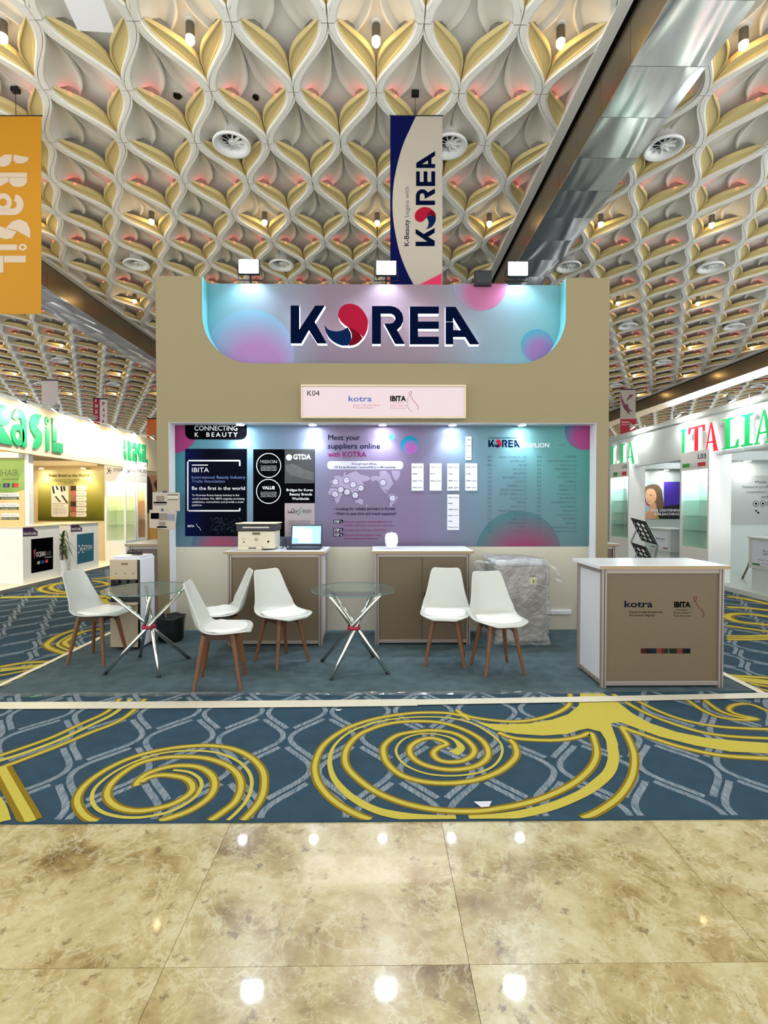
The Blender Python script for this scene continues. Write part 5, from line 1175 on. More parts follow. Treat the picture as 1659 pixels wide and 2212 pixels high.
# ---------------------------------------------------------------- zig-zag brochure stand behind the reception counter
m_bs = M('black_powder_coat', (16, 16, 20), 0.35)
def perforated(A, B, C_, D, name, parent):
    """tray plate through four corners: A top-far, B top-near, C bottom-near, D bottom-far"""
    A, B, C_, D = map(Vector, (A, B, C_, D)); mb = MB()
    n = (B - A).cross(D - A).normalized() * 0.003
    def pt(u, v): return A * (1 - u) * (1 - v) + B * u * (1 - v) + C_ * u * v + D * (1 - u) * v
    def hole(u0, u1, v0, v1, ru, rv):
        k = 16; cu, cv = (u0 + u1) / 2, (v0 + v1) / 2; o = []; q = []
        for i in range(k):
            a = 2 * PI * (i + 0.5) / k; c, s = math.cos(a), math.sin(a); m = 1 / max(abs(c), abs(s))
            o.append(pt(cu + c * m * (u1 - u0) / 2, cv + s * m * (v1 - v0) / 2)); q.append(pt(cu + c * ru, cv + s * rv))
        for sg in (1, -1): mb.add([p + n * sg for p in o + q], [((i, (i + 1) % k, k + (i + 1) % k, k + i) if sg > 0 else (k + i, k + (i + 1) % k, (i + 1) % k, i)) for i in range(k)])
        mb.add([p + n for p in q] + [p - n for p in q], [(i, (i + 1) % k, k + (i + 1) % k, k + i) for i in range(k)])
    def solid(u0, u1, v0, v1):
        q = [pt(u0, v0), pt(u1, v0), pt(u1, v1), pt(u0, v1)]; mb.add([p + n for p in q] + [p - n for p in q], [(0, 1, 2, 3), (7, 6, 5, 4), (0, 4, 5, 1), (1, 5, 6, 2), (2, 6, 7, 3), (3, 7, 4, 0)])
    solid(0, 1, 0, 0.13); solid(0, 1, 0.95, 1)
    for j in range(4):
        v0, v1 = 0.13 + j * 0.205, 0.13 + (j + 1) * 0.205
        hole(0.0, 0.2, v0, v1, 0.045, 0.07); hole(0.2, 0.5, v0, v1, 0.11, 0.082); hole(0.5, 0.8, v0, v1, 0.11, 0.082)
        for h in range(2): hole(0.8, 1.0, v0 + h * 0.1025, v0 + (h + 1) * 0.1025, 0.055, 0.033)
    return mb.build(name, m_bs, parent)
by1, by2 = 4.98, 4.80
t = thing('brochure_stand', (at_y(1392, 1160, 4.9).x, 4.9, ZF), 'black zig-zag brochure stand with perforated trays behind the reception counter', 'brochure stand')
A, B, C_, D = at_y(1362.5, 1118.5, by1), at_y(1395, 1127, by2), at_y(1420.5, 1177, by2), at_y(1385.5, 1167, by1)
perforated(A, B, C_, D, 'tray', t)
hgt = A.z - at_y(1364, 1171.5, by1).z
trays = [(A, B, C_, D)]
for k in range(1, 5):
    d = Vector((0.005 * k, 0, -hgt * k)); q = tuple(p + d for p in (A, B, C_, D)); trays.append(q)
    if q[2].z < 0.1: break
    perforated(*q, 'tray', t)
for (q, r) in zip(trays[:-1], trays[1:]):
    if r[2].z < 0.1: continue
    for (a, b) in ((q[3] * 0.55 + q[0] * 0.45, r[0]), (q[2], r[1] * 0.3 + r[2] * 0.7)):
        for dx in (-0.006, 0.006): MB().tube([a + Vector((dx, 0, 0)), b + Vector((dx, 0, 0))], 0.003, 6).build('strut', m_bs, t)
low = trays[-2] if trays[-1][2].z < 0.1 else trays[-1]
for p in (low[3], low[2]): MB().tube([p, (p.x, p.y, ZF + 0.01)], 0.006, 8).build('foot_leg', m_bs, t)
MB().box(low[3].x - 0.06, low[2].x + 0.06, by2 - 0.06, by1 + 0.06, ZF, ZF + 0.012).build('base_plate', m_bs, t, bevel=0.004)
# ---------------------------------------------------------------- tape and film on the floor
m_tapew = M('white_floor_tape', (210, 204, 184), 0.35, bump=0.4, bscale=30)
def tape(pts, w, label, z=ZC + 0.0062):
    mb = MB().ribbon(pts, w, z + 0.0012); n = len(mb.v); mb.add([(a, b, z) for a, b, c in mb.v[:n]], [])
    return tag(mb.build('floor_tape', m_tapew, None), label, 'tape', 'white tape lines around the booth carpet')
g = lambda x, y: tuple(at_z(x, y, ZC)[:2])
tape([g(-60, 1526), g(300, 1525), g(700, 1521.5), g(900, 1519)], 0.125, 'wide white tape line along the booth\u2019s front, left half')
tape([g(880, 1519.5), g(1200, 1514), g(1400, 1510), g(1690, 1503.5)], 0.10, 'wide white tape line along the booth\u2019s front, right half below the reception counter', ZC + 0.0078)
tape([(-3.075, 3.78), (-3.06, 4.6), (-3.06, 7.6)], 0.05, 'thin white tape line along the left side of the booth carpet')
tape([(2.985, 3.75), (2.985, 4.6), (2.985, 7.6)], 0.06, 'thin white tape line along the right side of the booth carpet')
mb = MB(); n = 90; rnd = random.Random(2)
for i in range(n):
    x = -3.0 + 4.75 * i / (n - 1)
    for (y, z) in ((3.79 + 0.012 * math.sin(i * 0.7), ZC + 0.002), (3.815, 0.014 + 0.006 * rnd.random()), (3.825, ZF + 0.006 + 0.008 * rnd.random()), (3.84 + 0.006 * rnd.random(), ZF + 0.0015)): mb.v.append((x, y, z))
for i in range(n - 1):
    for j in range(3): mb.f.append((i * 4 + j, (i + 1) * 4 + j, (i + 1) * 4 + j + 1, i * 4 + j + 1)); mb.mi.append(0)
tag(mb.build('plastic_film_edge', sheer_mat('floor_film', (244, 246, 248), 0.05, 0.12, fres=1.9), None, smooth=False), 'strip of clear crinkled film along the carpet\u2019s front edge', 'film')
for i, (x, y, s, lab) in enumerate(((1045, 1739, .045, 'torn white paper scrap lying inside the big gold scroll'), (731, 1535, .025, 'small white scrap just in front of the tape line'))):
    p = at_z(x, y, ZC + 0.003); mb = MB(); q = [(p.x - s, p.y + s * .5), (p.x + s, p.y + s * .55), (p.x + s * .5, p.y - s * .4), (p.x - s * .4, p.y - s * .5)]
    mb.add([(a, b, ZC + 0.0065) for a, b in q] + [(a, b, ZC + 0.0072) for a, b in q], [(3, 2, 1, 0), (4, 5, 6, 7), (0, 1, 5, 4), (1, 2, 6, 5), (2, 3, 7, 6), (3, 0, 4, 7)][:])
    tag(mb.build('paper_scrap', MATS['white_paper'], None), lab, 'paper')
# ================================================================ hanging banners
m_cloth = M('banner_cloth_white', (166, 158, 145), 0.7)
def wire(t, x, y, z0, z1, name='hanging_wire'): MB().tube([(x, y, z0), (x, y, z1)], 0.004, 6).build(name, m_black, t)
ZS = ZR + SD * CW
YK = 6.95; FB = Face('y', YK, 0.0012)
def banner(x0, y0, x1, y1, mat, label, Y, hang_px=None):
    f = Face('y', Y, 0.0012); mb = MB(); f.rect(mb, x0, y0, x1, y1, 0, 0.004)
    a = f.p((x0 + x1) / 2, y1, 0); t = thing('hanging_banner', a, label, 'banner'); mb.build('cloth', mat, t)
    l, r = f.p(x0, y0, 0), f.p(x1, y0, 0)
    MB().tube([(l.x - (0.015 if Y < 9 else 0), Y + 0.002, l.z), (r.x + (0.015 if Y < 9 else 0), Y + 0.002, r.z)], 0.009 * Y / 7, 8).build('top_rod', m_black, t)
    hx = f.p(hang_px or (x0 + x1) / 2, y0, 0).x
    wire(t, hx, Y + 0.002, l.z, ZS - 0.001)
    MB().box(hx - 0.05, hx + 0.05, Y - 0.03, Y + 0.035, ZS - 0.09, ZS - 0.03).build('ceiling_hook', m_black, t)
    return t, f
t, f = banner(843, 250, 955.5, 640, m_cloth, 'tall white hanging banner with sideways KOREA logotype above the header', YK, 897)
s = 5.2667; bp = lambda x, y: (780 + x / s, 220 + y / s)
edge = smooth_line([(625, 160), (560, 300), (480, 480), (420, 680), (375, 900), (358, 1100), (362, 1300), (390, 1500), (440, 1720), (520, 1930), (600, 2085), (680, 2220)], 4)
mb = MB(); pts = [bp(*p) for p in edge]
for a, b in zip(pts[:-1], pts[1:]): f.poly(mb, [(843, a[1]), (a[0], a[1]), (b[0], b[1]), (843, b[1])], 1)
mb.build('navy_field', ramp_mat('banner_navy', [(0.0, (20, 34, 84)), (1.0, (10, 16, 66))], 2, -2.4, 0.2, 0.7), t)
mb = MB(); f.poly(mb, [bp(655, 2085), bp(918, 1950), bp(918, 2222), bp(500, 2222)], 1); mb.build('crimson_corner', M('banner_crimson', (200, 30, 84), 0.7), t)
def up(face, x, y, k=2): return face.p(x, y, k)
flat_logo(t, lambda x, y: f.p(*bp(620 + (y - 72) * 220 / 300, 1642 - (x - 100) * (1642 - 560) / 1470), 2))
def text_up(face, txt, px, y0, y1, cap, mat, parent, bold=0.0, down=False):
    """lettering that climbs (or runs down) the banner"""
    v, fc = glyphs(txt, bold); xa, xb = min(p[0] for p in v), max(p[0] for p in v); mb = MB()
    mb.add([face.p(px + (p[1] / 0.7 * cap if down else -p[1] / 0.7 * cap) , y0 + (y1 - y0) * (p[0] - xa) / (xb - xa), 2) for p in v], fc)
    mb.build('lettering', mat, parent)
text_up(f, 'K-Beauty', 780 + 545 / s, 220 + 1640 / s, 220 + 1340 / s, 10.5, m_nvy, t, 0.008); text_up(f, 'begins with', 780 + 545 / s, 220 + 1310 / s, 220 + 965 / s, 9.5, m_gink, t)
m_amber = M('amber_cloth', (178, 122, 4), 0.7)
t, f = banner(-95, 250, 89, 678, m_amber, 'amber yellow hanging banner with sideways BRASIL lettering at the left edge', YK, 34)
m_sand = M('pale_pink_ink', (190, 172, 150), 0.7)
# Brasil letterforms, unit boxes (x right, y up): lists of convex-ish outlines
def annulus(cx, cy, rx, ry, ix, iy, a0=0, a1=360, n=20):
    out = []
    for i in range(n):
        p, q = math.radians(a0 + (a1 - a0) * i / n), math.radians(a0 + (a1 - a0) * (i + 1) / n)
        out.append([(cx + rx * math.cos(p), cy + ry * math.sin(p)), (cx + rx * math.cos(q), cy + ry * math.sin(q)), (cx + ix * math.cos(q), cy + iy * math.sin(q)), (cx + ix * math.cos(p), cy + iy * math.sin(p))])
    return out
BR = {
 'b': [[(0, .55), (.25, 1), (.55, .95), (.72, .8), (.7, .62), (.45, .55)], [(0, .5), (.5, .5), (.85, .42), (1, .25), (.85, .06), (.5, 0), (0, .3)]],
 'r': [[(0, 1), (.28, 1), (.28, 0), (.0, .0)], [(.3, 1), (.6, 1), (.8, .9), (.88, .74), (.8, .56), (.6, .46), (.3, .46)], [(.3, .44), (.55, .44), (1, 0), (.45, 0), (.3, .2)]],
 'a': annulus(.42, .3, .42, .3, .18, .13) + [[(.70, 0), (1, 0), (1, .66), (.70, .66)]] + annulus(.52, .66, .48, .34, .16, .10, 0, 170, 12),
 's': [[(.95, 1), (.5, 1), (.15, .9), (0, .7), (.1, .5), (.44, .32), (.56, .62)], [(.5, .4), (.62, .62), (.95, .5), (1, .3), (.88, .12), (.6, .02), (.25, 0)]],
 'i': [[(0.1, 0), (.9, 0), (.9, .70), (0.1, .70)]] + annulus(.5, .87, .5, .13, .22, .055, 0, 360, 16),
 'l': [[(0, .31), (.4, .31), (.4, 1), (0, 1)], [(0, 0), (1, 0), (1, .29), (0, .29)]]}
mb = MB()
for ch, y0, y1, w in (('b', 655, 770, 320), ('r', 822, 975, 300), ('a', 1010, 1212, 270), ('s', 1250, 1435, 330), ('i', 1475, 1540, 300), ('l', 1585, 1740, 290)):
    for pol in BR[ch]:
        q = [(-12 + w * y / 4.255 * 1.0, 180 + (y0 + (y1 - y0) * x) / 4.255) for x, y in pol]; f.poly(mb, q, 2)
mb.build('lettering', m_sand, t)
t, f = banner(90, 821, 125, 890, M('far_cloth_grey', (196, 186, 180), 0.7), 'plain pale grey banner hanging far behind the Brasil stall', 22.0)
t, f = banner(201, 861, 215.5, 925, M('far_cloth_red', (150, 30, 46), 0.7), 'narrow dark red hanging banner lettered INDO', 24.0)
T(t, f, m_wink, [(c, 206, 868 + 12.5 * i, 211 if c != 'I' else 208, 7.5, dict(bold=0.03)) for i, c in enumerate('INDO')])
t, f = banner(216, 861.5, 231.5, 925, M('far_cloth_white', (212, 200, 200), 0.7), 'narrow white hanging banner lettered PAVI, beside the red one', 24.0)
T(t, f, M('maroon_ink', (120, 30, 50), 0.6), [(c, 221, 876 + 13 * i, 227 if c != 'I' else 224, 7.5, dict(bold=0.03)) for i, c in enumerate('PAVI')])
t, f = banner(317.5, 904, 352, 962, M('far_cloth_orange', (190, 92, 34), 0.7), 'orange hanging banner half hidden by the booth\u2019s left pillar', 26.0)
t, f = banner(1340, 841, 1373, 940, m_cloth, 'hanging banner with dark flower print over a crimson foot, right of the booth', 20.0)
mb = MB(); f.rect(mb, 1340, 905, 1373, 940, 1); mb.build('crimson_foot', M('far_crimson', (160, 26, 48), 0.7), t)
mb = MB()
for pts in ([(1341, 845), (1344, 860), (1350, 872), (1358, 890), (1364, 896), (1356, 893), (1346, 880), (1341, 866)], [(1352, 868), (1360, 852), (1370, 853), (1362, 860)], [(1345, 876), (1356, 872), (1360, 884), (1368, 888), (1358, 890)]): f.poly(mb, pts, 1)
mb.build('flower_print', M('plum_ink', (110, 62, 72), 0.6), t)
T(t, f, m_wink, [('Global Beauty', 1343, 913, 1360, 2.6, dict(bold=0.03)), ('Expo India', 1343, 918, 1366, 2.4)])

# small things under the ceiling
zp = ZR - 0.35; q = [at_z(x, y, zp) for x, y in ((120, -40), (205, -40), (246, 71), (168, 66))]
t = thing('suspended_board', (q[0] + q[2]) / 2, 'flat white rectangular panel hanging below the ceiling at the top left', 'panel')
mb = MB(); mb.add([p for p in q] + [p + Z_ * 0.05 for p in q], [(3, 2, 1, 0), (4, 5, 6, 7), (0, 1, 5, 4), (1, 2, 6, 5), (2, 3, 7, 6), (3, 0, 4, 7)]); mb.build('plate', M('panel_white_gloss', (240, 240, 242), 0.2), t)
c = (q[0] + q[2]) / 2; MB().tube([(c.x, c.y, zp + 0.05), (c.x, c.y, ZS - 0.001)], 0.015, 8).build('drop_rod', m_white, t)
for i, (x, y) in enumerate(((383, 210), (553, 213))):
    c = at_z(x, y, ZS - 0.02); mb = MB(); rnd = random.Random(i + 20)
    pts = [(0.055 * (0.6 + 0.7 * rnd.random()) * math.cos(a), 0.055 * (0.6 + 0.7 * rnd.random()) * math.sin(a)) for a in [2 * PI * k / 9 for k in range(9)]]
    mb.prism(pts, (c.x, c.y, ZS - 0.02), (1, 0, 0), (0, -1, 0), 0.019); tag(mb.build('ceiling_anchor', m_black, None), ('left', 'right')[i] + ' one of two black cable anchors in the ceiling coffers', 'anchor', 'black ceiling anchors')

# ================================================================ Brasil stalls on the left
XL = -6.15; m_ivory = M('ivory_panel', (214, 200, 166), 0.6); m_sw = M('stall_white', (238, 240, 238), 0.55); m_ochre = M('ochre_panel', (226, 176, 92), 0.6)
m_green = M('emerald_letter', (26, 140, 92), 0.45); m_gedge = M('letter_back_ivory', (230, 222, 200), 0.5)
plat = MB().box(-9.0, XL + 0.02, 5.6, 15, ZC, 0.0745).build('stall_platform', M('ivory_platform', (236, 226, 204), 0.5), None)
tag(plat, 'low ivory platform under the Brasil stalls with a metal edge', 'platform'); MB().box(XL + 0.02, XL + 0.035, 5.6, 15, ZC, 0.0745).build('edge_trim', M('edge_alu', (150, 152, 150), 0.35, 0.7), plat)
fas = thing('stall_fascia', (XL, 9.5, 0.075), 'long ivory Brasil stall fascia with green BRASIL letters', 'stall')
for y0, y1 in ((5.6, 10.96), (10.97, 14.6)): MB().box(XL - 0.1, XL, y0, y1, 2.36, 3.22).build('fascia_panel', m_ivory, fas)
MB().box(-9.0, -8.92, 5.6, 14.6, 0.075, 3.22).build('back_wall', m_ivory, fas); MB().box(-8.92, XL - 0.1, 14.5, 14.6, 0.075, 3.22).build('end_wall', m_ivory, fas)
for yy in (5.6, 14.45): MB().box(XL - 0.1, XL, yy, yy + 0.1, 0.075, 2.36).build('post', m_sw, fas)
FX = Face('+x', XL + 0.035, 0.0)
def brasil(px, z0, z1):
    for ch, a, b in px:
        mb = MB(); ya, yb = at_x(a, 1000, XL + 0.035).y, at_x(b, 1000, XL + 0.035).y
        for pol in BR[ch]: mb.prism([(ya + (yb - ya) * x, z0 + (z1 - z0) * y) for x, y in pol], (XL + 0.035, 0, 0), (0, 1, 0), (0, 0, 1), 0.03)
        o = mb.build('green_letter', m_green, fas)
        mb = MB()
        for pol in BR[ch]: mb.prism([(ya - 0.012 + (yb - ya + 0.024) * x, z0 - 0.018 + (z1 - z0 + 0.03) * y) for x, y in pol], (XL + 0.006, 0, 0), (0, 1, 0), (0, 0, 1), 0.005)
        mb.build('letter_backing', m_gedge, o)
brasil((('b', -78, -30), ('r', -22, 31), ('a', 26.5, 59), ('s', 66, 93), ('i', 100, 108.5), ('l', 115, 137)), 2.46, 3.09)
brasil((('b', 269, 274.5), ('r', 278.5, 286), ('a', 288, 296.5), ('s', 298.5, 306), ('i', 308, 311), ('l', 313, 319.5)), 2.50, 3.02)
# arm spotlights along the fascia
m_warm = M('warm_halogen', (255, 240, 214), 0.4, emit=40, ecol=(255, 232, 196))
def armlight(px, py, X, sgn, label, group, mat, col, energy, out=0.38):
    c = at_x(px, py, X + sgn * out); t = thing('arm_spotlight', (X, c.y, 3.2), label, 'spotlight', group)
    MB().tube([(X - sgn * 0.05, c.y, 3.17), (X - sgn * 0.05, c.y, 3.26), (X + sgn * out * 0.6, c.y, c.z + 0.04), (X + sgn * out, c.y, c.z + 0.01)], 0.01, 6).build('arm', MATS['edge_alu'], t)
    d = Vector((-sgn * 0.6, 0, -0.8)).normalized(); hd = Vector((X + sgn * out, c.y, c.z))
    MB().lathe([(0.0, -0.075), (0.03, -0.07), (0.05, 0.0), (0.075, 0.035), (0.07, 0.035)], hd, d, 14).build('lamp_head', MATS['edge_alu'], t, smooth=True)
    MB().lathe([(0.068, 0.033), (0.05, 0.05), (0.0, 0.056)], hd, d, 14).build('lens', mat, t, smooth=True)
    light('spot_beam', 'SPOT', hd + d * 0.08, energy, col, t, aim=(X - sgn * 0.0, c.y, c.z - 0.55), size=0.05, angle=145, blend=0.6)
for i, (px, py) in enumerate(((50, 862), (121, 881), (200, 904), (247, 919), (295, 934), (331, 943))):
    armlight(px, py, XL, 1, '%s warm arm spotlight on top of the Brasil fascia, counted from the left' % ('first', 'second', 'third', 'fourth', 'fifth', 'sixth')[i], 'arm spotlights of the Brasil stalls', m_warm, (255, 246, 230), 24, 0.5)
# Oceanhair divider with its poster
YO = 8.92; FO = Face('y', YO, 0.002)
w = fas
MB().box(-8.92, -6.32, YO, YO + 0.08, 0.075, 2.5).build('divider_panel', m_ochre, w); MB().box(-6.32, -6.25, YO - 0.02, YO + 0.1, 0.075, 2.5).build('white_edge', m_sw, w)
mb = MB(); x1_ = FO.p(53, 980, 0).x; z0_, z1_ = FO.p(0, 990.5, 0).z, FO.p(0, 978, 0).z
MB().box(-8.6, x1_, YO - 0.14, YO - 0.001, z0_, z1_).build('shelf_header', m_sw, w, bevel=0.01)
oc = lambda x, y: (x / 6.704, 950 + y / 6.704)
po = sheet('stall_poster', -160, 991, 53.5, 1138, M('tan_print', (232, 196, 140), 0.5), 'tan and green OCEANHAIR poster with flags and product lines', face=Face('y', YO - 0.006, 0.002), th=0.005)
FOp = Face('y', YO - 0.006, 0.002)
mb = MB(); FOp.poly(mb, [(-160, 991.5)] + [oc(*p) for p in ((357, 280), (357, 725), (190, 765))] + [(-160, 1064)], 1); mb.build('green_field', ramp_mat('leaf_green_print', [(0, (96, 140, 66)), (1, (168, 196, 120))], 2, 0.1, 1.3, 0.5), po)
T(po, FOp, M('olive_ink', (88, 108, 56), 0.5), [('OCEANHAIR', -55, 1029, 40.5, 15.5, dict(bold=-0.008)), ('professional', 6, 1037, 40, 5)])
for x, c1, c2 in ((7, (28, 40, 110), None), (26, (34, 96, 56), (206, 50, 40)), (-12, (60, 160, 60), None)):
    mb = MB(); FOp.rect(mb, x, 1044, x + 14, 1053, 2); mb.build('flag_print', M('flag_%d' % x, c1, 0.5), po)
    if c2: mb = MB(); FOp.rect(mb, x + 5.5, 1044, x + 14, 1053, 3); FOp.disc(mb, x + 5.5, 1048.5, 2.4, 3.5, 10); mb.build('flag_print', M('flag_red', c2, 0.5), po)
mb = MB(); FOp.ring(mb, 14, 1048.5, 3, 0.7, 3, 12); mb.build('flag_star_ring', M('flag_gold', (210, 180, 60), 0.5), po)
for i, (y, a, b) in enumerate(((1065, 'Prolonged anti-frizz', 'Anti-frizz Prolongado'), (1087, 'Heat Protection', 'Prote\u00e7\u00e3o T\u00e9rmica'), (1109, 'Intense Shine', 'Brilho Intenso'))):
    mb = MB(); FOp.rrect(mb, -10 if i < 2 else 2, y, 41, y + 8, 1.5, 1); mb.build('line_tab', m_sw, po)
    mb = MB(); FOp.rect(mb, -10 if i < 2 else 2, y + 8, 41, y + 14, 1); mb.build('line_tab', M('dark_olive', (64, 84, 40), 0.5), po)
    T(po, FOp, m_gink, [(a, 2, y + 5.5, 37, 3.4)]); T(po, FOp, m_wink, [(b, 3, y + 12.6, 37, 3.2)])
# stall counters
def plinth(x0, x1, y0, y1, z0, z1, label, mat=None, name='stall_counter'):
    t = thing(name, ((x0 + x1) / 2, (y0 + y1) / 2, z0), label, 'counter')
    MB().box(x0, x1, y0, y1, z0, z1 - 0.025).build('body', mat or m_sw, t, bevel=0.004); MB().box(x0 - 0.015, x1 + 0.015, y0 - 0.015, y1 + 0.015, z1 - 0.025, z1).build('top', m_ivory if x0 < 0 else m_sw, t, bevel=0.004)
    return t
XC = -6.22; FC = Face('+x', XC, 0.002)
def purple_tag(t, x0, x1, ya, yb):
    mb = MB(); FC.poly(mb, [(x0, ya + 1.5), (x1, ya), (x1, yb - 1.5), (x0, yb)], 1); mb.build('private_label_tag', M('plum_print', (72, 34, 84), 0.5), t)
    mb = MB(); FC.poly(mb, [(x0 + (x1 - x0) * 0.68, ya + 0.6), (x1, ya + 0.1), (x1, ya + (yb - ya) * .45), (x0 + (x1 - x0) * 0.85, ya + (yb - ya) * .3)], 2); mb.build('tag_ribbon', m_sw, t)
    mb = MB(); FC.text(mb, 'PRIVATE LABEL', x0 + 1.3, yb - 3, x1 - 2.5, 5, bold=0.03, y1=yb - 4.6); mb.build('lettering', m_wink, t)
y0c, y1c = at_x(49.5, 1200, XC).y, at_x(129, 1200, XC).y
t = plinth(-7.6, XC, y0c, y1c, 0.075, at_x(49.5, 1137.5, XC).z, 'white OCEANHAIR counter with a black logo panel, nearest in the Brasil stall')
purple_tag(t, 49.5, 81, 1139, 1159)
mb = MB(); q = lambda pts: [(x / 6.704, 950 + y / 6.704) for x, y in pts]
FC.poly(mb, q([(450, 1440), (768, 1408), (768, 1872), (452, 1935)]), 1); mb.build('logo_panel', m_bink, t)
T(t, FC, m_wink, [('OCEAN', 77.3, 1203, 97, 10.5, dict(bold=0.02, y1=1201)), ('professional', 97, 1205, 111, 2.6, dict(y1=1203.6, bold=0.02))]); T(t, FC, m_gink, [('HAIR', 97.5, 1201, 110, 10, dict(y1=1199))])
mb = MB(); FC.poly(mb, q([(485, 1600), (520, 1575), (505, 1640), (500, 1740), (488, 1650)]), 2); mb.build('flame_mark', M('pink_ink', (190, 60, 90), 0.5), t)
for x, c in ((80, (150, 190, 120)), (88.5, (30, 60, 170)), (97, (220, 70, 70))): mb = MB(); FC.poly(mb, [(x, 1213 - (x - 80) * .2), (x + 6, 1211.5 - (x - 80) * .2), (x + 6, 1218 - (x - 80) * .2), (x, 1219.5 - (x - 80) * .2)], 2); mb.build('flag_print', M('cflag_%d' % x, c, 0.5), t)
y0c, y1c = at_x(152.5, 1200, XC).y, at_x(213, 1200, XC).y
t = plinth(-7.4, XC, y0c, y1c, 0.075, at_x(152.5, 1131.5, XC).z, 'white STOA counter with a teal logo panel, beyond the potted plant')
purple_tag(t, 152.8, 177, 1133, 1149)
mb = MB(); FC.poly(mb, q([(1113, 1370), (1355, 1343), (1355, 1748), (1117, 1802)]), 1); mb.build('logo_panel', M('teal_print', (30, 98, 122), 0.5), t)
def stoa_mark(face, t, x, y, s, mat, sl=0.0):
    mb = MB(); nodes = [(-5, -6), (4, -7), (7, 0), (5, 6), (-6, 7)]
    face.disc(mb, x, y, 2.4 * s, 2, 12)
    for a, b in nodes: face.stroke(mb, [(x, y), (x + a * s * .75, y + b * s)], 0.9 * s, 2); face.disc(mb, x + a * s * .75, y + b * s, (1.6 if (a + b) % 2 else 1.1) * s, 2.1, 10)
    mb.build('molecule_mark', mat, t)
stoa_mark(FC, t, 174.5, 1186, 1.15, m_wink); T(t, FC, m_wink, [('STOA', 181, 1187, 199, 8.5, dict(bold=0.03, y1=1184.5)), ('cosmetics company', 181, 1190, 198, 1.6, dict(y1=1188))])
# plant between the counters
pc_ = Vector((-6.25, 9.81, 0)); t = thing('potted_plant', (-6.25, pc_.y, 0.075), 'spiky green potted plant between the two Brasil counters', 'plant')
MB().lathe([(0, 0), (.09, 0), (.12, .3), (.105, .3), (.1, .27), (0, .27)], t.location, n=20).build('pot', m_sw, t, smooth=False)
MB().tube([(-6.25, pc_.y, .33), (-6.245, pc_.y, .75)], 0.016, 8).build('stem', m_wood2, t)
rnd = random.Random(4); m_leaf = M('palm_leaf', (44, 74, 30), 0.45)
for k in range(34):
    a = rnd.random() * 2 * PI; L = (0.2 + 0.12 * rnd.random()) * (0.55 + 0.45 * abs(math.cos(a))); up_ = 0.2 + 0.35 * rnd.random(); z = 0.45 + 0.42 * rnd.random(); mb = MB(); pts = []
    for i in range(6): u = i / 5; pts.append(Vector((-6.245 + math.cos(a) * L * u, pc_.y + math.sin(a) * L * u, z + up_ * u - 0.5 * u * u)))
    n_ = Vector((-math.sin(a), math.cos(a), 0)); vs = []
    for i, p in enumerate(pts): ww = 0.014 * (1 - (i / 5) ** 2) + 0.001; vs += [p + n_ * ww, p - n_ * ww]
    mb.add(vs, [(2 * i, 2 * i + 1, 2 * i + 3, 2 * i + 2) for i in range(5)]); mb.build('leaf', m_leaf, t)
# back wall with the green poster
YG = 12.25; FG = Face('y', YG, 0.003)
w = fas
MB().box(-8.92, -6.72, YG, YG + 0.08, 0.075, 2.5).build('divider_panel', m_ivory, w); MB().box(-8.92, -6.72, YG - 0.35, YG - 0.001, FG.p(150, 1008, 0).z, FG.p(150, 998, 0).z).build('lamp_bulkhead', m_ivory, w)
po = sheet('stall_poster', 82, 1013, 224.5, 1125, ramp_mat('lime_print', [(0, (80, 82, 30)), (0.35, (146, 146, 62)), (0.7, (190, 188, 120)), (1, (226, 218, 176))], 2, 0.0, 1.3, 0.5), 'wide lime green poster headed From Brazil to the World', face=Face('y', YG - 0.008, 0.003), th=0.007)
FGp = Face('y', YG - 0.008, 0.003)
T(po, FGp, M('olive_dark_ink', (98, 92, 28), 0.5), [('From Brazil to the World', 106, 1030, 192, 6.2, dict(bold=0.025)), ('Empower your brand with our expertise in creating', 111, 1037, 190, 3), ('innovative hair cosmetics, designed for success in the', 111, 1040.5, 188, 3), ('global market', 138, 1044.5, 160, 3)])
mb = MB(); FGp.rrect(mb, 111, 1049, 148, 1116.5, 4, 1); mb.build('card', m_sw, po)
mb = MB()
for (x, y, x2, y2) in ((112, 1050, 117, 1066), (120, 1050, 125, 1058), (130, 1050, 134, 1062), (136, 1050, 140, 1060), (118, 1072, 130, 1084), (132, 1070, 146, 1087)): FGp.poly(mb, [(x, y), (x + 4, y), (x2 + 2, y2), (x2 - 2, y2)], 2)
mb.build('tube_photo', M('black_olive', (40, 44, 26), 0.5), po)
T(po, FGp, m_gink, [('Projects Tailored', 115.5, 1089, 142, 2.6), ('for your brand', 115.5, 1093.5, 137, 2.6)] + [('Specialists in Private Label', 115.5, 1098 + 3 * i, 143, 1.8, dict(res=1)) for i in range(5)])
for i in range(6):
    y = 1049.5 + i * 11.4
    mb = MB(); FGp.rrect(mb, 152, y, 187, y + 10, 2.5, 1); mb.build('line_card', m_sw, po); mb = MB(); FGp.rect(mb, 152.5, y, 165, y + 10, 2); mb.build('line_photo', M('skin_photo_%d' % i, ((70, 40, 34), (190, 110, 100), (160, 110, 100), (60, 40, 36), (170, 90, 90), (190, 130, 120))[i], 0.5, var=0.4, vscale=30), po)
    T(po, FGp, m_gink, [(('SHAMPOO', 'CONDITIONER', 'TREATMENTS', 'FINISH', 'MASKS', 'HAIR OIL')[i], 167.5, y + 6, 182, 2.2)])
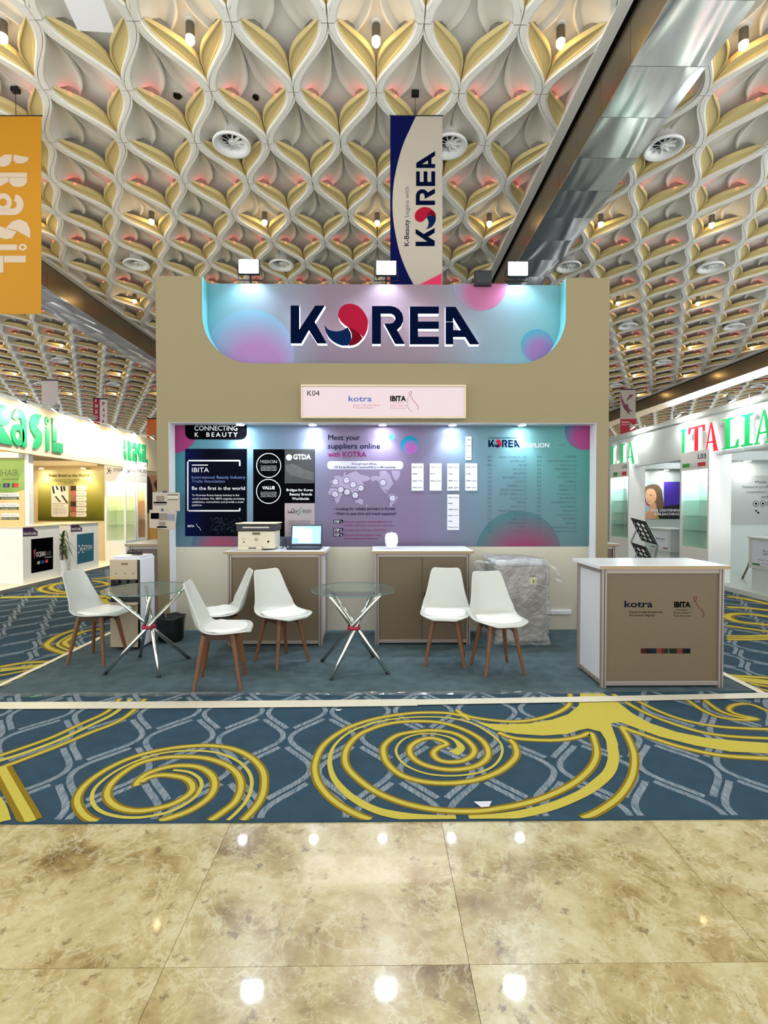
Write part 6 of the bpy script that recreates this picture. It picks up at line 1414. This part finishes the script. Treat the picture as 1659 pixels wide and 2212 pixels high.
for i, (px, py) in enumerate(((90, 1012), (180, 1012))):
    c = at_y(px, py, YG - 0.18); t = thing('recessed_downlight', (c.x, c.y, c.z), '%s of two warm downlights above the green poster' % ('left', 'right')[i], 'downlight', 'downlights above the green poster')
    MB().lathe([(0, 0.03), (.06, 0.03), (.06, 0), (.05, -0.01), (.05, 0), (0, 0)], c, n=16).build('trim_ring', m_sw, t); MB().lathe([(0, -.012), (.035, -.01), (.048, 0), (0, .001)], c, n=16).build('lens', m_warm, t, smooth=True)
    light('downlight_beam', 'SPOT', c - Vector((0, 0, 0.03)), 14, (255, 232, 180), t, aim=(c.x, YG - 0.05, 0.6), size=0.05, angle=110, blend=0.8)
light('oceanhair_lamp', 'POINT', (-7.0, 7.6, 2.6), 16, (255, 224, 170), fas, size=0.1); light('stoa_lamp', 'POINT', (-7.2, 10.6, 2.3), 16, (255, 226, 176), fas, size=0.1)
# display towers
m_glass2 = sheer_mat('cabinet_glass', (250, 252, 251), 0.02, 0.04); m_glow = M('cabinet_lining', (244, 240, 206), 0.5)
m_shelf = sheer_mat('shelf_glass', (226, 240, 234), 0.08, 0.05)
def tower(x0, x1, y0, y1, z0, z1, zg0, zg1, sign_z, label, lining, shelves=3, lit=(255, 246, 190), warm=True, en=8):
    t = thing('display_cabinet', ((x0 + x1) / 2, (y0 + y1) / 2, z0), label, 'cabinet'); w = 0.04
    MB().box(x0, x1, y0, y1, z0, zg0).build('base', m_sw, t); MB().box(x0, x1, y0, y1, zg1, z1).build('header', m_sw, t)
    for a in (x0, x1 - w):
        for b in (y0, y1 - w): MB().box(a, a + w, b, b + w, zg0, zg1).build('corner_post', m_sw, t)
    back = (x0 + w, x0 + w + 0.01) if x0 < 0 else (x1 - w - 0.01, x1 - w)
    MB().box(back[0], back[1], y0 + w, y1 - w, zg0, zg1).build('back_panel', lining, t); MB().box(x0 + w, x1 - w, y1 - w, y1 - w + 0.01, zg0, zg1).build('side_panel', lining, t)
    if x0 > 0: MB().box(x0 + w, x1 - w, y0 + 0.0, y0 + 0.01, zg0, zg1).build('side_panel', m_sw, t)
    else: MB().box(x0 + w, x1 - w, y0 + 0.01, y0 + 0.016, zg0, zg1).build('glass_pane', m_glass2, t)
    gx = x1 - 0.016 if x0 < 0 else x0 + 0.01
    MB().box(gx, gx + 0.006, y0 + w, y1 - w, zg0, zg1).build('glass_pane', m_glass2, t)
    for k in range(shelves):
        z = zg0 + (zg1 - zg0) * (k + 1) / (shelves + 1); MB().box(x0 + w, x1 - w, y0 + w, y1 - w, z, z + 0.008).build('glass_shelf', m_shelf, t)
    light('cabinet_lamp', 'POINT', ((x0 + x1) / 2, (y0 + y1) / 2, zg1 - 0.06), en, lit, t, size=0.04)
    return t
ys = 12.0; xa, xb = at_y(226, 1100, ys).x, at_y(271.5, 1100, ys).x; ye = at_x(294, 1100, xb).y
ft = Face('y', ys, 0.002)
t = tower(xa, xb, ys, ye, 0.075, ft.p(250, 994, 0).z, ft.p(250, 1168, 0).z, ft.p(250, 1040, 0).z, 0, 'tall lit glass display cabinet signed STOA on two sides', m_glow)
stoa_mark(ft, t, 235.5, 1017, 0.75, m_bink); T(t, ft, m_bink, [('STOA', 245, 1018.5, 266, 6.2, dict(bold=0.0))])
ftx = Face('+x', xb, 0.002); stoa_mark(ftx, t, 277, 1017.5, 0.55, m_gink); T(t, ftx, m_gink, [('STOA', 281, 1019.5, 291, 5.6), ('B4', 288, 1004, 291, 3)])
y3, y4 = at_x(296, 1100, xb).y, at_x(318, 1100, xb).y
t = tower(xb - 0.5, xb, y3 + 0.02, y4, 0.075, ftx.p(300, 997, 0).z, at_x(307, 1162, xb).z, at_x(307, 1043, xb).z, 0, 'tall glass display cabinet signed FAUBE with products inside', M('peach_photo', (214, 150, 122), 0.5, var=0.4, vscale=6), 2)
T(t, ftx, m_gink, [('FAUBE', 298, 1021, 317, 8.5, dict(bold=0.0, y1=1023)), ('professional', 301, 1027.5, 314, 2), ('B6', 313, 1008, 316, 3)])
for i, (px, py, h, c) in enumerate(((303, 1100, .18, (240, 238, 232)), (301, 1085, .1, (226, 180, 180)), (304, 1160, .1, (120, 110, 40)))):
    z = at_x(307, 1162, xb).z + (at_x(307, 1043, xb).z - at_x(307, 1162, xb).z) * ((1 if i == 0 else 2) / 3 if i < 2 else 0) + 0.009; yy = y3 + 0.2 + 0.03 * i
    o = thing('product_bottle', (xb - 0.2, yy, z), ('white pump bottle in the FAUBE cabinet', 'small pink bottle on the FAUBE cabinet\u2019s upper shelf', 'small olive bottle at the FAUBE cabinet\u2019s floor')[i], 'bottle', 'bottles in the FAUBE cabinet')
    MB().lathe([(0, 0), (.035, 0), (.037, h * .7), (.02, h * .8), (.014, h * .82), (0, h * .82)], o.location, n=14).build('body', M('bottle_%d' % i, c, 0.3), o, smooth=False); MB().lathe([(0, h * .82), (.014, h * .82), (.014, h), (0, h)], o.location, n=10).build('cap', m_sw, o)
Fh = Face('y', 14.49, 0.004)
po = sheet('stall_poster', 318, 1027, 352, 1168, M('peach_skin_print', (206, 150, 124), 0.5, var=0.25, vscale=3), 'peach poster of long dark hair beyond the FAUBE cabinet', face=Fh, th=0.005)
mb = MB(); Fh.poly(mb, [(318, 1028), (322, 1030), (328, 1048), (331, 1075), (329, 1108), (318, 1112)], 1); Fh.poly(mb, [(332, 1046), (342, 1030), (352, 1050), (352, 1075), (340, 1062)], 1); mb.build('hair_print', M('dark_hair_print', (52, 36, 32), 0.5, var=0.4, vscale=20), po)
o = thing('side_cabinet', (at_y(329, 1160, 14.2).x, 14.2, 0.075), 'ochre wooden side cabinet beyond the FAUBE display', 'cabinet'); q0, q1 = at_y(318, 1160, 14.0).x, at_y(325, 1160, 14.0).x
MB().box(q0 - 0.4, q1, 14.0, 14.45, 0.075, 1.22).build('body', m_ochre, o); MB().box(q0 - 0.42, q1 + 0.02, 13.98, 14.47, 1.22, 1.25).build('top', m_wood2, o)

# ================================================================ Italia stalls on the right
XR = 5.93; m_it = M('italia_white', (194, 202, 200), 0.5); m_ig = M('italia_green', (20, 176, 96), 0.4, emit=0.2, ecol=(20, 200, 100)); m_ir = M('italia_red', (226, 24, 48), 0.4, emit=0.2, ecol=(235, 20, 44)); m_il = M('lit_acrylic_back', (250, 252, 255), 0.4, emit=0.8, ecol=(246, 250, 255))
plat = MB().box(XR - 0.04, 9.0, 5.6, 15, ZC, 0.0845).build('stall_platform', M('grey_platform', (178, 190, 188), 0.6, var=0.08, vscale=3), None); tag(plat, 'low grey platform under the Italia stalls with a white edge', 'platform')
MB().box(XR - 0.06, XR - 0.04, 5.6, 15, ZC, 0.0845).build('edge_trim', m_it, plat)
fas = thing('stall_fascia', (XR, 9.5, 0.085), 'long white Italia stall fascia with backlit ITALIA letters', 'stall')
MB().box(XR, XR + 0.12, 5.6, 14.6, 2.34, 3.06).build('fascia_panel', m_it, fas); MB().box(XR - 0.05, XR + 0.14, 5.6, 14.6, 3.06, 3.17).build('cornice', m_it, fas, bevel=0.02)
MB().box(8.92, 9.0, 5.6, 14.6, 0.085, 3.17).build('back_wall', m_it, fas); MB().box(XR + 0.12, 8.92, 14.5, 14.6, 0.085, 3.17).build('end_wall', m_it, fas)
for yy in (5.6, 14.45): MB().box(XR, XR + 0.1, yy, yy + 0.1, 0.085, 2.34).build('post', m_it, fas)
IT = {'I': [[(0, 0), (1, 0), (1, .06), (.70, .08), (.70, .92), (1, .94), (1, 1), (0, 1), (0, .94), (.30, .92), (.30, .08), (0, .06)]],
      'T': [[(.3, 0), (.7, 0), (.7, .05), (.6, .07), (.6, .93), (.86, .93), (.93, .76), (1, .76), (1, 1), (0, 1), (0, .76), (.07, .76), (.14, .93), (.4, .93), (.4, .07), (.3, .05)]],
      'L': [[(0, 0), (1, 0), (1, .27), (.93, .27), (.8, .07), (.48, .07), (.48, .93), (.68, .95), (.68, 1), (0, 1), (0, .95), (.2, .93), (.2, .07), (0, .05)]],
      'A': [[(0, 0), (.28, 0), (.28, .05), (.17, .06), (.47, .96), (.42, .96), (.08, .06), (0, .05)], [(.56, 0), (1, 0), (1, .05), (.93, .06), (.52, 1), (.42, 1), (.68, .06), (.56, .05)], [(.2, .3), (.66, .3), (.64, .36), (.22, .36)]]}
def italia(px, z0, z1):
    for ch, a, b, mt in px:
        ya, yb = at_x(a, 1000, XR - 0.06).y, at_x(b, 1000, XR - 0.06).y; mb = MB()
        for pol in IT[ch]: mb.prism([(-(ya + (yb - ya) * x), z0 + (z1 - z0) * y) for x, y in pol], (XR - 0.06, 0, 0), (0, -1, 0), (0, 0, 1), 0.012)
        o = mb.build('lit_letter', mt, fas); mb = MB()
        for pol in IT[ch]: mb.prism([(-(ya + (yb - ya) * x), z0 + (z1 - z0) * y) for x, y in pol], (XR - 0.046, 0, 0), (0, -1, 0), (0, 0, 1), 0.04)
        mb.build('letter_backing', m_il, o)
italia((('I', 1469, 1481, m_ig), ('T', 1486, 1521, m_ir), ('A', 1521, 1551, m_ir), ('L', 1559, 1594, m_ig), ('I', 1600, 1625, m_ig), ('A', 1628, 1672, m_ig)), 2.40, 2.915)
italia((('L', 1318, 1331, m_ig), ('I', 1337.5, 1349, m_ig), ('A', 1352.5, 1371, m_ig)), 2.40, 2.915)
m_cool2 = M('cool_halide', (255, 252, 240), 0.4, emit=60, ecol=(255, 250, 236))
for i, (px, py) in enumerate(((1364, 921), (1461, 895), (1578, 860))):
    armlight(px, py, XR, -1, '%s bright spotlight on top of the Italia fascia' % ('far', 'middle', 'near')[i], 'arm spotlights of the Italia stalls', m_cool2, (248, 250, 255), 9, 0.25)
# towers
def flag_sign(t, fx, x0, x1, y, num, nx0, nx1, nb, nb1, slope):
    w = x1 - x0
    for a, b, c in ((0, .31, (70, 160, 76)), (.31, .66, (214, 220, 224)), (.66, 1, (200, 52, 66))):
        mb = MB(); xa_, xb_ = x0 + w * a, x0 + w * b; fx.poly(mb, [(xa_, y + slope * (xa_ - x0)), (xb_, y + slope * (xb_ - x0)), (xb_, y + 8.5 + slope * (xb_ - x0)), (xa_, y + 8.5 + slope * (xa_ - x0))], 1); mb.build('flag_print', M('itflag_%d' % c[0], c, 0.5), t)
    mb = MB(); fx.text(mb, num, nx0, nb, nx1, 10.5 if w > 40 else 7.5, y1=nb1, bold=0.004); mb.build('lettering', m_bink, t)
m_lin = M('cool_lining', (214, 230, 224), 0.5)
XT = 5.80
def itower(pxn, pxf, pytop, pyg0, pyg1, pxr, label, extra):
    yn, yf = at_x(pxn, 1100, XT).y, at_x(pxf, 1100, XT).y; x1 = at_y(pxr, 1100, yn).x
    pm = (pxn + pxf) / 2
    t = tower(XT, x1 + 0.15, yn, yf, 0.085, at_x(pxn, pytop, XT).z, at_x(pxn, pyg1, XT).z, at_x(pxn, pyg0, XT).z, 0, label, m_lin, 4, (240, 250, 255), en=12)
    return t
t = itower(1531, 1469, 969.5, 1012, 1187, 1561, 'white glass-fronted display cabinet signed L03 with a tricolour', None); fx = Face('-x', XT, 0.003)
flag_sign(t, fx, 1474.5, 1524.5, 1002.5, 'L03', 1508, 1525.5, 991, 989.5, -0.1)
t = itower(1358, 1317, 997, 1029, 1163, 1379.5, 'white glass-fronted display cabinet signed L05, smaller and further back', None)
flag_sign(t, fx, 1325, 1353.5, 1020.5, 'L05', 1344.5, 1355, 1011.5, 1010.5, -0.08)
# dividers and posters
YD = 12.0; FD = Face('y', YD, 0.003)
w = fas; MB().box(6.05, 8.92, YD, YD + 0.08, 0.085, 2.45).build('divider_panel', m_it, w); MB().box(6.05, 8.92, YD - 0.3, YD - 0.001, FD.p(1400, 1014, 0).z, FD.p(1400, 1002, 0).z).build('lamp_bulkhead', m_it, w)
po = sheet('stall_poster', 1380, 1040, 1475, 1121, M('sky_print', (176, 206, 208), 0.5), 'poster of a woman with wavy brown hair smelling a pink flower', face=Face('y', YD - 0.008, 0.003), th=0.007)
FDp = Face('y', YD - 0.008, 0.003); dp = lambda pts: [(1340 + x / 7.9, 940 + y / 7.9) for x, y in pts]
def blot(nm, pts, col, k, var=0.0): mb = MB(); FDp.poly(mb, dp(pts), k); mb.build(nm, M('print_%d_%d_%d' % col, col, 0.5, var=var, vscale=14), po)
blot('purple_field', [(742, 795), (1060, 795), (1060, 1220), (742, 1220)], (64, 40, 150), 1); blot('dark_dress_print', [(640, 1220), (1060, 1180), (1060, 1428), (640, 1428)], (28, 24, 34), 1.3)
blot('hair_print', smooth_line([(560, 835), (640, 850), (700, 930), (720, 1050), (740, 1180), (720, 1260), (650, 1270), (560, 1240), (450, 1180), (390, 1130), (365, 1030), (400, 920), (460, 860), (560, 835)], 4)[:-1], (104, 82, 60), 2, 0.35)
blot('neck_print', [(500, 1170), (600, 1150), (620, 1270), (640, 1428), (400, 1428), (420, 1350), (500, 1270)], (214, 154, 116), 3)
blot('face_print', smooth_line([(510, 910), (570, 930), (610, 1010), (605, 1100), (560, 1160), (500, 1190), (450, 1150), (425, 1060), (430, 980), (460, 925), (510, 910)], 4)[:-1], (222, 168, 130), 4)
for pts in ([(435, 1015), (450, 1008), (455, 1020)], [(490, 1020), (515, 1012), (540, 1022), (515, 1030)], [(455, 1128), (495, 1130), (475, 1142)]): blot('feature_print', pts, (70, 44, 40), 5)
blot('flower_print', [(320, 1200), (360, 1190), (350, 1140), (400, 1170), (440, 1130), (430, 1180), (475, 1220), (420, 1230), (400, 1280), (370, 1240), (330, 1290), (350, 1230)], (226, 150, 190), 6); blot('stem_print', [(340, 1290), (380, 1280), (400, 1428), (330, 1428)], (226, 220, 222), 5)
blot('top_print', [(600, 1428), (625, 1340), (660, 1428)], (150, 160, 40), 5)
T(po, FDp, m_wink, [('HAIR LIGHTENING', 1403.5, 1105, 1470, 5.4, dict(bold=0.03, k=7)), ('& BLEACHING', 1412, 1113, 1466, 5.4, dict(bold=0.03, k=7))])
for i, px in enumerate((1388, 1440)):
    c = at_y(px, 1014.5, YD - 0.15); t = thing('recessed_downlight', c, '%s of two white downlights above the portrait poster' % ('left', 'right')[i], 'downlight', 'downlights above the portrait poster'); MB().lathe([(0, 0.02), (.06, 0.02), (.06, 0), (.05, -0.01), (.05, 0), (0, 0)], c, n=16).build('trim_ring', m_sw, t); MB().lathe([(0, -.012), (.035, -.01), (.048, 0), (0, .001)], c, n=16).build('lens', m_cool2, t, smooth=True)
    light('downlight_beam', 'SPOT', c - Vector((0, 0, 0.03)), 8, (246, 250, 255), t, aim=(c.x, YD - 0.05, 0.9), size=0.05, angle=110, blend=0.8)
YQ = 9.75; FQ = Face('y', YQ, 0.003)
w = fas; MB().box(6.02, 8.92, YQ, YQ + 0.08, 0.085, 2.45).build('divider_panel', m_it, w); MB().box(6.02, 8.92, YQ - 0.3, YQ - 0.001, FQ.p(1600, 996, 0).z, FQ.p(1600, 978, 0).z).build('lamp_bulkhead', m_it, w)
MB().box(6.02, 6.10, YQ - 0.09, YQ - 0.001, 0.085, 2.45).build('side_post', m_it, w)
po = sheet('stall_poster', 1545, 1027, 1770, 1133, M('silver_grey_print', (166, 170, 170), 0.45), 'grey poster of natural professional cosmetics at the right edge', face=Face('y', YQ - 0.008, 0.003), th=0.007); FQp = Face('y', YQ - 0.008, 0.003)
T(po, FQp, m_gink, [('Made in Italy', 1631, 1043.5, 1690, 5.6), ('Natural professional', 1603.5, 1054, 1693, 5.6), ('cosmetics for hair', 1612, 1065, 1690, 5.6), ('and body', 1644, 1075.5, 1684, 5.6), ('PHYSIO', 1551, 1058, 1579, 5), ('NATURA', 1551, 1064.8, 1579, 5), ('cosmetici', 1552, 1068.6, 1579.5, 2), ('+39 0571 66 01', 1552, 1106, 1577, 2.2), ('physionatura.it', 1552, 1110, 1581, 2.4)])
mb = MB(); FQp.ring(mb, 1563.5, 1043.8, 7, 1.3, 2); FQp.poly(mb, [(1563.5, 1039.5), (1565.8, 1045), (1563.5, 1047.5), (1561.2, 1045)], 2)
for i in range(4): FQp.ring(mb, 1632.5 + 15 * i, 1088, 6.3, 0.8, 2); FQp.disc(mb, 1632.5 + 15 * i, 1088, 2.4, 2, 6 + i)
FQp.disc(mb, 1633, 1103.5, 2, 2, 10); FQp.disc(mb, 1637.5, 1107.5, 2.2, 2, 10); mb.build('emblem_print', m_bink, po)
c = at_y(1615, 995, YQ - 0.15); t = thing('recessed_downlight', c, 'white downlight above the grey cosmetics poster', 'downlight'); MB().lathe([(0, 0.02), (.08, 0.02), (.08, 0), (.06, -0.01), (.06, 0), (0, 0)], c, n=16).build('trim_ring', m_sw, t); MB().lathe([(0, -.012), (.05, -.01), (.06, 0), (0, .001)], c, n=16).build('lens', m_cool2, t, smooth=True)
light('downlight_beam', 'SPOT', c - Vector((0, 0, 0.03)), 8, (246, 250, 255), t, aim=(c.x, YQ - 0.05, 0.9), size=0.05, angle=110, blend=0.8)
light('italia_lamp', 'POINT', (7.0, 8.0, 2.6), 8, (240, 248, 255), fas, size=0.1); light('italia_lamp', 'POINT', (7.2, 11.0, 2.5), 8, (240, 248, 255), fas, size=0.1)
# counters of the Italia stalls
def sign_counter(px0, px1, ybt, ysb, label, words, X=6.0):
    yn, yf = at_x(px1, 1200, X).y, at_x(px0, 1200, X).y
    zt = at_x(px0, ybt, X).z; t = thing('stall_counter', (X + 0.25, (yn + yf) / 2, 0.085), label, 'counter')
    MB().box(X + 0.02, X + 0.5, yn + 0.05, yf - 0.05, 0.085, zt - 0.5).build('body', m_it, t); MB().box(X, X + 0.52, yn, yf, zt - 0.5, zt - 0.02).build('sign_box', m_it, t, bevel=0.004); MB().box(X - 0.02, X + 0.54, yn - 0.02, yf + 0.02, zt - 0.02, zt).build('top', m_it, t)
    MB().box(X - 0.004, X, yn + 0.09, yf - 0.09, zt - 0.44, zt - 0.07).build('sign_sheet', M('pale_blue_sheet', (206, 212, 226), 0.5), t)
    fx = Face('-x', X - 0.006, 0.001)
    def at(u, v): return Vector((X - 0.007, yf - 0.09 - (yf - yn - 0.18) * u, zt - 0.07 - 0.37 * v))
    for (u0, u1, v0, v1, c) in ((0, .28, .93, 1.0, (40, 110, 70)), (.72, 1, .93, 1.0, (120, 40, 50))):
        mb = MB(); mb.quad(at(u0, v1), at(u1, v1), at(u1, v0), at(u0, v0)); mb.build('flag_print', M('sflag_%d' % c[0], c, 0.5), t)
    mb = MB()
    for (s_, u, v, h, wd) in words:
        gv, gf = glyphs(s_); xa_, xb_ = min(p[0] for p in gv), max(p[0] for p in gv)
        mb.add([at(u + wd * (p[0] - xa_) / (xb_ - xa_), v - p[1] * h) for p in gv], gf)
    mb.build('lettering', m_gink, t)
    return t
sign_counter(1617, 1700, 1159, 0, 'white counter with a pale blue PHYSIO NATURA sign at the right edge', [('PHYSIO', .38, .42, .14, .34), ('NATURA', .38, .54, .14, .34), ('DIFFERENT COSMETICS', .2, .78, .07, .5), ('PRIVATE LABEL', .34, .92, .06, .4)])
sign_counter(1402, 1448, 1139, 0, 'white counter with a framed pale sign between the two Italia cabinets', [('Ibawell', .3, .5, .2, .5), ('cosmetics', .5, .62, .06, .3)], 6.3)
st = thing('wooden_easel', (6.35, at_x(1612, 1240, 6.3).y, 0.085), 'light wooden easel leg leaning behind the Italia counter', 'easel'); e0, e1 = at_z(1604, 1249, 0.085), at_x(1617, 1222, 6.25)
MB().tube([(e0.x, e0.y, 0.085), (e1.x, e1.y, e1.z), (e1.x + 0.1, e1.y, e1.z + 0.35)], 0.018, 8).build('leg', m_wood, st); MB().tube([(e0.x + 0.45, e0.y + 0.1, 0.085), (e1.x + 0.14, e1.y + 0.02, e1.z + 0.35)], 0.018, 8).build('leg', m_wood, st)
